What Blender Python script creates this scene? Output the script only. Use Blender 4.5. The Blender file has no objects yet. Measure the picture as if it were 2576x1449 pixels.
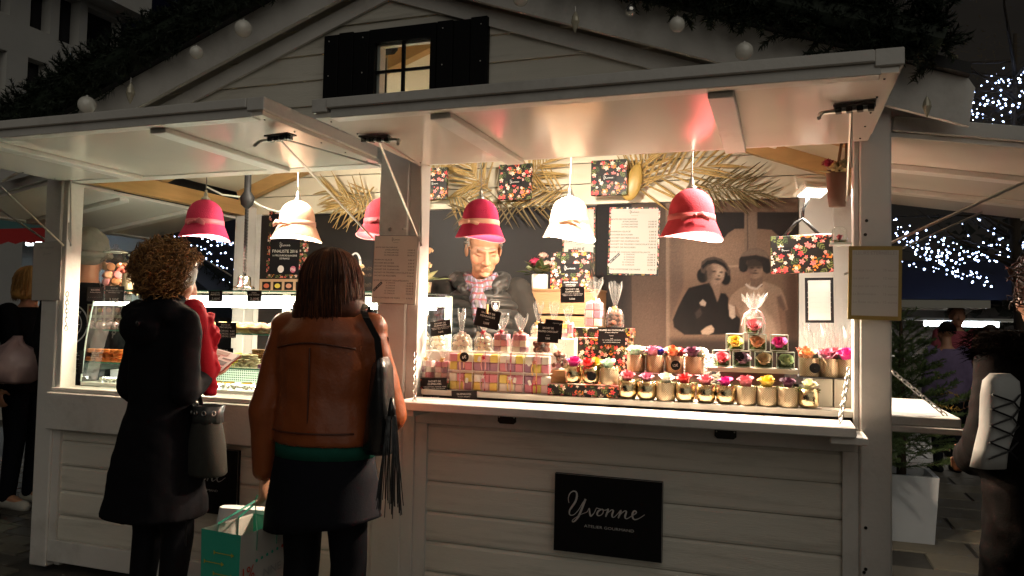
import bpy, bmesh, math, random
import numpy as np
from mathutils import Vector, Matrix, noise
random.seed(7)
rnd = random.Random(11)
scn = bpy.context.scene
C = scn.collection
PI = math.pi
rad = math.radians

# ------------------------------------------------------------ camera
IW, IH, FPX = 2576.0, 1449.0, 1946.0            # picture units used for measuring
CAMP = Vector((0.0, -3.05, 1.33))
RC = (Matrix.Rotation(rad(19.3), 3, 'Z') @ Matrix.Rotation(rad(92.6), 3, 'X') @ Matrix.Rotation(rad(1.14), 3, 'Z'))
cd = bpy.data.cameras.new('camera'); cam = bpy.data.objects.new('camera', cd); C.objects.link(cam)
cam.matrix_world = Matrix.Translation(CAMP) @ RC.to_4x4()
cd.sensor_fit = 'HORIZONTAL'; cd.sensor_width = 36.0; cd.lens = 36.0 * FPX / IW
cd.clip_start = 0.05; cd.clip_end = 500
scn.camera = cam

# ------------------------------------------------------------ night sky, faint glow of the square, exposure
wd = bpy.data.worlds.new('World'); scn.world = wd; wd.use_nodes = True
bg = wd.node_tree.nodes['Background']; bg.inputs[0].default_value = (0.35, 0.42, 1.0, 1); bg.inputs[1].default_value = 0.0014
sd = bpy.data.lights.new('sun', 'SUN'); sun = bpy.data.objects.new('sun', sd); C.objects.link(sun)
sd.energy = 0.33; sd.angle = rad(70); sd.color = (1.0, 0.95, 0.83)
sun.rotation_euler = (rad(57), 0, rad(30))
vs = scn.view_settings
vs.view_transform = 'Standard'; vs.look = 'None'; vs.exposure = 0.45; vs.gamma = 1.0; vs.use_curve_mapping = False
scn.cycles.use_denoising = True
scn.cycles.max_bounces = 7; scn.cycles.diffuse_bounces = 3; scn.cycles.glossy_bounces = 3
scn.cycles.transmission_bounces = 6; scn.cycles.transparent_max_bounces = 24
scn.cycles.caustics_reflective = False; scn.cycles.caustics_refractive = False
scn.cycles.sample_clamp_indirect = 6.0

def P(px, py, X=None, Y=None, Z=None):
    d = RC @ Vector((px - IW/2, -(py - IH/2), -FPX))
    if Y is not None: t = (Y - CAMP.y) / d.y
    elif X is not None: t = (X - CAMP.x) / d.x
    else: t = (Z - CAMP.z) / d.z
    return CAMP + d * t
def mpp(pt):                                     # metres per picture unit at a point
    v = RC.transposed() @ (Vector(pt) - CAMP)
    return -v.z / FPX

# ------------------------------------------------------------ materials
MATS = {}
def mat(name, col, rough=0.5, metal=0.0, emit=None, es=0.0, var=0.0, vscale=8.0, bump=0.0, bscale=60.0, spec=0.5, coat=0.0, sheen=0.0, sub=0.0, alpha=None, trans=0.0, stretch=None, dirt=0.0):
    if name in MATS: return MATS[name]
    m = bpy.data.materials.new(name); m.use_nodes = True; MATS[name] = m
    nt = m.node_tree; b = nt.nodes['Principled BSDF']
    b.inputs['Base Color'].default_value = (*col, 1); b.inputs['Roughness'].default_value = rough
    b.inputs['Metallic'].default_value = metal; b.inputs['Specular IOR Level'].default_value = spec
    b.inputs['Coat Weight'].default_value = coat; b.inputs['Coat Roughness'].default_value = 0.12
    b.inputs['Sheen Weight'].default_value = sheen
    if sub: b.inputs['Subsurface Weight'].default_value = sub; b.inputs['Subsurface Radius'].default_value = (0.01, 0.004, 0.002)
    if trans: b.inputs['Transmission Weight'].default_value = trans
    if emit: b.inputs['Emission Color'].default_value = (*emit, 1); b.inputs['Emission Strength'].default_value = es
    if var or bump or dirt:
        tc = nt.nodes.new('ShaderNodeTexCoord'); mp = nt.nodes.new('ShaderNodeMapping')
        nt.links.new(tc.outputs['Object'], mp.inputs[0])
        if stretch: mp.inputs['Scale'].default_value = stretch
    last = None
    if var:
        n = nt.nodes.new('ShaderNodeTexNoise'); n.inputs['Scale'].default_value = vscale; n.inputs['Detail'].default_value = 5
        nt.links.new(mp.outputs[0], n.inputs['Vector'])
        r = nt.nodes.new('ShaderNodeMapRange'); r.inputs[3].default_value = 1 - var; r.inputs[4].default_value = 1 + var * .6
        nt.links.new(n.outputs['Fac'], r.inputs[0])
        mx = nt.nodes.new('ShaderNodeVectorMath'); mx.operation = 'MULTIPLY'; mx.inputs[0].default_value = col
        nt.links.new(r.outputs[0], mx.inputs[1]); nt.links.new(mx.outputs[0], b.inputs['Base Color']); last = mx.outputs[0]
    if dirt:
        n = nt.nodes.new('ShaderNodeTexNoise'); n.inputs['Scale'].default_value = 2.6; n.inputs['Detail'].default_value = 9; n.inputs['Roughness'].default_value = .72
        nt.links.new(mp.outputs[0], n.inputs['Vector'])
        r = nt.nodes.new('ShaderNodeMapRange'); r.inputs[1].default_value = .52; r.inputs[2].default_value = .78; r.inputs[3].default_value = 0; r.inputs[4].default_value = dirt
        nt.links.new(n.outputs['Fac'], r.inputs[0])
        mx = nt.nodes.new('ShaderNodeMix'); mx.data_type = 'RGBA'
        if last: nt.links.new(last, mx.inputs[6])
        else: mx.inputs[6].default_value = (*col, 1)
        mx.inputs[7].default_value = (col[0]*.35, col[1]*.31, col[2]*.26, 1)
        nt.links.new(r.outputs[0], mx.inputs[0]); nt.links.new(mx.outputs[2], b.inputs['Base Color'])
    if bump:
        n = nt.nodes.new('ShaderNodeTexNoise'); n.inputs['Scale'].default_value = bscale; n.inputs['Detail'].default_value = 4
        nt.links.new(mp.outputs[0], n.inputs['Vector'])
        bp = nt.nodes.new('ShaderNodeBump'); bp.inputs['Strength'].default_value = bump; bp.inputs['Distance'].default_value = .01
        nt.links.new(n.outputs['Fac'], bp.inputs['Height']); nt.links.new(bp.outputs[0], b.inputs['Normal'])
    return m
def emis(name, col, s, sample=False):
    if name in MATS: return MATS[name]
    m = bpy.data.materials.new(name); m.use_nodes = True; MATS[name] = m
    nt = m.node_tree; nt.nodes.clear(); o = nt.nodes.new('ShaderNodeOutputMaterial'); e = nt.nodes.new('ShaderNodeEmission')
    e.inputs[0].default_value = (*col, 1); e.inputs[1].default_value = s; nt.links.new(e.outputs[0], o.inputs[0])
    if not sample: m.cycles.emission_sampling = 'NONE'
    return m
def thin_glass(name, tint=(1, 1, 1), refl=0.06, rough=0.02, edge=0.5, haze=0.0):
    """a thin clear sheet: lets light straight through and mirrors some of it, more at a slant"""
    if name in MATS: return MATS[name]
    m = bpy.data.materials.new(name); m.use_nodes = True; MATS[name] = m
    nt = m.node_tree; nt.nodes.clear(); o = nt.nodes.new('ShaderNodeOutputMaterial')
    t = nt.nodes.new('ShaderNodeBsdfTransparent'); t.inputs[0].default_value = (*tint, 1)
    g = nt.nodes.new('ShaderNodeBsdfGlossy'); g.inputs['Roughness'].default_value = rough
    lw = nt.nodes.new('ShaderNodeLayerWeight'); lw.inputs[0].default_value = .25
    r = nt.nodes.new('ShaderNodeMapRange'); r.inputs[3].default_value = refl; r.inputs[4].default_value = edge
    nt.links.new(lw.outputs['Facing'], r.inputs[0])
    mx = nt.nodes.new('ShaderNodeMixShader'); nt.links.new(r.outputs[0], mx.inputs[0]); nt.links.new(t.outputs[0], mx.inputs[1]); nt.links.new(g.outputs[0], mx.inputs[2])
    last = mx
    if haze:
        d = nt.nodes.new('ShaderNodeBsdfTranslucent'); d.inputs[0].default_value = (.9, .9, .9, 1)
        d2 = nt.nodes.new('ShaderNodeBsdfDiffuse'); d2.inputs[0].default_value = (.9, .9, .9, 1)
        m0 = nt.nodes.new('ShaderNodeMixShader'); nt.links.new(d.outputs[0], m0.inputs[1]); nt.links.new(d2.outputs[0], m0.inputs[2])
        m2 = nt.nodes.new('ShaderNodeMixShader'); m2.inputs[0].default_value = haze
        nt.links.new(mx.outputs[0], m2.inputs[1]); nt.links.new(m0.outputs[0], m2.inputs[2]); last = m2
    nt.links.new(last.outputs[0], o.inputs[0])
    return m
def vcol_mat(name, rough=0.6, sub=0.0, spec=.4, bump=0, bscale=100):
    m = mat(name, (1, 1, 1), rough, spec=spec, sub=sub, bump=bump, bscale=bscale)
    nt = m.node_tree
    a = nt.nodes.new('ShaderNodeAttribute'); a.attribute_name = 'col'
    nt.links.new(a.outputs['Color'], nt.nodes['Principled BSDF'].inputs['Base Color'])
    return m

# ------------------------------------------------------------ mesh building
class MB:
    def __init__(s): s.v = []; s.f = []; s.mi = []; s.cm = 0
    def add(s, vs, fs):
        o = len(s.v); s.v += [tuple(p) for p in vs]; s.f += [tuple(i + o for i in f) for f in fs]; s.mi += [s.cm] * len(fs); return s
    def box(s, x0, x1, y0, y1, z0, z1, M=None, bev=0.0):
        if bev:
            b = bev; xs = (x0, x0+b, x1-b, x1); ys = (y0, y0+b, y1-b, y1); zs = (z0, z0+b, z1-b, z1)
            bm = bmesh.new()
            for x in (0, 1):
                for y in (0, 1):
                    for z in (0, 1):
                        X = (xs[0], xs[3])[x]; Yy = (ys[0], ys[3])[y]; Z = (zs[0], zs[3])[z]
                        Xi = (xs[1], xs[2])[x]; Yi = (ys[1], ys[2])[y]; Zi = (zs[1], zs[2])[z]
                        for p in ((X, Yi, Zi), (Xi, Yy, Zi), (Xi, Yi, Z)): bm.verts.new(p)
            r = bmesh.ops.convex_hull(bm, input=bm.verts[:]); bmesh.ops.dissolve_limit(bm, angle_limit=.01, verts=bm.verts[:], edges=bm.edges[:])
            bm.verts.index_update()
            vs = [M @ v.co if M else v.co.copy() for v in bm.verts]; fs = [[v.index for v in f.verts] for f in bm.faces]; bm.free()
            return s.add(vs, fs)
        vs = [Vector((x, y, z)) for z in (z0, z1) for y in (y0, y1) for x in (x0, x1)]
        if M: vs = [M @ v for v in vs]
        return s.add(vs, [(0, 2, 3, 1), (4, 5, 7, 6), (0, 1, 5, 4), (2, 6, 7, 3), (0, 4, 6, 2), (1, 3, 7, 5)])
    def bar(s, a, b, w, h, up=(0, 0, 1), ext=0.0):
        a = Vector(a); b = Vector(b); d = (b - a); L = d.length; d.normalize(); u = Vector(up)
        sx = d.cross(u)
        if sx.length < 1e-4: sx = d.cross(Vector((1, 0, 0)))
        sx.normalize(); u = sx.cross(d)
        M = Matrix((( *sx, 0), (*d, 0), (*u, 0), (0, 0, 0, 1))).transposed(); M = Matrix.Translation(a) @ M
        return s.box(-w/2, w/2, -ext, L + ext, -h/2, h/2, M)
    def tube(s, pts, r, n=8, cap=True, closed=False):
        pts = [Vector(p) for p in pts]; k = len(pts); rs = r if isinstance(r, (list, tuple)) else [r] * k
        up = None; vs = []
        for i, p in enumerate(pts):
            a = pts[i-1] if (i or closed) else p; b = pts[(i+1) % k] if (i < k-1 or closed) else p
            t = (b - a)
            if t.length < 1e-9: t = Vector((0, 0, 1))
            t.normalize()
            if up is None: up = t.orthogonal().normalized()
            up = up - t * up.dot(t)
            if up.length < 1e-6: up = t.orthogonal()
            up.normalize(); sd = t.cross(up)
            for j in range(n):
                an = 2*PI*j/n; vs.append(p + (up*math.cos(an) + sd*math.sin(an)) * rs[i])
        fs = []
        for i in range(k if closed else k-1):
            i2 = (i+1) % k
            for j in range(n): fs.append((i*n+j, i*n+(j+1) % n, i2*n+(j+1) % n, i2*n+j))
        if cap and not closed: fs.append(tuple(range(n))[::-1]); fs.append(tuple(range((k-1)*n, k*n)))
        return s.add(vs, fs)
    def lathe(s, prof, n=24, M=None, wob=None):
        vs = []; k = len(prof)
        for (r, z) in prof:
            for j in range(n):
                a = 2*PI*j/n; rr = r * (wob(a, z) if wob else 1); p = Vector((rr*math.cos(a), rr*math.sin(a), z)); vs.append(M @ p if M else p)
        fs = [(i*n+j, i*n+(j+1) % n, (i+1)*n+(j+1) % n, (i+1)*n+j) for i in range(k-1) for j in range(n)]
        s.add(vs, fs)
        o = len(s.v) - len(vs)
        if prof[0][0] > 1e-6 and prof[0][0] < 0: pass
        return s
    def disc(s, r, z, n=24, M=None, flip=False):
        vs = [Vector((r*math.cos(2*PI*j/n), r*math.sin(2*PI*j/n), z)) for j in range(n)]
        if M: vs = [M @ v for v in vs]
        f = tuple(range(n)); return s.add(vs, [f[::-1] if flip else f])
    def ball(s, c, r, n=12, m=8, M=None):
        rx, ry, rz = r if isinstance(r, (tuple, list)) else (r, r, r)
        c = Vector(c); vs = []; fs = []
        for i in range(1, m):
            ph = PI*i/m
            for j in range(n):
                a = 2*PI*j/n; p = Vector((rx*math.sin(ph)*math.cos(a), ry*math.sin(ph)*math.sin(a), rz*math.cos(ph)))
                vs.append((M @ p if M else p) + c)
        for q in (Vector((0, 0, rz)), Vector((0, 0, -rz))): vs.append((M @ q if M else q) + c)
        T = len(vs) - 2; B = T + 1
        for i in range(m-2):
            for j in range(n): fs.append((i*n+j, (i+1)*n+j, (i+1)*n+(j+1) % n, i*n+(j+1) % n))
        for j in range(n): fs.append((T, j, (j+1) % n)); fs.append((B, (m-2)*n+(j+1) % n, (m-2)*n+j))
        return s.add(vs, fs)
    def cap(s, a, ra, b, rb, n=14, sq=None):
        """tapered capsule; sq=(axis vector, factor) flattens it"""
        a = Vector(a); b = Vector(b); d = (b - a); L = d.length
        if L < 1e-6: return s.ball(a, max(ra, rb), n, 8)
        d.normalize(); u = d.orthogonal().normalized(); w = d.cross(u); rings = []
        for k in range(5): t = PI/2*(1 - k/4); rings.append((a - d*ra*math.sin(t)*1.0, max(ra*math.cos(t), 1e-4)))
        for k in range(1, 4): rings.append((a + d*L*k/4, ra + (rb-ra)*k/4))
        for k in range(5): t = PI/2*k/4; rings.append((b + d*rb*math.sin(t), max(rb*math.cos(t), 1e-4)))
        vs = []
        for c, r in rings:
            for j in range(n):
                an = 2*PI*j/n; o = (u*math.cos(an) + w*math.sin(an))*r
                if sq: ax = Vector(sq[0]).normalized(); o = o - ax*o.dot(ax)*(1-sq[1])
                vs.append(c + o)
        k = len(rings); fs = [(i*n+j, i*n+(j+1) % n, (i+1)*n+(j+1) % n, (i+1)*n+j) for i in range(k-1) for j in range(n)]
        fs.append(tuple(range(n))[::-1]); fs.append(tuple(range((k-1)*n, k*n)))
        return s.add(vs, fs)
    def loft(s, rings, n=28, cap=True, fn=None):
        """rings: (cx,cy,z,rx,ry[,power])"""
        vs = []
        for R in rings:
            cx, cy, z, rx, ry = R[:5]; pw = R[5] if len(R) > 5 else 1.0
            for j in range(n):
                a = 2*PI*j/n; c, q = math.cos(a), math.sin(a)
                c = math.copysign(abs(c)**pw, c); q = math.copysign(abs(q)**pw, q); p = Vector((cx + rx*c, cy + ry*q, z))
                if fn: p = fn(p, a, R)
                vs.append(p)
        k = len(rings); fs = [(i*n+j, i*n+(j+1) % n, (i+1)*n+(j+1) % n, (i+1)*n+j) for i in range(k-1) for j in range(n)]
        if cap: fs.append(tuple(range(n))[::-1]); fs.append(tuple(range((k-1)*n, k*n)))
        return s.add(vs, fs)
    def prism(s, poly, d, M=None):
        """poly: 2-D points in the local xz plane, extruded by d along +y"""
        n = len(poly); vs = [Vector((x, 0, z)) for x, z in poly] + [Vector((x, d, z)) for x, z in poly]
        if M: vs = [M @ v for v in vs]
        fs = [tuple(range(n)), tuple(range(2*n-1, n-1, -1))] + [(i, i+n, (i+1) % n + n, (i+1) % n) for i in range(n)]
        return s.add(vs, fs)
    def build(s, name, m, parent=None, smooth=False, loc=None):
        me = bpy.data.meshes.new(name); me.from_pydata([tuple(v) for v in s.v], [], s.f)
        ms = m if isinstance(m, (list, tuple)) else [m]
        for x in ms: me.materials.append(x)
        if len(ms) > 1: me.polygons.foreach_set('material_index', s.mi)
        bm = bmesh.new(); bm.from_mesh(me); bmesh.ops.recalc_face_normals(bm, faces=bm.faces[:]); bm.to_mesh(me); bm.free()
        if smooth: me.polygons.foreach_set('use_smooth', [True]*len(me.polygons))
        o = bpy.data.objects.new(name, me); C.objects.link(o)
        if parent: o.parent = parent
        if loc is not None: o.location = loc
        return o
def autosmooth(o, ang=40):
    me = o.data
    try: me.set_sharp_from_angle(angle=rad(ang))
    except Exception: pass
    return o
def recentre(o):
    """put the object's origin at the bottom centre of its mesh"""
    me = o.data; n = len(me.vertices); a = np.empty(n*3); me.vertices.foreach_get('co', a); a = a.reshape(-1, 3)
    c = (a.min(0) + a.max(0)) / 2; c[2] = a[:, 2].min(); a -= c; me.vertices.foreach_set('co', a.ravel()); o.location = Vector(o.location) + Vector(c); return o
def tag(o, label=None, cat=None, group=None, kind=None):
    if label: o['label'] = label
    if cat: o['category'] = cat
    if group: o['group'] = group
    if kind: o['kind'] = kind
    return o
def thing(name, label, cat, loc=(0, 0, 0), rz=0.0, group=None):
    o = bpy.data.objects.new(name, None); C.objects.link(o); o.location = loc; o.rotation_euler = (0, 0, rz); o.empty_display_size = .05
    return tag(o, label, cat, group)
def inst(o, name=None, parent=None, M=None, m=None):
    """another object sharing o's mesh"""
    c = bpy.data.objects.new(name or o.name.split('.')[0], o.data if hasattr(o, 'data') else o); C.objects.link(c)
    if parent: c.parent = parent
    if M is not None: c.matrix_local = M
    if m: c.material_slots[0].link = 'OBJECT'; c.material_slots[0].material = m
    return c
def mesh_only(mb, name, m, smooth=False):
    o = mb.build(name, m, None, smooth); me = o.data; bpy.data.objects.remove(o); return me
def blob(mb, name, m, parent=None, voxel=.01, it=4, fac=.5, fn=None):
    """fuse overlapping closed shapes into one continuous skin"""
    o = mb.build(name, m, parent, True)
    r = o.modifiers.new('r', 'REMESH'); r.mode = 'VOXEL'; r.voxel_size = voxel; r.use_smooth_shade = True
    if it: q = o.modifiers.new('s', 'SMOOTH'); q.factor = fac; q.iterations = it
    dg = bpy.context.evaluated_depsgraph_get(); me = bpy.data.meshes.new_from_object(o.evaluated_get(dg))
    o.modifiers.clear(); old = o.data; o.data = me; bpy.data.meshes.remove(old)
    if not me.materials: me.materials.append(m)
    me.polygons.foreach_set('use_smooth', [True]*len(me.polygons))
    if fn:
        n = len(me.vertices); a = np.empty(n*3); me.vertices.foreach_get('co', a); a = a.reshape(-1, 3); a = fn(a); me.vertices.foreach_set('co', a.ravel())
    return o
def paint(o, fn):
    me = o.data; n = len(me.vertices); a = np.empty(n*3); me.vertices.foreach_get('co', a); a = a.reshape(-1, 3)
    c = np.ones((n, 4)); c[:, :3] = fn(a); at = me.color_attributes.new('col', 'FLOAT_COLOR', 'POINT'); at.data.foreach_set('color', c.ravel()); return o
def frameM(o, u, v):
    """matrix with local x along u, local z along v (up), local y into the surface"""
    u = Vector(u).normalized(); v = Vector(v); v = (v - u*v.dot(u)).normalized(); w = v.cross(u)
    M = Matrix(((*u, 0), (*w, 0), (*v, 0), (0, 0, 0, 1))).transposed(); return Matrix.Translation(Vector(o)) @ M
def text_polys(s, size=1.0):
    cu = bpy.data.curves.new('t', 'FONT'); cu.body = s; cu.size = size; cu.resolution_u = 2; cu.fill_mode = 'FRONT'
    o = bpy.data.objects.new('t', cu); C.objects.link(o); me = bpy.data.meshes.new_from_object(o)
    vs = [(v.co.x, v.co.y) for v in me.vertices]; fs = [tuple(p.vertices) for p in me.polygons]
    bpy.data.objects.remove(o); bpy.data.curves.remove(cu); bpy.data.meshes.remove(me); return vs, fs
def put_text(mb, s, x, z, h, w=None, align='c', y=-.0008, rot=0.0):
    """lettering in the local xz plane; h = capital height, w = width to fit"""
    vs, fs = text_polys(s)
    if not vs: return
    xs = [p[0] for p in vs]; x0, x1 = min(xs), max(xs); k = h/.73; kx = k
    if w and (x1-x0)*k > 0: kx = w/(x1-x0)
    off = {'c': -(x0+x1)/2, 'l': -x0, 'r': -x1}[align]
    cr, sr = math.cos(rot), math.sin(rot); out = []
    for a, b in vs:
        a = (a+off)*kx; b = b*k - (h/2); out.append((x + a*cr - b*sr, y, z + a*sr + b*cr))
    mb.add(out, fs)
# the shop's script name, drawn as pen strokes
_Y = [[(0, 62, 3), (-6, 92, 4), (4, 127, 6), (27, 147, 7), (50, 144, 9), (57, 117, 12), (47, 77, 12), (22, 37, 11), (7, 12, 9), (4, -13, 7), (17, -23, 5), (42, -13, 4), (72, 22, 4), (97, 67, 5), (118, 100, 5)],
      [(120, 102, 11), (97, 37, 12), (72, -23, 12), (47, -58, 9), (30, -68, 5), (27, -58, 4), (47, -38, 3), (92, -8, 3), (132, 12, 4), (148, 40, 5), (152, 8, 10), (160, -14, 10), (182, 8, 4), (198, 42, 4), (204, 46, 4), (222, 42, 4), (236, 40, 5), (214, 26, 10), (205, 4, 10), (216, -6, 6), (238, 4, 4), (250, 28, 5), (240, 44, 5), (256, 36, 4), (276, 42, 5), (284, 46, 9), (276, 18, 11), (266, -8, 8), (282, 20, 4), (308, 44, 5), (320, 38, 9), (312, 12, 11), (314, -4, 7), (328, -4, 4), (352, 22, 4), (374, 46, 9), (366, 18, 11), (356, -8, 8), (372, 20, 4), (400, 46, 5), (412, 40, 9), (404, 12, 11), (406, -4, 7), (422, -4, 4), (446, 14, 4), (470, 30, 5), (482, 44, 7), (470, 54, 8), (456, 36, 11), (456, 8, 10), (470, -6, 7), (500, 4, 4), (540, 34, 3)]]
def put_script(mb, x, z, w, y=-.0008, slope=0.0):
    k = w/546.0
    for st in _Y:
        pts = [Vector((x + (a-267)*k, 0, z + (b-35)*k + slope*(a-267)*k)) for a, b, _ in st]; ws = [c*k*.62 for _, _, c in st]
        q = []; qw = []
        for i in range(len(pts)-1):                       # smooth the pen path
            p0 = pts[max(i-1, 0)]; p1 = pts[i]; p2 = pts[i+1]; p3 = pts[min(i+2, len(pts)-1)]
            for t in (0, .25, .5, .75):
                q.append(.5*((2*p1) + (p2-p0)*t + (2*p0-5*p1+4*p2-p3)*t*t + (3*p1-p0-3*p2+p3)*t**3)); qw.append(ws[i] + (ws[i+1]-ws[i])*t)
        q.append(pts[-1]); qw.append(ws[-1]); vs = []; n = len(q)
        for i in range(n):
            d = q[min(i+1, n-1)] - q[max(i-1, 0)]; d.normalize(); nn = Vector((-d.z, 0, d.x)); vs += [q[i] + nn*qw[i] + Vector((0, y, 0)), q[i] - nn*qw[i] + Vector((0, y, 0))]
        mb.add(vs, [(2*i, 2*i+1, 2*i+3, 2*i+2) for i in range(n-1)])

def lettering_build(mb, m, p):
    o = mb.build('lettering', m, p); o['kind'] = 'stuff'; return o
# ------------------------------------------------------------ printed flower pattern
def floral(name, scale=30.0):
    m = mat(name, (.012, .009, .008), .42, spec=.25); nt = m.node_tree; N = nt.nodes; L = nt.links
    def M(op, a, b=None, c=None):
        n = N.new('ShaderNodeMath'); n.operation = op
        for i, x in enumerate((a, b, c)):
            if x is None: continue
            if isinstance(x, (int, float)): n.inputs[i].default_value = x
            else: L.new(x, n.inputs[i])
        return n.outputs[0]
    tc = N.new('ShaderNodeTexCoord'); sp = N.new('ShaderNodeSeparateXYZ'); L.new(tc.outputs['Object'], sp.inputs[0])
    U = M('ADD', sp.outputs[0], M('MULTIPLY', sp.outputs[1], .9)); V = M('ADD', sp.outputs[2], M('MULTIPLY', sp.outputs[1], .55))
    col = N.new('ShaderNodeRGB'); col.outputs[0].default_value = (.013, .010, .009, 1); cur = col.outputs[0]
    def layer(cur, sc, off, shape, cols, dens):
        cb = N.new('ShaderNodeCombineXYZ'); L.new(M('ADD', U, off), cb.inputs[0]); L.new(M('ADD', V, off*1.7), cb.inputs[1])
        vo = N.new('ShaderNodeTexVoronoi'); vo.voronoi_dimensions = '2D'; vo.inputs['Scale'].default_value = sc; vo.inputs['Randomness'].default_value = .85
        L.new(cb.outputs[0], vo.inputs['Vector'])
        d = N.new('ShaderNodeVectorMath'); d.operation = 'SUBTRACT'; L.new(cb.outputs[0], d.inputs[0]); L.new(vo.outputs['Position'], d.inputs[1])
        ds = N.new('ShaderNodeSeparateXYZ'); L.new(d.outputs[0], ds.inputs[0])
        x = M('MULTIPLY', ds.outputs[0], sc); y = M('MULTIPLY', ds.outputs[1], sc)
        rc = N.new('ShaderNodeSeparateXYZ'); L.new(vo.outputs['Color'], rc.inputs[0])
        r1, r2, r3 = rc.outputs
        th = M('ADD', M('ARCTAN2', y, x), M('MULTIPLY', r1, 6.28)); r = M('SQRT', M('ADD', M('MULTIPLY', x, x), M('MULTIPLY', y, y)))
        if shape == 'flower':
            lim = M('ADD', .27, M('MULTIPLY', M('COSINE', M('MULTIPLY', th, 5)), .09)); mask = M('LESS_THAN', r, lim); shade = M('ADD', .55, M('MULTIPLY', r, 2.0))
        else:
            lx = M('MULTIPLY', r, M('COSINE', th)); ly = M('ABSOLUTE', M('MULTIPLY', r, M('SINE', th)))
            k = 14 if shape == 'fern' else 26
            tooth = M('MULTIPLY', M('SINE', M('ADD', M('MULTIPLY', lx, k), M('MULTIPLY', ly, k*.8))), .5)
            lim = M('MULTIPLY', M('SUBTRACT', 1.0, M('MULTIPLY', M('MULTIPLY', lx, lx), 4.6)), .27); mask = M('MULTIPLY', M('LESS_THAN', ly, lim), M('GREATER_THAN', tooth, -.1 if shape == 'fern' else -.3)); shade = M('ADD', .55, M('MULTIPLY', tooth, .9))
        mask = M('MULTIPLY', mask, M('LESS_THAN', r2, dens))
        cr = N.new('ShaderNodeValToRGB'); cr.color_ramp.interpolation = 'CONSTANT'
        for i, c in enumerate(cols):
            e = cr.color_ramp.elements[i] if i < 2 else cr.color_ramp.elements.new(.5)
            e.position = i/len(cols); e.color = (*c, 1)
        L.new(r3, cr.inputs[0])
        sc_ = N.new('ShaderNodeVectorMath'); sc_.operation = 'SCALE'; L.new(cr.outputs[0], sc_.inputs[0]); L.new(shade, sc_.inputs['Scale'])
        mx = N.new('ShaderNodeMix'); mx.data_type = 'RGBA'; L.new(mask, mx.inputs[0]); L.new(cur, mx.inputs[6]); L.new(sc_.outputs[0], mx.inputs[7]); return mx.outputs[2]
    cur = layer(cur, scale*.8, .31, 'leaf', [(.16, .19, .06), (.07, .10, .04), (.22, .22, .09)], .95)
    cur = layer(cur, scale*.95, 1.77, 'fern', [(.75, .25, .04), (.70, .13, .06), (.14, .16, .05)], .62)
    cur = layer(cur, scale*1.1, 2.43, 'flower', [(.75, .06, .07), (.80, .22, .20), (.78, .62, .50), (.70, .08, .09)], .6)
    cur = layer(cur, scale*1.7, 4.1, 'flower', [(.8, .64, .55), (.75, .16, .14), (.8, .4, .34)], .42)
    L.new(cur, N['Principled BSDF'].inputs['Base Color']); return m

WHITE = mat('white_painted_wood', (.66, .62, .54), .5, var=.16, vscale=5, bump=.22, bscale=60, stretch=(.5, 1, 6), dirt=.75)
WHITE2 = mat('white_painted_trim', (.64, .61, .57), .45, var=.12, vscale=4, bump=.14, bscale=50, dirt=.5)
GLOSS = mat('glossy_white_flap', (.82, .76, .68), .17, var=.05, vscale=3, bump=.03, bscale=5, coat=.3, dirt=.12)
CREAM = mat('cream_wall_planks', (.64, .56, .42), .5, var=.06, bump=.06, bscale=70)
WOOD = mat('raw_pine', (.42, .24, .09), .55, var=.3, vscale=10, bump=.15, bscale=40, stretch=(1, .25, 4))
CHAR = mat('charcoal_panel', (.015, .012, .011), .5, spec=.2, var=.12, vscale=6)
BLACK = mat('black_paint', (.004, .004, .0045), .6, spec=.15, var=.2, bump=.1, bscale=80)
BLKCARD = mat('black_card', (.008, .007, .008), .45, spec=.2)
STEEL = mat('steel', (.55, .53, .50), .28, 1.0, var=.1)
DARKM = mat('dark_iron', (.03, .027, .024), .4, .7)
CHALK = mat('white_lettering', (.8, .78, .74), .6)
INK = mat('dark_ink', (.012, .011, .011), .6, spec=.1)
PAPER = mat('menu_paper', (.66, .60, .52), .55, var=.05)
GLASS = thin_glass('window_glass', (.97, .99, .98), .05, .01, .6)
CLEAR = thin_glass('clear_plastic', (.99, .99, .99), .05, .03, .55)
CELLO = thin_glass('cellophane', (.985, .98, .97), .10, .10, .75, haze=.05)
SHELFG = thin_glass('green_glass', (.90, .97, .93), .06, .01, .7)
GEDGE = mat('glass_edge', (.06, .22, .15), .1, emit=None)
FLORAL = floral('flower_print', 30)
FLORALB = floral('flower_print_large', 24)
CONC = mat('paving_stone', (.14, .125, .10), .7, var=.35, vscale=3, bump=.5, bscale=18)

# ============================================================ the chalet
ch = thing('market_chalet', 'white wooden market chalet with open front flaps and a pitched roof', 'chalet', (0, 0, 0))
XL, XR, XM0, XM1, YB = -3.715, .368, -1.705, -1.505, 1.62
AX, AZ, SL = -1.69, 2.86, .36                    # gable apex and slope
def roofz(x): return AZ - SL*abs(x - AX)
def part(mb, name, m, p=None, smooth=False): return mb.build(name, m, p or ch, smooth)
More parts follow.
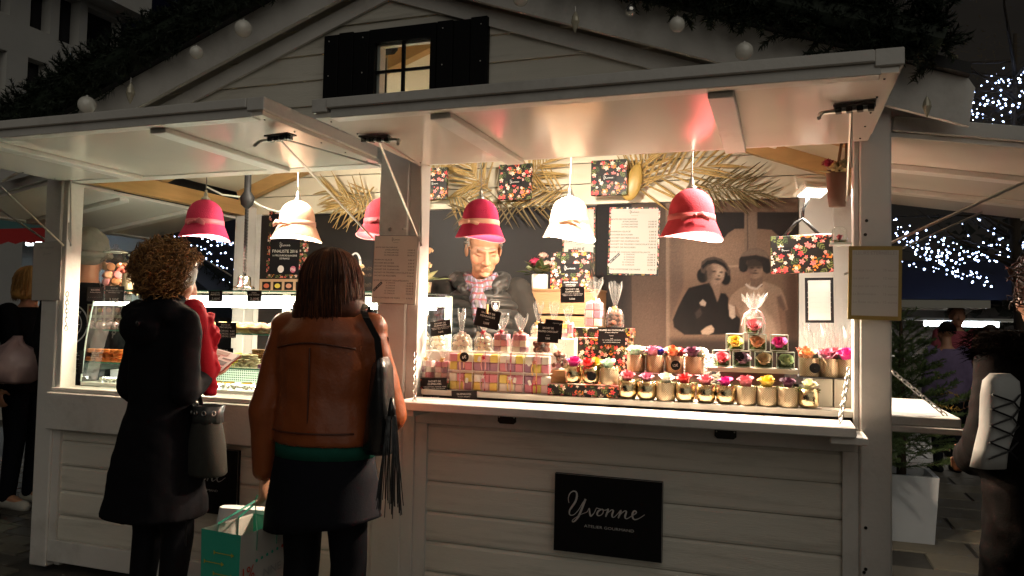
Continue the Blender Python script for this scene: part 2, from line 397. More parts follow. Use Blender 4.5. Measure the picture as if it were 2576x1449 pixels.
# posts
for x0, x1, j0, j1 in ((XL, -3.60, -3.60, -3.565), (XM0, -1.56, -1.56, XM1), (.262, XR, .243, .262)):
    o = part(MB().box(x0, x1, 0, .115, .02, 2.16, bev=.006), 'post', WHITE2)
    part(MB().box(min(j0, j1), max(j0, j1), .010, .105, .93, 2.03, bev=.003), 'jamb', WHITE2, o)
for x0 in (XL, .262): part(MB().box(x0, x0+.106, YB-.11, YB-.002, .02, 2.13, bev=.005), 'post', WHITE2)
part(MB().box(-1.56, XM1-.001, .004, .105, .02, .929, bev=.003), 'post_packer', WHITE2)
part(MB().box(.243, .262, .054, .105, .02, .929), 'post_packer', WHITE2); part(MB().box(-3.60, -3.565, .054, .105, .02, .92), 'post_packer', WHITE2)
# floor of the stall
part(MB().box(XL+.12, .26, .12, YB-.12, .05, .10), 'floor_board', WOOD)
# planked front panels
def planked(x0, x1, z0, z1, ztop_rail, zbot_rail, fr, name='front_panel', hole=None):
    f = MB(); y0, y1 = .012, .05
    f.box(x0, x1, y0, y1, ztop_rail, z1, bev=.003); f.box(x0, x1, y0-.004, y1, z0, zbot_rail, bev=.003)
    f.box(x0, x0+fr, y0+.001, y1, zbot_rail, ztop_rail); f.box(x1-fr, x1, y0+.001, y1, zbot_rail, ztop_rail)
    o = part(f, name, WHITE2); h = .128; z = zbot_rail; a, b = x0+fr, x1-fr; k = 0
    while z < ztop_rail - .01:
        zt = min(z + h, ztop_rail); m = MB(); dy = .004*((k*7) % 3)/3
        poly = [(.030+dy, z+.001), (.026+dy, z+.012), (.026+dy, zt-.016), (.038+dy, zt-.003), (.046, zt-.003), (.046, z+.001)]
        vs = [(a, y, zz) for y, zz in poly] + [(b, y, zz) for y, zz in poly]; n = len(poly)
        m.add(vs, [tuple(range(n))[::-1], tuple(range(n, 2*n))] + [(i, (i+1) % n, (i+1) % n+n, i+n) for i in range(n)])
        part(m, 'plank', WHITE, o); z = zt; k += 1
    return o
planked(XM1, .262, .05, .985, .889, .13, .055)
planked(-3.60, XM0, .05, .925, .73, .16, .05)
# the closed leaf hanging under the left opening and the sill above it
part(MB().box(-3.61, XM0+.03, -.030, .008, .735, .925, bev=.004), 'hanging_leaf', WHITE2)
part(MB().box(-3.60, XM0, -.012, .13, .927, .949, bev=.003), 'sill', WHITE2)
# serving shelf of the right opening, with brackets and hasps
sh = part(MB().box(-1.492, .235, -.215, .005, .968, 1.004, bev=.004), 'serving_shelf', WHITE2)
for x in (-1.50, .19):
    b = MB(); b.box(x-.035, x+.085, -.19, .01, .942, .967, bev=.003); part(b, 'bracket', WHITE2, sh)
for px in (1275, 1825):
    p = P(px, 1056 if px < 1500 else 1093, Y=.006); b = MB()
    b.prism([(-.04, .017), (.04, .017), (.04, -.008), (.03, -.017), (-.03, -.017), (-.04, -.008)], .006, Matrix.Translation((p.x, p.y-.002, p.z)))
    h = part(b, 'hasp', DARKM, sh)
    for dx in (-.033, .033): part(MB().ball((p.x+dx, p.y-.003, p.z+.010), .003), 'screw', STEEL, h)
# headers and gable planks
part(MB().box(XL, XR, .012, .10, 2.035, 2.085, bev=.003), 'header_beam', WHITE2)
gw = MB(); gw.box(XL+.02, XR-.02, .050, .060, 2.085, 2.12); gable = part(gw, 'gable_wall', WHITE2)
WX0, WX1, WZ0, WZ1 = -1.745, -1.468, 2.331, 2.583
z = 2.087; k = 0
AG = AZ + .095
while z < AG - .03:
    zt = min(z + .122, AG-.012)
    def clip(a, b, z, zt):
        l0 = AX - (AG-z)/SL; l1 = AX - (AG-zt)/SL; r0 = AX + (AG-z)/SL; r1 = AX + (AG-zt)/SL
        l0, l1, r0, r1 = [min(max(q, XL+.01), XR-.01) for q in (l0, l1, r0, r1)]
        return max(a, l0), max(a, l1), min(b, r0), min(b, r1)
    spans = [(-9, 9)] if (zt <= WZ0+.004 or z >= WZ1-.02) else [(-9, WX0-.01), (WX1+.01, 9)]
    for a, b in spans:
        p0, p1, p2, p3 = clip(a, b, z, zt-.004)
        if p2 - p0 < .03: continue
        p1 = min(p1, (p0+p2)/2 if p1 > p2 else p1); p3 = max(p3, p1+.001)
        m = MB(); yb = .052
        lo = [(p0, .020, z), (p2, .020, z)]; hi = [(p3, .030, zt-.004), (p1, .030, zt-.004)]
        vs = lo + hi + [(x, yb-.003, zz) for x, _, zz in lo + hi]
        m.add(vs, [(0, 1, 2, 3), (7, 6, 5, 4), (0, 4, 5, 1), (1, 5, 6, 2), (2, 6, 7, 3), (3, 7, 4, 0)])
        part(m, 'plank', WHITE, gable)
    z = zt; k += 1
# gable window with black boarding
win = part(MB().box(WX0-.028, WX1+.028, -.012, .016, WZ1, WZ1+.062).box(WX0-.028, WX1+.028, -.012, .016, WZ0-.012, WZ0-.0005)
           .box(WX0-.028, WX0, -.012, .016, WZ0, WZ1).box(WX1, WX1+.028, -.012, .016, WZ0, WZ1), 'window', BLACK)
xm = (WX0+WX1)/2; zm = (WZ0+WZ1)/2 - .005
part(MB().box(xm-.007, xm+.007, .000, .014, WZ0, WZ1), 'muntin', BLACK, win); part(MB().box(WX0, WX1, .001, .013, zm-.006, zm+.006), 'muntin', BLACK, win)
for a, b in ((WX0, xm-.007), (xm+.007, WX1)):
    for c, d in ((WZ0, zm-.006), (zm+.006, WZ1)): part(MB().box(a, b, .006, .009, c, d), 'pane', GLASS, win)
part(MB().box(WX0-.004, WX0+.012, .02, .07, WZ0, WZ1), 'reveal', WHITE2, win)
for a, b, ttl in ((-2.012, WX0-.030, 0), (WX1+.030, -1.198, 1)):
    s = MB().box(a, b, -.004, .016, WZ0-.004, WZ1+.062); s = part(s, 'shutter', BLACK)
    n = 3; w = (b-a)/n
    for i in range(n): part(MB().box(a+i*w+.002, a+(i+1)*w-.002, -.014, -.0045, WZ0-.002+.004*(i % 2), WZ1+.058+.006*((i+ttl) % 2), bev=.002), 'board', BLACK, s)
    for x in (a+.03, b-.03):
        for zz in (WZ0+.12, WZ1+.03): part(MB().ball((x, -.0145, zz), .0035, 8, 6), 'screw', STEEL, s)
# roof with barge boards
for sgn in (-1, 1):
    xe = AX + sgn*2.29; m = MB(); ze = roofz(xe)
    for yy in ((-.10, YB+.12),):
        vs = [(AX, yy[0], AZ+.17), (xe, yy[0], ze+.17), (xe, yy[0], ze+.21), (AX, yy[0], AZ+.21)]; vs += [(x, yy[1], z) for x, _, z in vs]
        m.add(vs, [(0, 1, 2, 3), (7, 6, 5, 4), (0, 4, 5, 1), (1, 5, 6, 2), (2, 6, 7, 3), (3, 7, 4, 0)])
    rf = part(m, 'roof', mat('dark_roof_felt', (.03, .03, .032), .8, var=.2))
    m = MB(); n = 1 if sgn > 0 else -1; ve = .16
    q = [(AX, AZ), (xe, ze), (xe+.02*sgn, ze+.13), (xe, ze+.165), (AX, AZ+.165)]
    vs = [(x, -.065, z) for x, z in q] + [(x, -.04, z) for x, z in q]; k = len(q)
    m.add(vs, [tuple(range(k)), tuple(range(2*k-1, k-1, -1))] + [(i, i+k, (i+1) % k+k, (i+1) % k) for i in range(k)])
    part(m, 'barge_board', WHITE2, rf)
    m = MB(); q = [(AX, AZ-.075), (AX+sgn*2.0, AZ-.075-SL*2.0), (AX+sgn*2.0, AZ-.004-SL*2.0), (AX, AZ-.004)]
    vs = [(x, .004, z) for x, z in q] + [(x, .019, z) for x, z in q]; k = 4
    m.add(vs, [tuple(range(k)), tuple(range(2*k-1, k-1, -1))] + [(i, i+k, (i+1) % k+k, (i+1) % k) for i in range(k)])
    part(m, 'verge_trim', WHITE2, rf)
    m = MB()                                      # inner ceiling lining
    vs = [(AX, .06, AZ+.10), (AX+sgn*2.02, .06, roofz(AX+sgn*2.02)+.10), (AX+sgn*2.02, .06, roofz(AX+sgn*2.02)+.115), (AX, .06, AZ+.115)]; vs += [(x, YB, z) for x, _, z in vs]
    m.add(vs, [(0, 1, 2, 3), (7, 6, 5, 4), (0, 4, 5, 1), (1, 5, 6, 2), (2, 6, 7, 3), (3, 7, 4, 0)]); part(m, 'ceiling_lining', CREAM, rf)
    for yy in (YB-.09, .75):                      # rafters
        part(MB().bar((AX, yy, AZ+.055), (AX+sgn*2.0, yy, roofz(AX+sgn*2.0)+.055), .06, .085), 'rafter', WOOD, rf)
part(MB().box(AX-.04, AX+.04, .06, YB, AZ-.06, AZ+.06), 'ridge_beam', WOOD)
for x in (XL+.03, .28): part(MB().box(x, x+.06, .11, YB-.11, 2.06, 2.16), 'wall_plate', WOOD)
# back wall: cream planks above, charcoal panels below
bw = part(MB().box(XL+.03, XR-.03, YB+.012, YB+.03, .06, 2.2), 'back_wall', CREAM)
z = 2.075; k = 0
while z < AZ:
    zt = min(z + .13, AZ+.05); w0 = min((AZ+.09-z)/SL, 1.99); w1 = min((AZ+.09-zt)/SL, 1.99); m = MB()
    vs = [(AX-w0, YB-.012, z+.002), (AX+w0, YB-.012, z+.002), (AX+w1, YB-.008, zt-.003), (AX-w1, YB-.008, zt-.003)]; vs += [(x, YB+.011, zz) for x, _, zz in vs]
    m.add(vs, [(0, 1, 2, 3), (7, 6, 5, 4), (0, 4, 5, 1), (1, 5, 6, 2), (2, 6, 7, 3), (3, 7, 4, 0)]); part(m, 'plank', CREAM, bw); z = zt
pw = P(1500, 700, Y=YB).x; pw2 = P(1595, 700, Y=YB).x; pw3 = P(2008, 700, Y=YB).x
for a, b in ((-3.58, -2.62), (-2.615, pw-.004)): part(MB().box(a, b, YB-.016, YB+.008, .12, 2.07), 'wall_panel', CHAR, bw)
part(MB().box(-3.60, -3.56, YB-.02, YB+.008, .12, 2.08), 'corner_trim', WHITE2, bw)
part(MB().box(pw3+.004, .262, YB-.03, YB+.008, .12, 2.12), 'corner_trim', WHITE2, bw)
# side walls: panels below the openings
for sgn, x in ((-1, XL), (1, XR)):
    a, b = (x+.02, x+.05) if sgn < 0 else (x-.05, x-.02)
    w = part(MB().box(a, b, .116, YB-.112, .05, .92), 'side_wall', WHITE2)
    for i in range(6):
        zz = .06+i*.142; xx = a-.012 if sgn < 0 else b; part(MB().box(xx, xx+.012, .118, YB-.114, zz, zz+.136, bev=.003), 'plank', WHITE, w)
# raised flaps ------------------------------------------------------------------
def flap(x0, x1, ext, y0=-.005, z=2.02, tilt=0.0, battens=(), name='front_flap'):
    """a flap hinged along y0, running out to -y; local frame so the side flaps can reuse it"""
    m = MB(); m.box(x0, x1, y0-ext, y0, z, z+.016)
    o = part(m, name, GLOSS)
    m = MB(); m.box(x0+.05, x1-.06, y0-ext-.018, y0-ext+.05, z+.028, z+.062, bev=.003); m.box(x0+.06, x1-.045, y0-ext-.004, y0-ext+.05, z-.004, z+.028, bev=.002); part(m, 'front_rail', WHITE2, o)
    for a, b in ((x0-.010, x0+.05), (x1-.06, x1+.012)):
        part(MB().box(a, b, y0-ext-.012, y0-.03, z+.0165, z+.064, bev=.003), 'side_rail', WHITE2, o)
    for bx, wd in battens:
        part(MB().box(bx-wd/2, bx+wd/2, y0-ext+.04, y0-.006, z-.022, z-.0005, bev=.003), 'batten', WHITE2, o)
    for t in range(5):
        for xx in (x0+.03, x1-.03): part(MB().ball((xx, y0-ext+.05+t*(ext-.1)/4, z-.0005), .0035, 8, 6), 'screw', DARKM, o)
    return o
fr = flap(XM1-.005, .29, .80, z=2.016, battens=((-1.06, .075), (P(1834, 300, Y=-.4).x, .075)))
fl = flap(-3.62, -1.712, .82, z=2.036, battens=((P(572, 375, Y=-.4).x, .075), (P(178, 390, Y=-.4).x, .075)))
def side_flap(sgn):
    x0 = XR if sgn > 0 else XL; e = .82*sgn; z0, z1 = 2.055, 2.02; m = MB(); y0, y1 = .06, YB-.08
    a, b = sorted((x0+.004*sgn, x0+e)); m.box(a, b, y0, y1, z0-.012, z0+.006); o = part(m, 'side_flap', GLOSS)
    part(MB().box(a, b, y0-.02, y0+.05, z0+.0065, z0+.06, bev=.003), 'front_rail', WHITE2, o); part(MB().box(a, b, y1-.05, y1+.02, z0+.0065, z0+.06, bev=.003), 'back_rail', WHITE2, o)
    c = x0+e; part(MB().box(*sorted((c-.02*sgn, c+.03*sgn)), y0-.02, y1+.02, z0-.02, z0+.0655, bev=.003), 'end_rail', WHITE2, o)
    for yy in (.55, 1.08): part(MB().box(a+.02, b-.03, yy-.035, yy+.035, z0-.036, z0-.0125, bev=.003), 'batten', WHITE2, o)
    for yy in (.16, YB-.2):
        r = MB(); r.tube([(x0+.01*sgn, yy, 1.62), (x0+.60*sgn, yy+.01, z0-.02)], .006, 6); part(r, 'stay_rod', STEEL, o)
    h = Vector((x0, 0, z0)); o.matrix_local = Matrix.Translation(h) @ Matrix.Rotation(rad(9)*sgn, 4, 'Y') @ Matrix.Translation(-h)
    return o
side_flap(1); side_flap(-1)
# tower bolts and stay rods under the front flaps
def bolt(px, py, Yv, sgn, flapo, rods):
    p = P(px, py, Z=2.012); m = MB(); M = Matrix.Translation((p.x, p.y, p.z-.010)) @ Matrix.Rotation(rad(8*sgn), 4, 'Z')
    m.box(-.058, .058, -.024, .024, .002, .008, M)
    for xx in (-.045, -.015, .015, .045): m.box(xx-.009, xx+.009, -.012, .012, -.014, .002, M, bev=.002)
    b = part(m, 'tower_bolt', DARKM, flapo)
    t = MB(); t.tube([M @ Vector((.055*-sgn, 0, -.006)), M @ Vector((.055*sgn, 0, -.006)), M @ Vector((.088*sgn, 0, -.006)), M @ Vector((.096*sgn, -.01, -.012)), M @ Vector((.098*sgn, -.03, -.03))], .0065, 8)
    part(t, 'bolt_rod', STEEL, flapo)
    for q in rods: part(MB().tube([(p.x+.01*sgn, p.y, p.z-.012), q], .0045, 6), 'stay_rod', STEEL, flapo)
bolt(705, 338, -.5, -1, fl, [P(938, 600, Y=-.012), P(955, 418, Y=-.012)])
bolt(945, 342, -.5, 1, fr, [P(1053, 600, Y=-.004), P(1056, 416, Y=-.004)])
bolt(2150, 262, -.5, -1, fr, [P(2130, 505, Y=.0), P(2142, 420, Y=.0)])
part(MB().tube([P(0, 468, Y=-.35), P(160, 618, Y=-.012)], .005, 6), 'stay_rod', STEEL, fl)
# hook bars screwed to the jambs
for px, x in ((1059, 0), (178, 0)):
    a = P(px, 420, Y=-.006); b = P(px, 620, Y=-.006); m = MB(); m.tube([a, P(px, 560, Y=-.012), b], .0045, 6); m.tube([P(px-4, 560, Y=-.006), P(px-4, 600, Y=-.02), P(px+2, 618, Y=-.012)], .004, 6); part(m, 'hook_bar', STEEL)
for px in (980, 1016):
    p = P(px, 575, Y=-.003); part(MB().ball(p, .009, 10, 6), 'coach_bolt', STEEL)
for px, py in ((2180, 555), (2177, 590), (2178, 1328), (2178, 1432), (2174, 1560)):
    p = P(px, min(py, 1440), Y=-.002); part(MB().ball(p, .006, 8, 6), 'coach_bolt', DARKM)
# chains for the shelves
def chain(a, b, name='chain', p=None, n=None, r=.0028):
    a = Vector(a); b = Vector(b); L = (b-a).length; n = n or max(4, int(L/.021)); root = None; m = MB()
    for i in range(n):
        c = a.lerp(b, (i+.5)/n); d = (b-a).normalized(); s = d.orthogonal().normalized(); s = Matrix.Rotation(PI/2*(i % 2), 3, d) @ s
        h = L/n*.68; w = .0075; pts = [c + d*h*math.cos(t)*.98 + s*w*math.sin(t) for t in [2*PI*q/10 for q in range(10)]]
        m.tube(pts, r, 6, closed=True)
    return part(m, name, STEEL, p, True)
chain(P(2113, 1064, Y=-.19), P(2136, 925, Y=.004), 'chain', sh); chain(P(1043, 1012, Y=-.19), P(1046, 880, Y=.012), 'chain', sh)
chain(P(170, 735, Y=.006), P(167, 830, Y=.006))
# right side shelf with its chain
ss = part(MB().box(XR+.004, XR+.235, .10, .9, .986, 1.022, bev=.004), 'side_shelf', WHITE2); part(MB().box(XR+.004, XR+.25, .09, .14, .962, .985, bev=.003), 'bracket', WHITE2, ss)
chain((XR+.20, .17, 1.022), (XR+.008, .17, 1.19), 'chain', ss)
# goods table inside the right opening
gt = part(MB().box(XM1+.02, .255, .020, .62, 1.012, 1.035, bev=.002), 'goods_table', mat('pale_laminate', (.62, .58, .50), .35, var=.05)); part(MB().box(XM1+.03, .25, .05, .60, .99, 1.0115), 'table_apron', CHAR, gt)
for x in (XM1+.06, .20):
    for y in (.12, .55): part(MB().box(x-.02, x+.02, y-.02, y+.02, .102, .989), 'leg', CHAR, gt)
# under-counter lining so the inside is closed towards the front
part(MB().box(XM1, .262, .052, .062, .10, .985), 'panel_lining', CREAM); part(MB().box(-3.60, XM0, .052, .062, .10, .925), 'panel_lining', CREAM)
# plug box and lead hanging in the roof space, seen through the gable window
pb = part(MB().box(-.07, .07, -.03, .03, -.02, .13, Matrix.Translation(P(968, 128, Y=.45)), bev=.02), 'socket_box', mat('black_rubber', (.008, .0075, .007), .6, spec=.12))
p0 = P(970, 146, Y=.45); part(MB().tube([p0, p0+Vector((.004, 0, -.1)), p0+Vector((-.002, 0, -.35)), p0+Vector((.0, 0, -.5))], .005, 6), 'cable', MATS['black_rubber'], pb)
# cable runs on the ceiling
m = MB(); pts = [P(a, b, Y=.9) for a, b in ((520, 470), (560, 490), (620, 497), (660, 520), (700, 533), (720, 528))]; m.tube(pts, .006, 6); part(m, 'cable', mat('white_cable', (.7, .66, .58), .5))
# ============================================================ hat lamps and floodlights
def light(name, kind, loc, energy, col, size=.05, rot=None, parent=None, spot=None, sy=None):
    d = bpy.data.lights.new(name, kind); d.energy = energy; d.color = col
    if kind == 'POINT': d.shadow_soft_size = size
    if kind == 'AREA':
        d.size = size
        if sy: d.shape = 'RECTANGLE'; d.size_y = sy
        if spot: d.spread = rad(spot)
    if kind == 'SPOT': d.shadow_soft_size = size; d.spot_size = rad(spot); d.spot_blend = .6
    o = bpy.data.objects.new(name, d); C.objects.link(o); o.location = loc
    if rot is not None: o.rotation_euler = rot
    if parent: o.parent = parent
    return o
WARM = (1.0, .80, .58)
BULB = emis('warm_bulb', (1, .78, .5), 14)
def felt(name, col): return mat('felt_' + name, col, .95, var=.14, vscale=30, bump=.35, bscale=260, spec=.15)
HATS = [  # px centre, py brim bottom, Y, width px, felt, ribbon, bow side, label, watts
    (514, 597, .30, 123, ('magenta', (.62, .05, .13)), (.70, .18, .22), 1, 'magenta felt cloche hat lamp hanging above the pastry showcase', 60),
    (746, 600, .40, 123, ('blush', (.90, .56, .38)), (.85, .45, .32), -1, 'pale pink felt cloche hat lamp with its bow facing the pastry poster', 75),
    (962, 596, .60, 127, ('crimson', (.50, .06, .08)), (.52, .09, .10), 1, 'dark rose cloche hat lamp half hidden behind the middle post', 10),
    (1208, 599, .30, 127, ('fuchsia', (.56, .035, .095)), (.85, .42, .28), -1, 'fuchsia cloche hat lamp with peach ribbon above the vendor', 5.5),
    (1432, 598, .46, 134, ('cream', (.92, .68, .48)), (.86, .55, .38), 1, 'glowing cream cloche hat lamp beside the wall menu', 100),
    (1739, 596, .25, 157, ('raspberry', (.55, .055, .075)), (.56, .09, .09), 1, 'raspberry red cloche hat lamp with a tied ribbon above the flowers', 120),
]
for hx, hy, hY, hw, (fn_, fc), rc, side, lab, watt in HATS:
    p = P(hx, hy, Y=hY); W = hw*mpp(p); k = W/.25; top = .195*k
    t = thing('hat_lamp', lab, 'lamp', (p.x, p.y, p.z), 0, 'cloche hat lamps hung in the stall')
    m = MB(); tw = rnd.uniform(0, 6)
    prof = [(.004, 0), (.025, -.0035), (.046, -.0125), (.064, -.027), (.077, -.045), (.0855, -.068), (.0895, -.092), (.0910, -.122), (.094, -.133), (.105, -.153), (.117, -.176), (.125, -.191), (.1265, -.1945), (.123, -.194), (.113, -.174), (.101, -.152), (.089, -.13), (.086, -.092), (.081, -.069), (.073, -.048), (.060, -.030), (.043, -.016), (.01, -.006)]
    def wobf(v, a, tw=tw): return v
    vs = []; n = 40
    for r, z in prof:
        for j in range(n):
            a = 2*PI*j/n; br = max(0, (-z-.13)/.065); rr = r*(1+.03*br*math.cos(2*a+tw)); zz = z + br*.010*math.sin(2*a+tw) - br*.006*math.cos(a)
            vs.append((rr*k*math.cos(a), rr*k*math.sin(a), top + zz*k))
    m.add(vs, [(i*n+j, i*n+(j+1) % n, (i+1)*n+(j+1) % n, (i+1)*n+j) for i in range(len(prof)-1) for j in range(n)])
    fm = felt(fn_, fc); hat = m.build('hat', fm, t, True)
    def brimz(a): return top + (-.1945 + .010*math.sin(2*a+tw) - .006*math.cos(a))*k
    m = MB(); m.tube([(.1262*k*(1+.03*math.cos(2*a+tw))*math.cos(a), .1262*k*(1+.03*math.cos(2*a+tw))*math.sin(a), brimz(a)) for a in [2*PI*j/40 for j in range(40)]], .0022*k, 6, closed=True); m.build('brim_trim', felt(fn_+'_trim', tuple(min(1, c*.75+.22) for c in fc)), hat, True)
    rm = mat('ribbon_'+fn_, rc, .5, var=.05)
    m = MB(); m.lathe([(.0905*k, top-.108*k), (.0938*k, top-.109*k), (.0952*k, top-.130*k), (.0935*k, top-.1335*k)], 36); rb = m.build('ribbon', rm, t, True)
    m = MB(); bx = .025*k*side; by = -.095*k; bz = top-.124*k
    for s2, L, dz in ((-1, .055, -.012), (1, .055, -.014)):
        vs = [(bx, by-.006*k, bz+.006*k), (bx+s2*L*.5*k, by-.010*k, bz+.017*k*(1 if s2 == side else .3)), (bx+s2*L*k, by+.002*k, bz+dz*k+.010*k), (bx+s2*L*.92*k, by, bz+dz*k-.008*k), (bx+s2*L*.45*k, by-.012*k, bz-.012*k), (bx, by-.006*k, bz-.006*k)]
        m.add(vs + [(x, y+.004*k, z) for x, y, z in vs], [(0, 1, 4, 5), (1, 2, 3, 4), (6, 11, 10, 7), (7, 10, 9, 8), (0, 6, 7, 1), (1, 7, 8, 2), (2, 8, 9, 3), (3, 9, 10, 4), (4, 10, 11, 5)])
    m.ball((bx, by-.008*k, bz), (.009*k, .006*k, .009*k)); m.build('bow', rm, rb, True)
    m = MB(); m.lathe([(.021*k, top-.003), (.022*k, top+.004), (.018*k, top+.010), (.011*k, top+.014), (.010*k, top+.032), (.0065*k, top+.036), (.006*k, top+.05), (.001, top+.052)], 16); m.build('lamp_holder', STEEL, t, True)
    ct = roofz(p.x)+.098 - p.z; m = MB(); m.tube([(0, 0, top+.05), (.003*side, 0, top+.16), (0, 0, top+.3), (0, 0, ct)], .0028, 6); m.build('cord', mat('grey_flex', (.25, .23, .2), .5), t, True)
    m = MB(); m.ball((0, 0, top-.10*k), (.026*k, .026*k, .032*k), 12, 8); m.build('bulb', BULB, t, True)
    light('hat_light', 'POINT', (0, 0, top-.146*k), watt*1.15, WARM, .03*k, None, t)
# floodlights: the one that shows in the right corner and its twins behind the header
HOUS = mat('lamp_housing', (.62, .60, .50), .4); LED = emis('led_panel', (1, .95, .85), 9)
def flood(p, rx, rz, watt, lab, col=(1, .89, .74), spread=150):
    t = thing('floodlight', lab, 'floodlight', p, 0, 'floodlights inside the stall'); t.rotation_euler = (rx, 0, rz)
    m = MB(); m.box(-.062, .062, -.045, .045, .012, .035, bev=.008); m.box(-.072, .072, -.055, .055, -.006, .012, bev=.004); h = m.build('housing', HOUS, t)
    m = MB(); m.box(-.056, .056, -.040, .040, -.009, -.0065); m.build('led_panel', LED, h)
    m = MB(); m.tube([(-.078, 0, .01), (-.078, 0, .075), (.078, 0, .075), (.078, 0, .01)], .006, 6); m.build('bracket', HOUS, t)
    light('flood_beam', 'AREA', (0, 0, -.014), watt, col, .11, None, t, spread, .08)
flood(P(2046, 482, Y=.75), rad(-18), rad(28), 14, 'lit floodlight by the dried flowers in the right corner')
flood((-1.02, .20, 2.16), rad(62), rad(6), 14, 'floodlight above the marshmallow display behind the right flap', spread=120)
flood((-.10, .22, 2.10), rad(40), rad(55), 13, 'floodlight above the flower display behind the right flap')
flood((-2.45, .22, 2.16), rad(62), 0, 16, 'floodlight above the pastry showcase behind the left flap')
# ============================================================ cards, menus, posters
def card(name, label, cat, tl, tr, bl, Y, m, lines=(), th=.002, ink=CHALK, script=None, border=None, group=None, inner=None, rule=None, Ybl=None, parent=None, extra=None):
    a = P(*tl, Y=Y); b = P(*tr, Y=Y); c = P(*bl, Y=Y if Ybl is None else Ybl); u = b-a; w = u.length; v = a-c; h = v.length
    M = frameM(c, u, v); t = bpy.data.objects.new(name, None)
    mb = MB(); mb.box(0, w, 0, th, 0, h); o = mb.build(name, m, parent); o.matrix_world = M
    if label: tag(o, label, cat, group)
    if border:
        q = MB(); e = border[1]; q.box(0, w, -.0006, -.0002, 0, e).box(0, w, -.0006, -.0002, h-e, h).box(0, e, -.0006, -.0002, e, h-e).box(w-e, w, -.0006, -.0002, e, h-e); q.build('border', border[0], o)
    if inner: q = MB(); q.box(inner[1]*w, (1-inner[1])*w, -.0008, -.0003, inner[2]*h, (1-inner[2])*h); q.build('sheet', inner[0], o)
    tx = MB(); y = -.0014
    for L in lines:
        s, x, yy, hh = L[:4]; al = L[4] if len(L) > 4 else 'c'; ww = L[5]*w if len(L) > 5 and L[5] else None; ro = L[6] if len(L) > 6 else 0
        put_text(tx, s, x*w, (1-yy)*h, hh*h, ww, al, y, ro)
    if script:
        for x, yy, ww in script: put_script(tx, x*w, (1-yy)*h, ww*w, y)
    if rule:
        for x0, x1, yy in rule: tx.box(x0*w, x1*w, y-.0001, y, (1-yy)*h-.0004, (1-yy)*h+.0004)
    if tx.v: lettering_build(tx, ink, o)
    if extra: extra(o, w, h)
    return o
MENU = [('BOITE DE MACARONS', .04, .175, .021, 'l', .50), ('8 MACARONS', .27, .212, .021, 'l', .30), ('10.00 €', .94, .212, .021, 'r', .16), ('16 MACARONS', .25, .250, .021, 'l', .32), ('19.00 €', .94, .250, .021, 'r', .16), ('24 MACARONS', .25, .288, .021, 'l', .32), ('28.00 €', .94, .288, .021, 'r', .17),
 ('MARRON GLACÉ', .03, .358, .021, 'l', .40), ('3.00 €', .94, .358, .021, 'r', .14), ('ROCHER BOUCHER', .03, .405, .021, 'l', .45), ('3.50 €', .94, .405, .021, 'r', .14), ('SACHET DE MERINGUES', .03, .452, .021, 'l', .57), ('3.50 €', .94, .452, .021, 'r', .14),
 ('SACHET DE GUIMAUVES', .03, .499, .021, 'l', .58), ('5.50 €', .94, .499, .021, 'r', .14), ('SACHET DE TRUFFES CHOCOLAT', .03, .545, .021, 'l', .77), ('7.00 €', .94, .545, .021, 'r', .15), ('SACHET DE ROCHERS', .03, .592, .021, 'l', .51), ('8.50 €', .94, .592, .021, 'r', .14),
 ('BOITE DE CHOUX CROUSTILLANTS', .03, .662, .021, 'l', .80), ('3 CHOUX', .32, .695, .021, 'l', .21), ('6.00 €', .94, .695, .021, 'r', .14), ('6 CHOUX', .32, .734, .021, 'l', .21), ('12.00 €', .94, .734, .021, 'r', .16), ('9 CHOUX', .32, .772, .021, 'l', .21), ('18.00 €', .94, .772, .021, 'r', .16), ('12 CHOUX', .29, .81, .021, 'l', .24), ('22.00 €', .94, .81, .021, 'r', .16), ('15 CHOUX', .29, .848, .021, 'l', .24), ('25.00 €', .94, .848, .021, 'r', .16),
 ('MINI COMTESSE DE PARIS', .03, .915, .021, 'l', .62), ('6.90 €', .94, .915, .021, 'r', .14)]
def best(o, w, h):
    M = Matrix.Translation((.13*w, -.0016, .245*h)) @ Matrix.Rotation(rad(-43), 4, 'Y'); q = MB(); q.box(-.13*w, .13*w, -.0004, 0, -.018*h, .018*h, M); b = q.build('best_seller_tab', BLKCARD, o)
    q = MB(); put_text(q, 'BEST SELLERS', 0, 0, .018*h, .23*w, 'c', -.0008); l = lettering_build(q, CHALK, b); l.matrix_local = M
card('price_menu', 'price menu sheet fixed to the middle post of the chalet', 'menu', (941, 592), (1051, 593), (934, 762), -.010, PAPER, MENU, ink=INK, script=[(.5, .06, .2)], border=(BLKCARD, .0015), rule=[(.44, .56, .105)], extra=best)
card('price_menu', 'price menu with floral border on the dark back wall', 'menu', (1530, 522), (1657, 521), (1528, 691), YB-.024, mat('white_menu', (.44, .40, .35), .6, spec=.2), MENU, ink=INK, script=[(.5, .07, .2)], border=(FLORAL, .010), rule=[(.43, .57, .12)], extra=best)
card('price_menu', 'second wall menu half hidden behind the cream hat lamp', 'menu', (1416, 525), (1498, 522), (1414, 690), YB-.024, MATS['white_menu'], [('1 BOITE DE MACARONS', .5, .41, .03, 'c', .86), ('1 COMPOSITION FLORALE', .5, .50, .032, 'c', .88), ('35,00 €', .5, .62, .05, 'c', .36)], ink=INK, border=(FLORAL, .010), rule=[(.42, .58, .55)])
grey_ink = mat('faded_ink', (.30, .28, .26), .6)
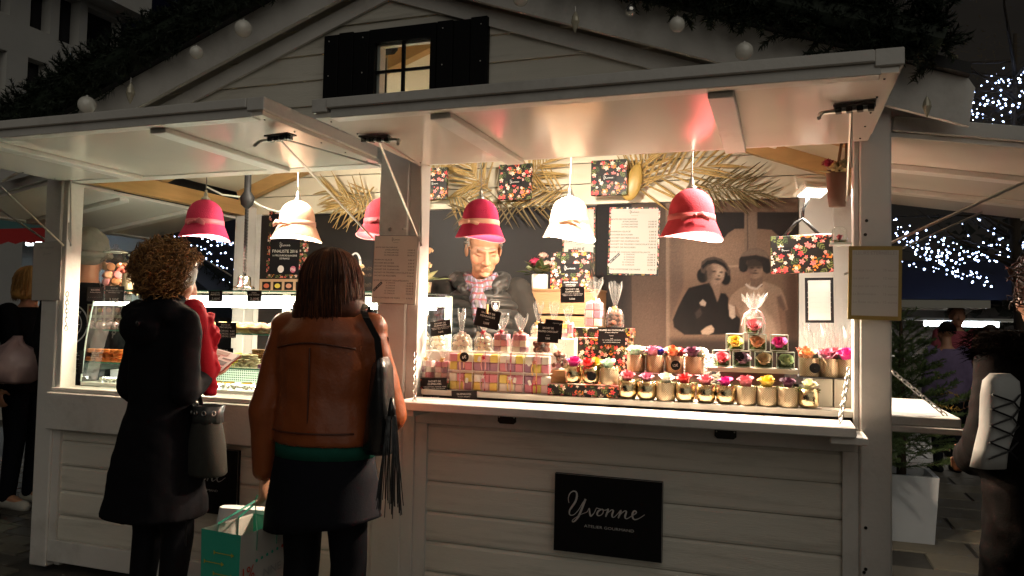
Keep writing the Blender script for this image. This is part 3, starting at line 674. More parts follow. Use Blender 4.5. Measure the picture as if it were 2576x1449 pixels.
card('price_sheet', 'faded paper notice fixed to the left corner post', 'notice', (86, 610), (157, 607), (79, 756), -.008, mat('dim_paper', (.50, .46, .41), .6, var=.1), [('PETIT DEJEUNER', .5, .10, .03, 'c', .5)] + [('- - - - - - - - - - -'[:11+i % 4*2], .1, .36+.07*i, .016, 'l', .62-.06*(i % 3)) for i in range(6)], ink=grey_ink, script=[(.52, .2, .3)], border=(BLKCARD, .001))
FL = [('FLEURS ETERNELLES', .5, .095, .045, 'c', .82)]
for i, (a, b) in enumerate((('-Le pot carré :', '10 euros'), ('-Le pot or :', '12 euros'), ('-Le pot en verre :', '12 euros'), ('-La Bonbonnière', '15 euros'), ('-La Rose en cire :', '15 euros'))):
    FL += [(a, .07, .325+.108*i, .036, 'l', .03*len(a)), (b, .91, .325+.108*i, .036, 'r', .25)]
card('flower_price_frame', 'gold framed flower price list on the right corner post', 'sign', (2134, 619), (2268, 619), (2133, 803), -.024, mat('gold_frame', (.28, .19, .045), .45, .35, var=.2), FL, th=.018, ink=grey_ink, inner=(mat('grey_paper', (.42, .40, .37), .6), .065, .055))
card('flower_price_frame', 'black framed flower price list leaning on the right opening', 'sign', (2022, 699), (2094, 698), (2026, 812), .92, BLKCARD, FL, th=.016, ink=grey_ink, inner=(mat('bright_paper', (.32, .31, .29), .6), .11, .06))
# shop name boards
def shopname(o, w, h): pass
card('shop_sign', 'square black shop sign with white script name on the right front panel', 'sign', (1393, 1189), (1664, 1213), (1392, 1384), -.008, BLACK, [('ATELIER GOURMAND', .52, .64, .036, 'c', .46)], th=.018, ink=mat('sign_white', (.42, .40, .38), .6), script=[(.49, .42, .71)], border=(mat('board_edge', (.25, .24, .22), .6), .0015))
lx0 = P(603, 1135, Y=0).x - .44
a = P(470, 1120, Y=-.006)
def wp(x, z, y): 
    v = RC.transposed() @ (Vector((x, y, z)) - CAMP); return (IW/2 + FPX*v.x/-v.z, IH/2 - FPX*v.y/-v.z)
card('shop_sign', 'square black shop sign half hidden behind the customer in the dark coat', 'sign', wp(lx0, .705, -.008), wp(lx0+.44, .705, -.008), wp(lx0, .398, -.008), -.008, BLACK, [('ATELIER GOURMAND', .52, .64, .036, 'c', .46)], th=.018, ink=MATS['sign_white'], script=[(.49, .42, .71)], border=(MATS['board_edge'], .0015))
# award poster and picture strip
def poster(o, w, h):
    q = MB(); q.box(.07*w, .80*w, -.0010, -.0002, .05*h, .96*h); q.build('black_panel', BLKCARD, o)
    for x, c, r in ((.36, (.75, .7, .66), .055), (.66, (.55, .12, .2), .05)):
        d = MB(); d.disc(r*h, 0, 20, Matrix.Translation((x*w, -.0018, .13*h)) @ Matrix.Rotation(PI/2, 4, 'X')); d.build('emblem', mat('emblem%.2f' % x, c, .6), o)
    d = MB(); put_text(d, 'M6', .66*w, .13*h, .05*h, None, 'c', -.0024); lettering_build(d, CHALK, o)
    for i in range(5):
        d = MB(); d.ball((.28*w+.1*w*i, -.002, (.80+.03*(i % 2))*h), (.05*w, .002, .04*h)); d.build('pastry_picture', mat('pastry_pic', (.45, .22, .12), .6, var=.5, vscale=60), o)
card('award_poster', 'black award poster with floral edge on the back wall', 'poster', (668, 532), (770, 531), (669, 698), YB-.024, FLORALB, [('FINALISTE 2016', .44, .60, .046, 'c', .62), ('LA MEILLEURE BOULANGERIE', .44, .665, .026, 'c', .60), ('DE FRANCE', .44, .71, .026, 'c', .24)], script=[(.44, .51, .28)], extra=poster)
def strip(o, w, h):
    for i in range(4):
        q = MB(); q.box((.06+.235*i)*w, (.24+.235*i)*w, -.001, -.0002, .2*h, .8*h); f = q.build('photo', BLKCARD, o)
        d = MB(); d.ball(((.15+.235*i)*w, -.0015, .5*h), (.06*w, .0015, .17*h)); d.build('eclair_picture', mat('eclair%d' % i, ((.5, .12, .05), (.6, .5, .06), (.55, .25, .15), (.5, .2, .1))[i], .6), f)
card('picture_strip', 'pale strip of four pastry pictures below the award poster', 'poster', (652, 702), (772, 702), (652, 736), YB-.022, mat('tan_board', (.50, .34, .20), .5), extra=strip)
# big white brush script on the charcoal wall
for pts in ([(868, 705, 3), (876, 668, 4), (884, 645, 5), (896, 637, 5), (905, 650, 7), (907, 680, 8), (903, 706, 7)], [(1038, 775, 3), (1052, 742, 4), (1068, 722, 6), (1090, 719, 7), (1112, 725, 5), (1100, 742, 5), (1084, 768, 9), (1090, 780, 9), (1102, 770, 5), (1120, 745, 3)], [(1298, 752, 3), (1314, 742, 4), (1326, 731, 5), (1322, 722, 4), (1310, 722, 3)]):
    m = MB(); q = [P(a, b, Y=YB-.019) for a, b, _ in pts]; vs = []
    fine = []; 
    for i in range(len(q)-1):
        p0 = q[max(i-1, 0)]; p1 = q[i]; p2 = q[i+1]; p3 = q[min(i+2, len(q)-1)]
        for t in (0, .25, .5, .75): fine.append((.5*((2*p1) + (p2-p0)*t + (2*p0-5*p1+4*p2-p3)*t*t + (3*p1-p0-3*p2+p3)*t**3), (pts[i][2]*(1-t)+pts[i+1][2]*t)*.0012))
    for i, (c, w) in enumerate(fine):
        d = fine[min(i+1, len(fine)-1)][0] - fine[max(i-1, 0)][0]; nn = Vector((-d.z, 0, d.x)).normalized(); vs += [c+nn*w, c-nn*w]
    m.add(vs, [(2*i, 2*i+1, 2*i+3, 2*i+2) for i in range(len(fine)-1)]); m.build('painted_script', CHALK, bw)
# ---------------------------------------------------------- sepia mural, a printed panel
def s2l(c): return tuple(((x/255+.055)/1.055)**2.4 if x > 10 else x/255/12.92 for x in c)
mx0, mx1, mz0, mz1 = pw, pw3, 1.02, 2.07; NX, NZ = 230, 200
gx, gz = np.meshgrid(np.linspace(mx0, mx1, NX), np.linspace(mz0, mz1, NZ)); ym = YB-.0165
RT = np.array(RC.transposed()); q = np.stack([gx-CAMP.x, np.full_like(gx, ym-CAMP.y), gz-CAMP.z], -1) @ RT.T
zx = ((IW/2 + FPX*q[..., 0]/-q[..., 2]) - 1509.4)/.3039; zy = ((IH/2 - FPX*q[..., 1]/-q[..., 2]) - 503.1)/.3039
img = np.zeros(zx.shape + (3,)); img[:] = s2l((128, 104, 86))
def sm(d, w): t = np.clip(.5 - d/(2*w), 0, 1); return t*t*(3-2*t)
def poly(pts, c, w=6, tex=0):
    pts = np.array(pts, float); ins = np.zeros(zx.shape, bool); dist = np.full(zx.shape, 1e9); n = len(pts)
    for i in range(n):
        (x1, y1), (x2, y2) = pts[i], pts[(i+1) % n]
        cr = ((y1 > zy) != (y2 > zy)) & (zx < (x2-x1)*(zy-y1)/((y2-y1) if y2 != y1 else 1e-9) + x1); ins ^= cr
        dx, dy = x2-x1, y2-y1; t = np.clip(((zx-x1)*dx + (zy-y1)*dy)/(dx*dx+dy*dy+1e-9), 0, 1); dist = np.minimum(dist, np.hypot(zx-x1-t*dx, zy-y1-t*dy))
    a = sm(np.where(ins, -dist, dist), w)[..., None]; img[:] = img*(1-a) + np.array(s2l(c))*a
def ell(cx, cy, rx, ry, c, w=8, al=1.0):
    d = (np.hypot((zx-cx)/rx, (zy-cy)/ry) - 1)*min(rx, ry); a = sm(d, w)[..., None]*al; img[:] = img*(1-a) + np.array(s2l(c))*a
poly([(-90, -50), (265, -50), (265, 1700), (-90, 1700)], (52, 45, 42), 3)
poly([(265, -50), (545, -50), (552, 1700), (265, 1700)], (98, 80, 67), 4); ell(420, 700, 160, 500, (118, 97, 82), 150, .6)
poly([(545, -50), (575, -50), (580, 1700), (550, 1700)], (140, 118, 100), 4)
poly([(580, 100), (700, 100), (690, 720), (580, 1000)], (112, 92, 78), 20); ell(1000, 430, 330, 200, (150, 124, 104), 150, .8); ell(1480, 420, 150, 150, (140, 115, 96), 100, .7)
poly([(850, 100), (1195, 100), (1195, 238), (1115, 240), (1060, 275), (1010, 335), (960, 350), (850, 352)], (58, 50, 46), 5)
poly([(1300, 100), (1660, 100), (1660, 420), (1560, 380), (1480, 300), (1420, 248), (1300, 238)], (62, 53, 48), 5)
poly([(1195, 100), (1298, 100), (1298, 420), (1195, 420)], (134, 112, 95), 4); poly([(1215, 100), (1228, 100), (1228, 420), (1215, 420)], (104, 86, 72), 3)
poly([(1030, 540), (1160, 540), (1160, 556), (1030, 556)], (165, 138, 116), 5); poly([(1540, 620), (1660, 520), (1660, 1150), (1540, 1150)], (96, 76, 62), 60)
poly([(580, 1150), (560, 1700), (1660, 1700), (1660, 1150)], (70, 58, 50), 40)
# first figure
ell(850, 625, 48, 62, (34, 29, 27)); ell(1040, 650, 42, 55, (34, 29, 27))
poly([(910, 680), (1000, 690), (985, 790), (968, 850), (915, 750)], (140, 116, 98), 6)
poly([(735, 728), (820, 705), (905, 685), (935, 740), (972, 848), (1000, 770), (1040, 775), (1064, 810), (1060, 900), (1165, 985), (1150, 1100), (980, 1115), (700, 1115), (612, 1055), (603, 990), (645, 890), (690, 800)], (36, 31, 29), 6)
ell(960, 610, 72, 92, (152, 127, 108)); ell(905, 600, 30, 80, (96, 79, 67), 24, .8); ell(990, 600, 26, 40, (178, 152, 130), 20, .8)
for ex, ey, rx, ry in ((945, 592, 17, 7), (1003, 598, 15, 7), (975, 655, 22, 7), (984, 628, 9, 6)): ell(ex, ey, rx, ry, (62, 50, 43), 6, .9)
poly([(832, 560), (842, 510), (885, 480), (945, 468), (1010, 488), (1050, 525), (1078, 580), (1080, 625), (1060, 625), (1030, 560), (985, 530), (930, 528), (885, 555), (865, 610), (838, 600)], (92, 76, 65), 5)
poly([(842, 545), (890, 500), (960, 492), (1030, 525), (1060, 575), (1055, 590), (1010, 545), (950, 520), (890, 535), (850, 575)], (44, 38, 35), 5)
poly([(835, 1085), (880, 1050), (920, 1035), (945, 1065), (940, 1095), (900, 1115), (845, 1112)], (176, 150, 128), 6); poly([(822, 850), (850, 822), (880, 850), (870, 880), (835, 872)], (170, 150, 132), 4)
poly([(785, 935), (830, 890), (845, 940), (830, 965), (800, 985)], (74, 63, 56), 6)
# second figure
poly([(1150, 735), (1240, 690), (1345, 672), (1440, 700), (1500, 735), (1530, 800), (1555, 905), (1520, 925), (1490, 865), (1470, 880), (1500, 1000), (1550, 1160), (1170, 1160), (1160, 960), (1120, 870), (1062, 868), (1085, 790)], (150, 126, 106), 6)
poly([(1250, 690), (1350, 690), (1350, 900), (1440, 1000), (1480, 1160), (1200, 1160), (1190, 960)], (174, 148, 126), 26); poly([(1475, 880), (1530, 915), (1555, 1160), (1505, 1160)], (132, 106, 88), 8); poly([(1066, 860), (1115, 880), (1120, 970), (1095, 985), (1070, 960)], (182, 160, 140), 5)
poly([(1462, 800), (1500, 790), (1545, 900), (1520, 920), (1470, 860)], (112, 92, 78), 14)
poly([(1245, 640), (1350, 640), (1345, 715), (1295, 735), (1245, 710)], (120, 98, 82), 6); ell(1285, 560, 68, 92, (146, 121, 102)); ell(1245, 560, 30, 70, (108, 88, 75), 22, .8)
poly([(1205, 480), (1365, 480), (1365, 560), (1210, 560)], (72, 60, 52), 22); ell(1190, 560, 34, 38, (46, 39, 36))
for ex, ey, rx, ry in ((1258, 562, 16, 6), (1312, 562, 16, 6), (1284, 606, 24, 6), (1286, 585, 9, 6)): ell(ex, ey, rx, ry, (62, 50, 43), 6, .9)
poly([(1148, 560), (1152, 490), (1185, 440), (1235, 408), (1300, 398), (1360, 420), (1400, 470), (1415, 560), (1408, 600), (1380, 612), (1350, 590), (1340, 520), (1280, 492), (1215, 500), (1205, 560), (1190, 596), (1160, 590)], (56, 48, 44), 5)
poly([(1160, 470), (1190, 432), (1240, 404), (1310, 398), (1370, 425), (1405, 490), (1360, 470), (1290, 455), (1210, 465)], (128, 107, 92), 8); poly([(1200, 700), (1240, 735), (1300, 742), (1345, 700), (1340, 690), (1298, 726), (1245, 718), (1210, 690)], (190, 172, 156), 4)
rs = np.random.RandomState(3); img *= (1 + .06*rs.randn(*zx.shape)[..., None])*(.60)
img = .155*(np.clip(img, 0, 1)/.16)**1.35*np.array((.90, 1.0, 1.16))
vs = np.stack([gx, np.full_like(gx, ym), gz], -1).reshape(-1, 3); me = bpy.data.meshes.new('mural_panel')
idx = np.arange(NX*NZ).reshape(NZ, NX); fs = np.stack([idx[:-1, :-1], idx[:-1, 1:], idx[1:, 1:], idx[1:, :-1]], -1).reshape(-1, 4)
me.from_pydata(vs.tolist(), [], fs.tolist()); at = me.color_attributes.new('col', 'FLOAT_COLOR', 'POINT'); at.data.foreach_set('color', np.concatenate([np.clip(img, 0, 1).reshape(-1, 3), np.ones((NX*NZ, 1))], 1).ravel())
me.materials.append(vcol_mat('sepia_print', .6, spec=.12)); mu = bpy.data.objects.new('printed_picture', me); C.objects.link(mu)
pnl = MB().box(mx0, mx1, YB-.0155, YB+.008, .12, 2.072).build('mural_board', CHAR); tag(pnl, 'sepia mural board of two women in cloche hats on the back wall', 'mural'); mu.parent = pnl
# ============================================================ goods on the counter
def gold_lattice(name, col):
    m = mat(name, col, .38, .75, var=.15, vscale=40); nt = m.node_tree; N = nt.nodes; L = nt.links; b = N['Principled BSDF']
    tc = N.new('ShaderNodeTexCoord'); sp = N.new('ShaderNodeSeparateXYZ'); L.new(tc.outputs['Object'], sp.inputs[0])
    def M(op, a, b_=None):
        n = N.new('ShaderNodeMath'); n.operation = op
        for i, x in enumerate((a, b_)):
            if x is None: continue
            if isinstance(x, (int, float)): n.inputs[i].default_value = x
            else: L.new(x, n.inputs[i])
        return n.outputs[0]
    an = M('MULTIPLY', M('ARCTAN2', sp.outputs[1], sp.outputs[0]), 13); zz = M('MULTIPLY', sp.outputs[2], 360)
    g = M('MINIMUM', M('ABSOLUTE', M('SINE', M('ADD', an, zz))), M('ABSOLUTE', M('SINE', M('SUBTRACT', an, zz))))
    bp = N.new('ShaderNodeBump'); bp.inputs['Strength'].default_value = .9; bp.inputs['Distance'].default_value = .002; L.new(M('MINIMUM', g, .35), bp.inputs['Height']); L.new(bp.outputs[0], b.inputs['Normal'])
    mx = N.new('ShaderNodeMix'); mx.data_type = 'RGBA'; mx.inputs[6].default_value = (col[0]*.42, col[1]*.38, col[2]*.3, 1); mx.inputs[7].default_value = (*col, 1)
    L.new(M('LESS_THAN', .2, g), mx.inputs[0]); L.new(mx.outputs[2], b.inputs['Base Color']); return m
LATT = gold_lattice('gold_lattice', (.64, .51, .34)); LATTP = gold_lattice('rose_gold_lattice', (.60, .38, .26))
MERC = mat('mercury_gold', (.72, .57, .33), .22, 1.0, var=.45, vscale=70, bump=.12, bscale=120)
MOSS = mat('moss', (.10, .13, .025), .8, var=.5, vscale=60)
ROSEC = {'pink': (.72, .14, .19), 'mauve': (.55, .17, .27), 'white': (.85, .80, .68), 'red': (.72, .03, .035), 'magenta': (.75, .02, .27), 'oldrose': (.60, .13, .17), 'yellow': (.85, .55, .07), 'plum': (.10, .015, .06), 'ivory': (.85, .78, .50), 'mint': (.55, .78, .62), 'blue': (.05, .05, .42), 'peach': (.85, .40, .20), 'coral': (.85, .24, .12), 'beige': (.78, .55, .30), 'lime': (.68, .80, .42), 'lilac': (.55, .30, .42)}
def petal_mesh(r0, r1, H, W, curl, name):
    m = MB(); nu, nv = 7, 6; vs = []
    for j in range(nv):
        v = j/(nv-1)
        for i in range(nu):
            u = -1+2*i/(nu-1); w = W*math.sin(PI*(.12+.66*v)); R = r0+(r1-r0)*v**.5 + curl*max(0, v-.65)**2*8*(1+.3*u*u) + .02*math.sin(5*u+3*v); a = u*w
            vs.append((R*math.cos(a), R*math.sin(a), H*v - .06*u*u*v - curl*.6*max(0, v-.65)**2*8 + .015*math.sin(7*u)))
    m.add(vs, [(j*nu+i, j*nu+i+1, (j+1)*nu+i+1, (j+1)*nu+i) for j in range(nv-1) for i in range(nu-1)]); return mesh_only(m, name, mat('rose_pink', ROSEC['pink'], .7, sheen=.2), True)
PET = [petal_mesh(.04, .15, .72, 1.5, .0, 'petal_inner'), petal_mesh(.06, .26, .70, 1.25, .03, 'petal_middle'), petal_mesh(.08, .37, .62, 1.15, .09, 'petal_outer')]
m = MB(); vs = []; n = 30
for i in range(n+1):
    a = i/n*4*PI; r = .03+.09*i/n; vs += [(r*.7*math.cos(a), r*.7*math.sin(a), .25), (r*math.cos(a), r*math.sin(a), .60-.06*i/n)]
m.add(vs, [(2*i, 2*i+1, 2*i+3, 2*i+2) for i in range(n)]); m.ball((0, 0, .25), (.12, .12, .25)); BUD = mesh_only(m, 'rose', MATS['rose_pink'], True)
def rose(parent, col, size, loc, tilt=(0, 0)):
    mm = mat('rose_' + col, ROSEC[col], .65, sheen=.2, var=.12, vscale=80)
    M = Matrix.Translation(loc) @ Matrix.Rotation(tilt[0], 4, 'X') @ Matrix.Rotation(tilt[1], 4, 'Y') @ Matrix.Rotation(rnd.uniform(0, 6.3), 4, 'Z') @ Matrix.Scale(size, 4)
    b = inst(BUD, 'rose', parent, M, mm); k = 0
    for me, n, ph in ((PET[0], 3, 0), (PET[1], 4, .5), (PET[2], 5, .2)):
        for i in range(n): inst(me, 'petal', b, Matrix.Rotation(2*PI*i/n+ph+rnd.uniform(-.12, .12), 4, 'Z') @ Matrix.Rotation(rnd.uniform(-.08, .10), 4, 'Y') @ Matrix.Scale(rnd.uniform(.92, 1.06), 4), mm)
    return b
def moss_mesh(r, name):
    m = MB()
    for i in range(150):
        a = rnd.uniform(0, 6.28); q = r*math.sqrt(rnd.random()); c = Vector((q*math.cos(a), q*math.sin(a), rnd.uniform(-.003, .006))); d = Vector((math.cos(a)*rnd.uniform(.3, 1.3), math.sin(a)*rnd.uniform(.3, 1.3), rnd.uniform(-.3, 1))).normalized(); s = d.orthogonal().normalized()*.0016; L = rnd.uniform(.007, .016)
        m.add([c-s, c+s, c+d*L*.6+s*.7+Vector((0, 0, .002)), c+d*L], [(0, 1, 2, 3)])
    m.ball((0, 0, -.004), (r*.95, r*.95, .008), 12, 6); return mesh_only(m, name, MOSS)
MOSSM = moss_mesh(.036, 'moss')
R0 = .0385
def pot_mesh(kind):
    m = MB()
    if kind == 'merc': prof = [(.001, 0), (.026, 0), (.033, .004), (.037, .014), (.0382, .03), (.0382, .073), (.0365, .073), (.0355, .066), (.001, .064)]
    else: prof = [(.001, 0), (.036, 0), (.0372, .002), (.0378, .02), (.038, .071), (.0368, .0725), (.0355, .070), (.035, .066), (.001, .064)]
    m.lathe(prof, 28); return mesh_only(m, 'pot', MERC if kind == 'merc' else LATT, True)
PM = {'merc': pot_mesh('merc'), 'latt': pot_mesh('latt')}; PM['lattp'] = PM['latt']
DISC = BLKCARD
def rose_pot(pos, kind, cols, sc, lab, group, price=None):
    t = thing('rose_pot', lab, 'flower pot', pos, rnd.uniform(-.3, .3), group)
    inst(PM[kind], 'pot', t, Matrix.Scale(sc, 4), LATTP if kind == 'lattp' else None); inst(MOSSM, 'moss', t, Matrix.Translation((0, 0, .066*sc)) @ Matrix.Scale(sc, 4))
    for i, c in enumerate(cols):
        off = (0, 0) if len(cols) == 1 else ((-.006, -.012), (.016, .018), (-.02, .02))[i]
        rose(t, c, .069*sc*rnd.uniform(.92, 1.10), (off[0]*sc, off[1]*sc, .062*sc), (rnd.uniform(.1, .4), rnd.uniform(-.2, .2)))
    if price is not None:
        m = MB(); M = Matrix.Translation((.012*sc, -.041*sc, .035*sc)); M2 = M @ Matrix.Rotation(PI/2, 4, 'X'); m.lathe([(.001, -.001), (.020*sc, -.001), (.020*sc, .001), (.001, .001)], 22, M2); d = m.build('price_disc', DISC, t)
        if price: q = MB(); put_text(q, price, .012*sc, .035*sc, .011*sc, None, 'c', -.0432*sc, .12); lettering_build(q, CHALK, d)
    return t
TZ = 1.0352
FRONT = [(1579, 'merc', 'oldrose'), (1627, 'merc', 'mauve'), (1675, 'latt', 'white'), (1724, 'merc', 'red'), (1776, 'merc', 'oldrose'), (1826, 'merc', 'magenta'), (1878, 'latt', 'oldrose'), (1930, 'latt', 'yellow'), (1982, 'latt', 'plum'), (2034, 'merc', 'ivory')]
KN = {'merc': 'mirrored gold', 'latt': 'lattice gold', 'lattp': 'lattice rose gold'}
CN = {'oldrose': 'dusty pink', 'mint': 'mint'}
seen = {}
for i, (px, k, c) in enumerate(FRONT):
    y = .066; base = Vector((P(px, 1000, Y=y).x, y, TZ)); nm = CN.get(c, c)
    lab = '%s rose in a %s pot %s' % (nm, KN[k], {1579: 'beside the floral tray', 1776: 'next to the magenta rose'}.get(px, 'in the front row'))
    rose_pot(base, k, [c], rnd.uniform(.96, 1.03), lab, 'potted roses on the flower counter')
# floral tray with three more pots
def floral_box(tl, br, Y, depth, lab, name='floral_box', m=FLORAL, cat='box', lid=True, zb=None, zt=None):
    a = P(*tl, Y=Y); b = P(*br, Y=Y); z1 = a.z if zt is None else zt; z0 = b.z if zb is None else zb; w = b.x-a.x; h = z1-z0
    t = thing(name, lab, cat, ((a.x+b.x)/2, Y+depth/2, z0), 0)
    q = MB(); q.box(-w/2, w/2, -depth/2, depth/2, 0, h*(.68 if lid else 1), bev=.0015); q.build('box_body', m, t)
    if lid: q = MB(); q.box(-w/2-.002, w/2+.002, -depth/2-.002, depth/2+.002, h*.68, h, bev=.0015); q.build('lid', m, t)
    return t
floral_box((1377, 966), (1556, 1006), .045, .10, 'low dark floral box under three rose pots', lid=False, zb=TZ)
fz = P(1450, 966, Y=.045).z
for px, k, cs, pr in ((1442, 'merc', ['magenta'], None), (1487, 'merc', ['red', 'yellow'], ''), (1533, 'latt', ['mint'], None)):
    rose_pot(Vector((P(px, 950, Y=.088).x, .088, fz+.0005)), k, cs, .96, '%s in a %s pot on the floral box' % (' and '.join(CN.get(c, c) for c in cs) + (' roses' if len(cs) > 1 else ' rose'), KN[k]), 'potted roses on the flower counter', pr)
# raised step behind
DKR = mat('mauve_riser', (.10, .045, .045), .3)
sx0 = P(1566, 940, Y=.20).x; sx1 = P(1775, 940, Y=.20).x; sz = P(1650, 938, Y=.22).z
tag(MB().box(sx0, sx1, .19, .36, TZ, sz, bev=.002).build('display_step', DKR), 'dark mauve display step behind the front row of roses', 'step')
for px, cs, pr in ((1600, ['mint', 'white'], None), (1648, ['mauve', 'blue'], None), (1697, ['coral', 'pink', 'oldrose'], '12€'), (1747, ['plum', 'white'], None)):
    rose_pot(Vector((P(px, 925, Y=.24).x, .24, sz+.0005)), 'lattp', cs, 1.0, '%s in a rose gold lattice pot on the mauve step' % (' and '.join(CN.get(c, c) for c in cs[:2]) + ' roses'), 'potted roses on the flower counter', pr)
# white gift boxes carrying two pots by the post
wz = P(2060, 948, Y=.2).z
for i, px in enumerate((2070, 2122)):
    x = P(px, 1000, Y=.15).x; t = thing('gift_box', ('plain white gift box beside the ivory rose', 'plain white gift box beside the right jamb')[i], 'box', (x, .20, TZ), 0, 'white gift boxes')
    q = MB(); q.box(-.034, .034, -.06, .10, 0, wz-TZ-.003, bev=.002); q.build('box_body', mat('ivory_box', (.60, .56, .46), .45), t)
    q = MB(); q.box(-.022, .022, -.0615, -.0602, .02, wz-TZ-.02).box(-.016, .016, -.0622, -.0616, .026, wz-TZ-.026); q.build('embossed_panel', MATS['ivory_box'], t)
x0 = P(2008, 950, Y=.15).x; tag(MB().box(x0, .250, .135, .36, wz-.0025, wz, bev=.001).build('display_shelf', mat('slate', (.04, .04, .04), .4)), 'thin slate shelf lying on the white gift boxes', 'shelf')
for px, cs, pr in ((2036, ['peach', 'mint', 'coral'], ''), (2087, ['mauve', 'pink', 'coral'], None), (2130, ['magenta', 'plum', 'white'], None)):
    rose_pot(Vector((P(px, 940, Y=.20).x, .20, wz+.0005)), 'latt', cs, 1.0, '%s roses in a gold lattice pot by the right post' % ' and '.join(CN.get(c, c) for c in cs[:2]), 'potted roses on the flower counter', pr)
# glass cube pyramid on its board
bz = P(1890, 926, Y=.15).z; bx0 = P(1779, 930, Y=.15).x; bx1 = P(2008, 945, Y=.15).x
tag(MB().box(bx0, bx1, .145, .25, bz-.018, bz, bev=.0015).build('display_board', mat('limed_board', (.58, .50, .40), .5, var=.1)), 'pale board carrying the pyramid of glass cubes', 'board')
tag(MB().box(bx0+.05, bx1-.05, .17, .23, TZ, bz-.0182).build('board_support', DKR), 'dark block holding up the pale board', 'support')
CUBEG = thin_glass('cube_glass', (.96, .985, .975), .04, .02, .35); CUBEE = mat('glass_rim', (.62, .72, .66), .08, spec=.8)
def glass_cube(pos, s, col, lab, wrap=False, tagd=False):
    t = thing('glass_cube_vase', lab, 'vase', pos, 0, 'glass cube vases with preserved roses'); h = s*.98; a = s/2; q = MB()
    for x0, x1, y0, y1 in ((-a, a, -a, -a+.003), (-a, a, a-.003, a), (-a, -a+.003, -a+.003, a-.003), (a-.003, a, -a+.003, a-.003)): q.box(x0, x1, y0, y1, .006, h)
    q.build('glass_wall', CUBEG, t); q = MB(); q.box(-a, a, -a, a, 0, .0058, bev=.001); q.build('glass_base', CUBEG, t)
    q = MB(); r = .0014; q.tube([(-a, -a, h), (a, -a, h), (a, a, h), (-a, a, h)], r, 6, closed=True)
    for sx in (-1, 1):
        for sy in (-1, 1): q.tube([(sx*a, sy*a, .002), (sx*a, sy*a, h)], r, 6)
    q.tube([(-a, -a, .003), (a, -a, .003), (a, a, .003), (-a, a, .003)], r, 6, closed=True); q.build('glass_rim', CUBEE, t)
    inst(MOSSM, 'moss', t, Matrix.Translation((0, 0, .014)) @ Matrix.Diagonal((s*11.5, s*11.5, 2.0, 1)))
    rose(t, col, s*.98, (0, -.002, .012), (rad(38), rnd.uniform(-.2, .2)))
    if tagd:
        q = MB(); q.lathe([(.001, -.001), (.019, -.001), (.019, .001), (.001, .001)], 20, Matrix.Translation((-.008, -a-.003, .043)) @ Matrix.Rotation(PI/2, 4, 'X')); q.build('price_disc', DISC, t)
    if wrap:
        q = MB(); n = 36
        prof = [(s*.62, 0), (s*.66, .03), (s*.68, h*.9), (s*.45, h*1.25), (.010, h*1.5), (.012, h*1.55), (.03, h*1.95), (.045, h*2.3)]
        vs = [(r*(1+.22*math.sin(9*2*PI*j/n+i)*(i > 2)+(.10 if i < 3 else 0)*abs(math.sin(2*2*PI*j/n)))*math.cos(2*PI*j/n), r*(1+.2*math.cos(7*2*PI*j/n+i)*(i > 2))*math.sin(2*PI*j/n), z+(.02*math.sin(11*2*PI*j/n) if i > 5 else 0)) for i, (r, z) in enumerate(prof) for j in range(n)]
        q.add(vs, [(i*n+j, i*n+(j+1) % n, (i+1)*n+(j+1) % n, (i+1)*n+j) for i in range(len(prof)-1) for j in range(n)]); q.build('cellophane', CELLO, t, False)
        q = MB(); q.tube([(.012*math.cos(a), .012*math.sin(a), h*1.52) for a in [2*PI*i/12 for i in range(12)]], .002, 5, closed=True); q.tube([(.01, -.01, h*1.52), (.03, -.03, h*1.3), (.045, -.04, h*.6)], .0018, 5); q.tube([(-.01, -.01, h*1.52), (-.035, -.03, h*1.2), (-.046, -.04, h*.5)], .0018, 5); q.build('ribbon_tie', mat('pink_ribbon', (.75, .32, .32), .45), t)
    return t
cs = .0675
CW = {'pink': 'pink', 'lilac': 'lilac', 'beige': 'beige', 'lime': 'pale green', 'yellow': 'yellow', 'peach': 'peach', 'magenta': 'magenta'}
for row, (pxs, cols) in enumerate((((1815, 1866, 1921, 1976), ('pink', 'lilac', 'beige', 'lime')), ((1849, 1905, 1960), ('yellow', 'peach', 'magenta')), ((1896,), ('pink',)))):
    for px, c in zip(pxs, cols):
        lab = 'glass cube with a %s rose, %s' % (CW[c], ('bottom row of the pyramid', 'middle row of the pyramid', 'wrapped in cellophane on top of the pyramid')[row])
        glass_cube(Vector((P(px, 900, Y=.195).x, .195, bz+.0008+row*cs*1.0)), cs*.97, c, lab, row == 2, c == 'lilac')
# cellophane wrapped bouquets behind the right pots
def wrap_cone(pos, r, h, lab):
    t = thing('wrapped_gift', lab, 'gift', pos, 0, 'cellophane wrapped gifts'); q = MB(); n = 40
    prof = [(r*.5, 0), (r*.55, h*.15), (r*.25, h*.28), (r*.5, h*.5), (r*.85, h*.8), (r, h)]
    vs = [(rr*(1+.25*math.sin(7*2*PI*j/n+i*.6))*math.cos(2*PI*j/n), rr*(1+.25*math.cos(6*2*PI*j/n+i))*math.sin(2*PI*j/n), z + (h*.12*math.sin(5*2*PI*j/n+1) if i == 5 else 0)) for i, (rr, z) in enumerate(prof) for j in range(n)]
    q.add(vs, [(i*n+j, i*n+(j+1) % n, (i+1)*n+(j+1) % n, (i+1)*n+j) for i in range(len(prof)-1) for j in range(n)]); q.build('cellophane', CELLO, t)
    q = MB(); q.lathe([(.001, .004), (r*.42, .004), (r*.42, h*.13), (.001, h*.13)], 16); q.build('glass_cup', CUBEE, t, True)
    q = MB(); q.tube([(r*.27*math.cos(a), r*.27*math.sin(a), h*.28) for a in [2*PI*i/12 for i in range(12)]], .003, 5, closed=True); q.build('ribbon_tie', MATS['pink_ribbon'], t)
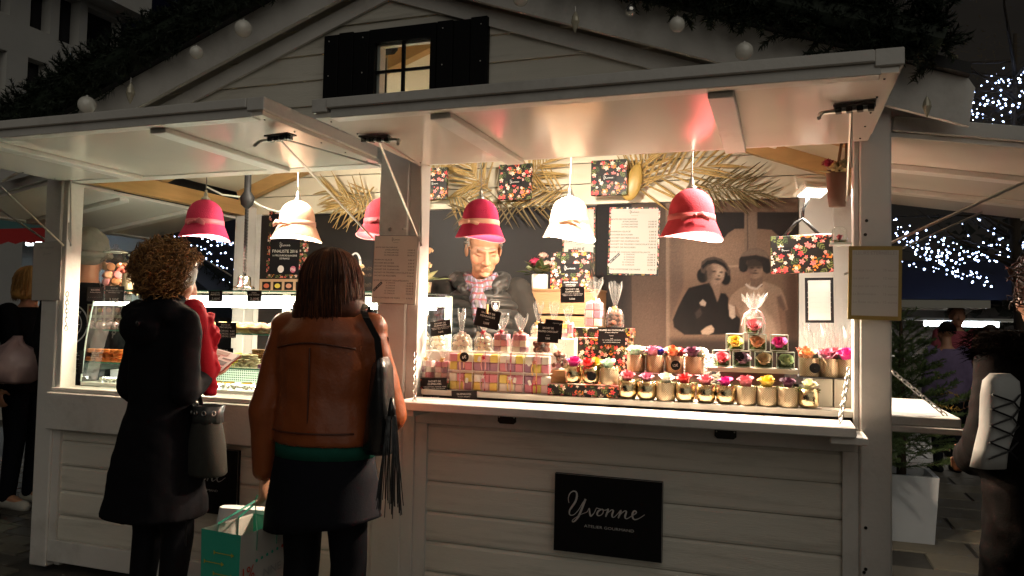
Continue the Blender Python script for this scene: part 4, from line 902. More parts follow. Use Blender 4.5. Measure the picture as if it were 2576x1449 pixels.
wrap_cone(Vector((P(2056, 880, Y=.31).x, .31, wz+.0005)), .055, .19, 'clear cellophane wrapped gift under the black framed price list'); wrap_cone(Vector((P(2112, 880, Y=.30).x, .30, wz+.0005)), .055, .19, 'clear cellophane wrapped gift beside the right jamb')
# knitted cushion
q = MB(); c = P(1762, 905, Y=.46); q.ball((0, 0, .08), (.13, .075, .085), 32, 20)
kn = mat('black_white_knit', (.05, .045, .04), .9); nt = kn.node_tree; w = nt.nodes.new('ShaderNodeTexVoronoi'); w.inputs['Scale'].default_value = 90; tc = nt.nodes.new('ShaderNodeTexCoord'); mp = nt.nodes.new('ShaderNodeMapping'); mp.inputs['Scale'].default_value = (1, 1, 2.2); nt.links.new(tc.outputs['Object'], mp.inputs[0]); nt.links.new(mp.outputs[0], w.inputs['Vector'])
cr = nt.nodes.new('ShaderNodeValToRGB'); cr.color_ramp.elements[0].position = .38; cr.color_ramp.elements[0].color = (.012, .011, .012, 1); cr.color_ramp.elements[1].position = .6; cr.color_ramp.elements[1].color = (.55, .5, .44, 1); sx = nt.nodes.new('ShaderNodeSeparateColor'); nt.links.new(w.outputs['Color'], sx.inputs[0]); nt.links.new(sx.outputs[0], cr.inputs[0]); nt.links.new(cr.outputs[0], nt.nodes['Principled BSDF'].inputs['Base Color'])
o = q.build('knitted_cushion', kn, None, True); o.location = (c.x, .46, TZ+.02); tag(o, 'black and white knitted cushion behind the roses', 'cushion')

# ------------------------------------------------------------ sweets
MC = {'pink': (.72, .25, .30), 'white': (.82, .74, .62), 'violet': (.38, .20, .28), 'yellow': (.80, .62, .14), 'blush': (.80, .48, .46)}
MM = {k: mat('marsh_'+k, v, .75, var=.08, vscale=40, bump=.25, bscale=90, sub=.0) for k, v in MC.items()}
def cube_mesh(s): return mesh_only(MB().box(-s/2, s/2, -s/2, s/2, 0, s, bev=s*.1), 'marshmallow', MM['pink'])
MCUBE = cube_mesh(1.0)
STAR = MB().prism([((.5 if i % 2 == 0 else .22)*math.sin(PI*i/5), (.5 if i % 2 == 0 else .22)*math.cos(PI*i/5)) for i in range(10)], .06); STAR = mesh_only(STAR, 'star_charm', mat('copper_star', (.45, .14, .10), .5))
TAGM = mesh_only(MB().prism([(-.3, -.5), (.3, -.5), (.3, .35), (.15, .5), (-.15, .5), (-.3, .35)], .03), 'gift_tag', mat('tag_card', (.75, .70, .62), .6))
STARC = [MATS['copper_star'], mat('silver_star', (.75, .73, .7), .35, .3), mat('red_star', (.5, .02, .05), .5), mat('gold_star', (.6, .42, .15), .4, .5)]
RIB = [mat('rib_pink', (.78, .38, .36), .45), mat('rib_lilac', (.55, .35, .42), .45), mat('rib_gold', (.78, .48, .14), .45), mat('rib_red', (.5, .02, .06), .45), mat('rib_peach', (.85, .50, .34), .45)]
def ribbon(mb, pts, w, ax=(1, 0, 0)):
    pts = [Vector(p) for p in pts]; vs = []; a = Vector(ax)
    for p in pts: vs += [p-a*w/2, p+a*w/2]
    mb.add(vs, [(2*i, 2*i+1, 2*i+3, 2*i+2) for i in range(len(pts)-1)])
def trim(t, y, x, z, rc, sc=.024, hang=.05, star=0, tagx=.02):
    m = MB(); ribbon(m, [(x-.004, y-.002, z), (x-.010, y-.006, z-hang*.5), (x-.006, y-.004, z-hang)], .005); r = m.build('ribbon', rc, t)
    m = MB(); ribbon(m, [(x+.004, y-.002, z), (x+.012, y-.007, z-hang*.45), (x+.010, y-.004, z-hang*.9)], .005); m.build('ribbon', rc, t)
    inst(STAR, 'star_charm', t, Matrix.Translation((x, y-.004, z)) @ Matrix.Rotation(rnd.uniform(-.4, .4), 4, 'Y') @ Matrix.Scale(sc, 4), STARC[star])
    if tagx: inst(TAGM, 'gift_tag', t, Matrix.Translation((x+tagx, y-.003, z-.006)) @ Matrix.Rotation(rnd.uniform(-.7, .7), 4, 'Y') @ Matrix.Scale(.022, 4))
PAL = ['pink', 'white', 'violet', 'yellow', 'blush', 'white', 'pink']
def marsh_stack(t, w, d, h, nx, nz, y0, seed):
    r = random.Random(seed); s = w/nx; sz = h/nz; last = None
    for i in range(nx):
        for k in range(nz):
            c = r.choice([q for q in PAL if q != last]); last = c
            inst(MCUBE, 'marshmallow', t, Matrix.Translation((-w/2+s*(i+.5), y0, .002+sz*k)) @ Matrix.Rotation(r.uniform(-.05, .05), 4, 'Z') @ Matrix.Diagonal((s*.97, d, sz*.97, 1)), MM[c])
def clear_box(t, w, d, h):
    q = MB(); q.box(-w/2, w/2, -d/2, d/2, 0, h); q.build('clear_box', CLEAR, t)
    q = MB(); r = .0007
    for z in (.0005, h): q.tube([(-w/2, -d/2, z), (w/2, -d/2, z), (w/2, d/2, z), (-w/2, d/2, z)], r, 4, closed=True)
    for sx in (-1, 1): q.tube([(sx*w/2, -d/2, 0), (sx*w/2, -d/2, h)], r, 4)
    q.build('box_edge', mat('plastic_edge', (.8, .78, .74), .15), t)
edges = [1126, 1187, 1252, 1316, 1382]; Yb = .075; BH = .0845; n = 0
SETS = ('with copper star above the low allergen card', 'with silver star, second in the bottom row', 'with silver star, third in the bottom row', 'with copper star beside the low floral box', 'behind the round 6€ price disc', 'with dark red star in the top row', 'with silver star in the top row', 'with copper star beside the truffle crate')
for row in range(2):
    for i in range(4):
        xa = P(edges[i], 940, Y=.05).x; xb = P(edges[i+1], 940, Y=.05).x; w = xb-xa-.0015
        t = thing('marshmallow_box', 'clear marshmallow box ' + SETS[n], 'sweet box', ((xa+xb)/2, Yb, TZ+.0003+row*(BH+.0008)), 0, 'clear marshmallow boxes stacked in two rows')
        marsh_stack(t, w-.006, .034, BH-.012, 3, 2, 0, 40+n); clear_box(t, w, .042, BH)
        q = MB(); ribbon(q, [(0, .022, BH+.001), (0, -.022, BH+.001), (0, -.0225, .002)], .005); q.build('ribbon_band', RIB[(n*2+1) % 5], t)
        trim(t, -.023, rnd.uniform(-.012, .012), BH*rnd.uniform(.55, .75), RIB[n % 5], star=(0, 1, 1, 0, 0, 2, 1, 0)[n], hang=.055, tagx=(.022, -.02)[n % 2]); n += 1
# cellophane sachets
def bag_mesh(w, d, h, neck, flare, ht, seed, n=30):
    r = random.Random(seed); m = MB(); ph = r.uniform(0, 6)
    rings = [(1.0, 1.0, 0), (1.06, 1.06, h*.15), (1.04, 1.05, h*.6), (.8, .8, h*.88), (neck, neck, h), (neck*1.15, neck*1.15, h+.006), (flare*.6, flare*.5, h+ht*.4), (flare*.95, flare*.6, h+ht*.8), (flare, flare*.5, h+ht)]
    vs = []
    for i, (a, b, z) in enumerate(rings):
        for j in range(n):
            t = 2*PI*j/n; pw = .45 if i < 3 else (.7 if i < 4 else 1); c = math.copysign(abs(math.cos(t))**pw, math.cos(t)); s = math.copysign(abs(math.sin(t))**pw, math.sin(t))
            k = 1 + (.05*math.sin(7*t+ph+i) if i < 4 else .16*math.sin(8*t+ph+i*.4)); vs.append((w/2*a*c*k, d/2*b*s*k, z + (.012*math.sin(3*t+ph) if i == 8 else 0)))
    k = len(rings); m.add(vs, [(i*n+j, i*n+(j+1) % n, (i+1)*n+(j+1) % n, (i+1)*n+j) for i in range(k-1) for j in range(n)] + [tuple(range(n))]); return m
MERI = mat('meringue', (.85, .76, .60), .8, var=.06, sub=.0); TRUF = mat('truffle', (.13, .045, .022), .85, var=.35, vscale=60, bump=.5, bscale=160)
q = MB(); q.lathe([(.001, 0), (.9, .02), (1.0, .2), (.85, .45), (.95, .55), (.6, .85), (.65, .95), (.25, 1.2), (.001, 1.45)], 12, None, lambda a, z: 1+.06*math.sin(6*a+z*4)); MERM = mesh_only(q, 'meringue', MERI, True)
q = MB(); q.ball((0, 0, .95), (1, 1, .95), 10, 7); 
q.v = [tuple(Vector(v)*(1+.12*noise.noise(Vector(v)*1.7))) for v in q.v]; TRUM = mesh_only(q, 'truffle', TRUF, True)
def sachet(px, Y, z0, w, h, kind, lab, nz=4, star=0, rib=0, ht=.07, flare=.8, seed=1, tilt=0):
    x = P(px, 900, Y=Y).x; t = thing('sweet_sachet', lab, 'sachet', (x, Y, z0), tilt, 'cellophane sachets of sweets'); d = w*.7
    bag_mesh(w, d, h, .16, flare, ht, seed).build('cellophane', CELLO, t, False); r = random.Random(seed)
    if kind == 'cubes': marsh_stack(t, w*.86, d*.8, h*.86, 2, nz, 0, seed)
    else:
        me = MERM if kind == 'meringue' else TRUM; s = w*.19; zz = .004
        while zz < h*.74:
            f = 1 if zz < h*.6 else .7
            for ax, ay in ((-.27, -.2), (.27, -.22), (0, -.26), (-.2, .2), (.22, .18)):
                inst(me, kind, t, Matrix.Translation((ax*w*f+r.uniform(-.003, .003), ay*d*f, zz+r.uniform(0, .004))) @ Matrix.Rotation(r.uniform(0, 6), 4, 'Z') @ Matrix.Rotation(r.uniform(-.5, .5), 4, 'X') @ Matrix.Scale(s*r.uniform(.85, 1.1), 4))
            zz += s*1.5
    q = MB(); q.tube([(w*.09*math.cos(a), d*.09*math.sin(a), h+.002) for a in [2*PI*i/10 for i in range(10)]], .0025, 5, closed=True); q.build('ribbon_tie', RIB[rib], t)
    trim(t, -d*.12-.006, 0, h-.004, RIB[rib], star=star, hang=.06, sc=.03, tagx=.024 if seed % 2 else -.022); return t
# hidden tiers that carry the back rows
ta = P(1050, 900, Y=.14).x; tb = P(1400, 900, Y=.14).x; t1 = P(1240, 886, Y=.20).z
tag(MB().box(ta, tb, .135, .30, TZ, t1, bev=.002).build('display_step', mat('white_step', (.6, .56, .5), .5)), 'white display step behind the marshmallow boxes', 'step')
t2 = P(1380, 850, Y=.38).z; tag(MB().box(P(1300, 900, Y=.36).x, P(1452, 900, Y=.36).x, .31, .50, TZ, t2, bev=.002).build('display_step', MATS['white_step']), 'tall white display step in front of the wooden crate', 'step')
sachet(1075, .085, TZ+.045, .074, .088, 'cubes', 'marshmallow sachet with gold star above the small floral box by the middle post', 3, 3, 1, seed=3, ht=.06)
sachet(1115, .085, TZ+.045, .070, .085, 'cubes', 'marshmallow sachet with gold ribbon next to the stacked boxes', 3, 3, 2, seed=4, ht=.05)
floral_box((1043, 951), (1130, 980), .05, .075, 'small dark floral box under two marshmallow sachets', lid=False, zb=TZ, zt=TZ+.0445)
sachet(1062, .22, t1, .07, .085, 'meringue', 'meringue sachet beside the middle post, leaning behind the cube sachets', 3, 1, 1, seed=11, ht=.10)
sachet(1160, .19, t1, .085, .085, 'meringue', 'tall sachet of white meringues with an open cellophane top', 3, 1, 0, seed=5, ht=.10, flare=.45)
sachet(1103, .22, t1, .075, .075, 'meringue', 'meringue sachet behind the tilted guimauve price card', 3, 3, 2, seed=12, ht=.05)
sachet(1216, .18, t1, .075, .09, 'meringue', 'meringue sachet with a red star beside the vendor', 3, 2, 3, seed=6, ht=.05)
sachet(1262, .18, t1, .075, .095, 'cubes', 'marshmallow sachet with a dark red bow', 3, 2, 3, seed=7, ht=.07)
sachet(1310, .18, t1, .075, .095, 'cubes', 'marshmallow sachet with a copper star next to the truffles', 3, 0, 4, seed=8, ht=.07)
sachet(1362, .17, t1-.0, .085, .055, 'truffle', 'low sachet of brown chocolate truffles behind the marshmallow boxes', 3, 0, 4, seed=9, ht=.03)
sachet(1408, .16, TZ+.10, .075, .075, 'truffle', 'truffle sachet on a wooden crate beside the floral tray', 3, 0, 4, seed=10, ht=.04)
o = tag(MB().box(P(1380, 950, Y=.14).x, P(1432, 950, Y=.14).x, .125, .20, TZ, TZ+.0995, bev=.002).build('small_crate', WOOD), 'small pale wooden crate under a truffle sachet', 'crate')
sachet(1352, .40, t2, .06, .07, 'meringue', 'slim meringue sachet with gold star in the back row', 3, 3, 4, seed=21, ht=.09)
sachet(1392, .40, t2, .06, .07, 'meringue', 'slim meringue sachet with white bow in the back row', 3, 1, 0, seed=22, ht=.09)
sachet(1428, .38, t2, .06, .075, 'cubes', 'slim marshmallow sachet under the back price card', 3, 1, 0, seed=23, ht=.07)
bxz = P(1500, 823, Y=.40).z
floral_box((1432, 850), (1577, 960), .36, .15, 'large dark floral box carrying the tall sachets', zb=TZ, zt=P(1500, 849, Y=.36).z, lid=False)
floral_box((1442, 823), (1585, 849), .37, .13, 'flat dark floral box on top of the larger floral box', zb=P(1500, 849, Y=.36).z+.0004, lid=False)
bz2 = P(1500, 823, Y=.37).z+.0006
sachet(1494, .43, bz2, .085, .13, 'cubes', 'tall marshmallow sachet with gold star on the floral boxes', 3, 3, 4, seed=31, ht=.09, flare=.9)
sachet(1546, .43, bz2, .075, .09, 'truffle', 'truffle sachet with white bow on the floral boxes', 3, 3, 4, seed=32, ht=.11, flare=.8)
# black price cards
def pc(tl, tr, bl, Y, lines, lab, rule=None): return card('price_card', lab, 'price card', tl, tr, bl, Y, BLKCARD, lines, th=.0012, group='black price cards', rule=rule)
G = lambda pr: [('SACHET DE', .5, .17, .10, 'c', .55), ('GUIMAUVES', .5, .32, .10, 'c', .60), ('VANILLE DE TAHITI - FRAMBOISE - FRAISE', .5, .46, .05, 'c', .88), ('VIOLETTE - CITRON - NOIX DE COCO', .5, .55, .05, 'c', .80), (pr, .5, .76, .10, 'c', .24)]
pc((1089, 810), (1140, 803), (1085, 847), .10, G('5.50€'), 'tilted guimauve price card leaning on the meringue sachets')
pc((1203, 773), (1264, 787), (1191, 817), .10, [('SACHET DE', .5, .2, .11, 'c', .56), ('MERINGUES', .5, .38, .11, 'c', .6), ('3,50€', .5, .75, .12, 'c', .24)], 'tilted meringue price card held by a wooden peg', [(.42, .58, .55)])
tag(MB().box(-.0035, .0035, -.008, .004, -.02, .022, Matrix.Translation(P(1226, 778, Y=.094)), bev=.001).build('clothes_peg', WOOD), 'small wooden peg clipping the meringue price card', 'peg')
pc((1352, 812), (1405, 815), (1351, 860), .11, [('SACHET DE', .5, .24, .10, 'c', .52), ('TRUFFES CHOCOLAT', .5, .42, .10, 'c', .94), ('7,00€', .5, .78, .11, 'c', .22)], 'truffle price card in front of the low truffle sachet', [(.42, .58, .62)])
pc((1368, 802), (1412, 806), (1368, 850), .14, [('CHOCOLAT', .7, .2, .10, 'c', .5)], 'truffle price card half hidden behind another')
pc((1408, 721), (1468, 720), (1410, 762), .33, G('5,50€'), 'upright guimauve price card above the back row of sachets')
pc((1505, 824), (1573, 824), (1505, 867), .345, [('TRUFFES AU CHOCOLAT', .5, .15, .10, 'c', .96), ('Produits allergènes', .5, .28, .06, 'c', .48), ('Contient', .5, .47, .05, 'c', .16), ('Oeuf', .5, .63, .05, 'c', .10), ('Lait : protéine de lait, crème fraiche', .5, .72, .05, 'c', .68), ('Soja : émulsifiant lécithine de soja', .5, .85, .05, 'c', .62)], 'wide truffle allergen card on the floral boxes')
pc((1062, 952), (1123, 951), (1064, 1005), .028, [('SACHET DE', .5, .14, .09, 'c', .52), ('GUIMAUVES', .5, .27, .09, 'c', .56), ('VANILLE DE TAHITI - FRAMBOISE - FRAISE', .5, .40, .045, 'c', .94), ('VIOLETTE - CITRON - NOIX DE COCO', .5, .48, .045, 'c', .86), ('5,50€', .5, .92, .10, 'c', .36)], 'large guimauve price card standing on the shelf by the chain')
pc((1136, 983), (1200, 983), (1136, 1012), .012, [('GUIMAUVES', .5, .28, .17, 'c', .56), ('Produits allergènes', .5, .50, .10, 'c', .48)], 'low guimauve allergen card in front of the marshmallow boxes')
pc((1062, 805), (1085, 812), (1062, 850), .62, [('SACHET DE', .5, .2, .08, 'c', .8)], 'narrow price card on the glass end of the showcase')
q = MB(); c = P(1168, 898, Y=.044); q.lathe([(.001, -.001), (.021, -.001), (.021, .001), (.001, .001)], 24, Matrix.Translation(c) @ Matrix.Rotation(PI/2, 4, 'X')); o = q.build('price_disc', BLKCARD); tag(o, 'round black price disc on the marshmallow boxes', 'price tag')
q = MB(); put_text(q, '6€', c.x, c.z, .013, None, 'c', c.y-.0016, .2); lettering_build(q, CHALK, o)
# back counter, crate, gift bag and bouquet behind the vendor
bcz = 1.10; t = thing('back_counter', 'dark back counter along the charcoal wall', 'counter', (-.9, 1.35, .1)); MB().box(-1.1, 1.0, -.2, .24, .95, bcz-.1).build('worktop', CHAR, t); MB().box(-1.08, .98, -.17, .23, .001, .949).build('cabinet', CHAR, t)
ca = P(1328, 730, Y=1.18); cb = P(1502, 730, Y=1.18); t = thing('wooden_crate', 'brown wooden crate standing on the back counter', 'crate', ((ca.x+cb.x)/2, 1.30, bcz+.0005)); w = cb.x-ca.x; h = ca.z-bcz
for i in range(3): MB().box(-w/2, w/2, -.12, -.108, h*(i/3)+.006, h*((i+1)/3)-.006, bev=.002).build('slat', WOOD, t); MB().box(-w/2, w/2, .108, .12, h*(i/3)+.006, h*((i+1)/3)-.006, bev=.002).build('slat', WOOD, t)
MB().box(-w/2-.004, w/2+.004, -.125, .125, h-.004, h+.008, bev=.002).build('top_board', WOOD, t)
for sx in (-1, 1): MB().box(min(sx*w/2, sx*(w/2-.015)), max(sx*w/2, sx*(w/2-.015)), -.107, .107, 0, h-.005).build('side_board', WOOD, t)
czz = bcz+h+.0087
for o in t.children: o.data.materials[0] = mat('brown_crate', (.20, .10, .04), .6, var=.35, vscale=12, bump=.3, stretch=(.25, 1, 3))
def flower_head(t, c, r, m, n=26, nm='blossom'):
    q = MB()
    for i in range(n):
        a = i*2.4; e = 1-i/n; d = Vector((math.cos(a)*e, math.sin(a)*e, 1.05-e)).normalized(); s = d.orthogonal().normalized()*r*.42; u = d.cross(s); p = d*r*(.55+.35*e); q.add([p-s, p+u*.6, p+s*.9+d*r*.25, p-u*.6+d*r*.1], [(0, 1, 2, 3)])
    q.ball((0, 0, .1*r), r*.62, 10, 7); o = q.build(nm, m, t, True); o.location = c; return o
def leaf_sprays(t, c, n, L, m, nm='leaf', up=.5):
    c = Vector(c); q = MB(); vs = [(0, 0, 0), (.16, .3, .03), (.12, .7, .02), (0, 1, -.06), (-.12, .7, .02), (-.16, .3, .03)]; q.add(vs, [(0, 1, 2, 3, 4, 5)]); me = mesh_only(q, nm, m)
    for i in range(n):
        a = rnd.uniform(0, 6.28); e = rnd.uniform(.1, 1.3)*up*1.2; inst(me, nm, t, Matrix.Translation(c) @ Matrix.Rotation(a, 4, 'Z') @ Matrix.Rotation(e, 4, 'X') @ Matrix.Scale(L*rnd.uniform(.7, 1.2), 4))
LEAFM = mat('leaf_green', (.07, .10, .03), .6, var=.3); DRY = mat('dried_leaf', (.25, .20, .08), .7, var=.3)
bp_ = P(1358, 700, Y=1.22); t = thing('bouquet_pot', 'white pot of red and dusty dried flowers on the crate', 'flower pot', (bp_.x, 1.22, czz)); q = MB(); q.lathe([(.001, 0), (.044, 0), (.048, .004), (.048, .082), (.045, .085), (.042, .078), (.001, .075)], 28); q.build('pot', mat('white_ceramic', (.72, .68, .62), .3), t, True)
flower_head(t, (-.02, -.04, .15), .034, mat('crimson_bloom', (.30, .008, .04), .7)); flower_head(t, (.045, -.02, .14), .028, mat('dusty_bloom', (.42, .24, .18), .7)); flower_head(t, (-.06, 0, .12), .026, mat('sage_bloom', (.25, .25, .12), .7)); flower_head(t, (.01, .02, .19), .03, MATS['dusty_bloom'])
leaf_sprays(t, (0, 0, .08), 16, .13, LEAFM); leaf_sprays(t, (0, 0, .10), 12, .11, DRY)
t = floral_box((1386, 634), (1484, 722), 1.20, .11, 'dark floral gift carrier box with black label on the crate', m=FLORALB, lid=False, zb=czz, name='gift_carrier')
w_ = P(1484, 650, Y=1.2).x - P(1386, 650, Y=1.2).x
q = MB(); q.box(-.055, .055, -.0575, -.0562, .09, .145); l = q.build('label', BLKCARD, t); q = MB(); put_script(q, 0, .118, .07, -.0585); lettering_build(q, CHALK, l)
q = MB(); q.box(-.048, .058, -.0575, -.0562, .01, .05); l = q.build('label', BLKCARD, t); q = MB(); put_text(q, 'BOITE CADEAU', .005, .038, .009, .08, 'c', -.0585); put_text(q, 'OFFERTE A PARTIR', .005, .024, .006, .06, 'c', -.0585); put_text(q, "DE 30 € D'ACHATS", .005, .015, .006, .055, 'c', -.0585); lettering_build(q, CHALK, l)
q = MB(); zt = P(1400, 634, Y=1.2).z-czz; q.box(-.03, .03, -.004, .004, zt, zt+.02, bev=.003); q.build('handle', FLORALB, t)
# dried flowers peeping out behind the middle post
t = thing('dried_bouquet', 'peach and cream dried flowers beside the middle post', 'flowers', P(1066, 742, Y=.60)); t.location.z = 1.475
q = MB(); q.lathe([(.001, 0), (.035, 0), (.04, .06), (.037, .06), (.001, .055)], 20); q.build('pot', LATT, t, True)
flower_head(t, (.01, -.02, .14), .035, mat('peach_bloom', (.72, .42, .22), .7)); flower_head(t, (-.02, 0, .19), .03, mat('cream_bloom', (.7, .58, .38), .7)); flower_head(t, (.02, 0, .22), .025, MATS['peach_bloom']); leaf_sprays(t, (0, 0, .06), 16, .15, mat('sage_leaf', (.16, .17, .07), .7))
# bags hanging on the palm wall
def wall_bag(tl, br, Y, lab, label=True):
    a = P(*tl, Y=Y); b = P(*br, Y=Y); w = b.x-a.x; h = a.z-b.z; t = thing('floral_bag', lab, 'bag', ((a.x+b.x)/2, Y, b.z), 0, 'floral paper bags on the palm wall')
    q = MB(); q.box(-w/2, w/2, 0, .028, 0, h, bev=.003); q.build('bag_body', FLORALB, t); q = MB(); q.box(-w*.22, w*.22, -.0016, -.0004, h*.40, h*.58); l = q.build('label', BLKCARD, t); q = MB(); put_script(q, 0, h*.49, w*.3, -.0026); lettering_build(q, CHALK, l)
wall_bag((1066, 423), (1123, 500), 1.44, 'floral bag on the palm wall beside the middle post'); wall_bag((1255, 414), (1336, 500), 1.44, 'floral bag on the palm wall behind the fuchsia hat lamp'); wall_bag((1487, 404), (1577, 489), 1.44, 'floral bag on the palm wall next to the golden husk')
# dried palm fronds
PALM = mat('dried_palm', (.40, .26, .09), .6, var=.4, vscale=14); PALMD = mat('dark_palm', (.13, .09, .035), .7, var=.4, vscale=14)
q = MB(); vs = []; n = 7
for i in range(n):
    t_ = i/(n-1); wv = .026*math.sin(PI*(.12+.85*t_))**.8; z = -.16*t_*t_ + .02*math.sin(5*t_); vs += [(-wv, t_, z-.012), (0, t_, z+.012), (wv, t_, z-.012)]
q.add(vs, [(3*i+a, 3*i+a+1, 3*i+a+4, 3*i+a+3) for i in range(n-1) for a in (0, 1)]); LEAFLET = mesh_only(q, 'leaflet', PALM)
def frond(p0, p1, L, lab, nl=11, m=PALM, Y=1.545, bend=.04, spread=55):
    a = P(*p0, Y=Y); b = P(*p1, Y=Y-.03); d = b-a; S = d.length; t = thing('palm_frond', lab, 'palm frond', a, 0, 'dried palm fronds on the back wall'); up = Vector((-d.z, 0, d.x)).normalized()
    pts = [d*s + up*bend*math.sin(PI*s) for s in [i/8 for i in range(9)]]; q = MB(); q.tube(pts, [.006-.0045*i/8 for i in range(9)], 6); q.build('stem', m, t, True)
    for i in range(nl):
        s = .12+.88*i/(nl-1); c = d*s + up*bend*math.sin(PI*s); dd = d.normalized()
        for sg in (-1, 1):
            an = rad(spread - 30*s + rnd.uniform(-7, 7)); dr = (Matrix.Rotation(-sg*an, 3, 'Y') @ dd); dr.y -= rnd.uniform(.02, .22); dr.normalize(); ll = L*(.55+.45*math.sin(PI*min(1, s*.9+.1)))*rnd.uniform(.75, 1.15)
            z = Vector((0, -1, 0)); z = (z - dr*z.dot(dr)).normalized(); x = dr.cross(z); M = Matrix(((*(x*.9*L), 0), (*(dr*ll), 0), (*(z*L*rnd.uniform(.4, 1.3)), 0), (0, 0, 0, 1))).transposed(); inst(LEAFLET, 'leaflet', t, Matrix.Translation(c) @ M, m)
for f in (((1236, 480), (1182, 398), .28, 'golden palm frond curving up beside the floral bag'), ((1432, 478), (1310, 450), .24, 'golden palm frond spreading behind the cream hat lamp'), ((1330, 470), (1400, 395), .25, 'golden palm frond rising between two floral bags'), ((1585, 490), (1800, 415), .30, 'long golden palm frond reaching to the pine rafter'), ((1600, 480), (1640, 395), .25, 'upright golden palm frond beside the golden husk'),
          ((1120, 500), (1190, 520), .24, 'golden palm frond below the small floral bag'), ((960, 520), (830, 480), .26, 'golden palm frond left of the middle post'), ((940, 470), (850, 520), .22, 'golden palm frond drooping towards the pale pink hat'), ((1070, 520), (1110, 430), .22, 'golden palm frond tucked behind the middle post')):
    frond(*f)
for f in (((1230, 512), (1420, 535), .24, 'dark palm frond hanging over the charcoal wall'), ((1700, 495), (1930, 488), .22, 'dark palm frond hanging over the mural'), ((1760, 470), (1880, 492), .20, 'dark palm frond behind the raspberry hat'), ((1330, 505), (1150, 525), .20, 'dark palm frond above the vendor')): frond(*f, m=PALMD)
c = P(1592, 458, Y=1.50); q = MB(); q.ball((0, 0, 0), (.055, .03, .115), 16, 12); q.v = [(x*(1-.25*(z/.115)), y, z) for x, y, z in q.v]; q.tube([(0, 0, .11), (.01, 0, .14)], [.012, .006], 6); o = q.build('palm_husk', mat('golden_husk', (.42, .27, .07), .4, var=.25, vscale=20), None, True); o.location = c; o.rotation_euler = (0, rad(18), 0); tag(o, 'golden dried palm husk beside the floral bag', 'palm husk')
# floral bag on a black hanger and things in the right opening
a = P(1941, 592, Y=.72); b = P(2098, 686, Y=.72); w = b.x-a.x; h = a.z-b.z; t = thing('hanging_bag', 'wide floral bag hanging from a black hanger by the right opening', 'bag', ((a.x+b.x)/2, .72, b.z))
q = MB(); q.box(-w/2, w/2, 0, .03, 0, h, bev=.003); o = q.build('bag_body', FLORALB, t); o.rotation_euler = (0, rad(-2), 0); q = MB(); q.box(-w*.36, -w*.18, -.0016, -.0004, h*.50, h*.68); l = q.build('label', BLKCARD, t); q = MB(); put_script(q, -w*.27, h*.59, w*.13, -.0026); lettering_build(q, CHALK, l)
q = MB(); top = P(2028, 500, Y=.72) - t.location; s0 = Vector((0, .015, h+.075)); q.tube([Vector((-w*.34, .015, h-.02)), Vector((-w*.1, .015, h+.06)), s0, Vector((w*.1, .015, h+.05)), Vector((w*.34, .015, h-.02))], .008, 8); q.tube([s0, s0+Vector((.004, 0, .05)), s0+Vector((.02, 0, .075)), Vector((.03, .015, top.z+.04))], .007, 8); q.build('hanger', mat('black_plastic', (.012, .012, .012), .35), t, True)
t = thing('dried_basket', 'hanging basket of dried flowers with a dark red bloom under the flap', 'flower basket', P(2106, 520, Y=.16)); q = MB(); q.loft([(0, 0, 0, .03, .025), (0, 0, .05, .036, .03), (0, 0, .115, .04, .033), (0, 0, .14, .04, .033)], 18); q.build('basket', mat('leather_basket', (.12, .06, .035), .6, var=.3), t, True); flower_head(t, (-.035, -.02, .165), .022, MATS['crimson_bloom']); flower_head(t, (.02, -.02, .16), .022, MATS['sage_bloom']); leaf_sprays(t, (0, 0, .12), 18, .075, DRY); 
q = MB(); q.tube([(0, 0, .14), (.02, 0, .28), (.03, 0, .42)], .006, 6); q.tube([(.03, 0, .1), (.035, 0, .3), (.03, 0, .42)], .006, 6); q.build('hanging_cord', mat('jute', (.25, .18, .09), .8), t)
t = thing('glass_dome', 'small glass dome with a pink rose on a bracket shelf at the right post', 'glass dome', P(2112, 612, Y=.10)); q = MB(); q.box(-.035, .045, -.035, .035, -.008, 0); q.build('shelf_plate', CUBEE, t); q = MB(); q.lathe([(.028, .001), (.026, .05), (.018, .062), (.001, .064)], 20); q.build('dome', CUBEG, t, True); rose(t, 'pink', .03, (0, 0, .012)); inst(MOSSM, 'moss', t, Matrix.Translation((0, 0, .008)) @ Matrix.Scale(.6, 4))
# ============================================================ pastry showcase in the left opening
SX0, SX1, SZ0, SZT = -3.555, -1.60, .952, 1.468
t = thing('display_case', 'refrigerated glass pastry showcase filling the left opening', 'showcase', (0, 0, SZ0)); dc = t
STL = mat('case_white', (.72, .72, .68), .3); L_ = Vector((0, 0, -SZ0))
def dpart(mb, name, m, p=None, smooth=False):
    o = mb.build(name, m, p or dc, smooth)
    if p is None or p is dc: o.location = (0, 0, -SZ0)
    return o
dpart(MB().box(SX0, SX1, .125, .66, SZ0, SZ0+.018, bev=.002), 'deck', STL)
prof = [(.128, .972), (.135, 1.06), (.150, 1.20), (.172, 1.33), (.20, 1.462)]
m = MB(); vs = [(x, y, z) for y, z in prof for x in (SX0, SX1)]; m.add(vs, [(2*i, 2*i+1, 2*i+3, 2*i+2) for i in range(len(prof)-1)]); dpart(m, 'front_glass', SHELFG, None, True)
for x in (SX0, SX1):
    m = MB(); q = prof + [(.64, 1.462), (.64, .972)]; m.add([(x, y, z) for y, z in q], [tuple(range(len(q)))]); e = dpart(m, 'end_glass', SHELFG)
    m = MB(); m.tube([(x, y, z) for y, z in prof], .004, 6); dpart(m, 'end_trim', CUBEE, e).location = (0, 0, 0)
dpart(MB().box(SX0-.005, SX1+.005, .195, .66, SZT-.006, SZT), 'top_glass', SHELFG); dpart(MB().box(SX0-.005, SX1+.005, .191, .1945, SZT-.007, SZT+.0005), 'glass_edge', GEDGE)
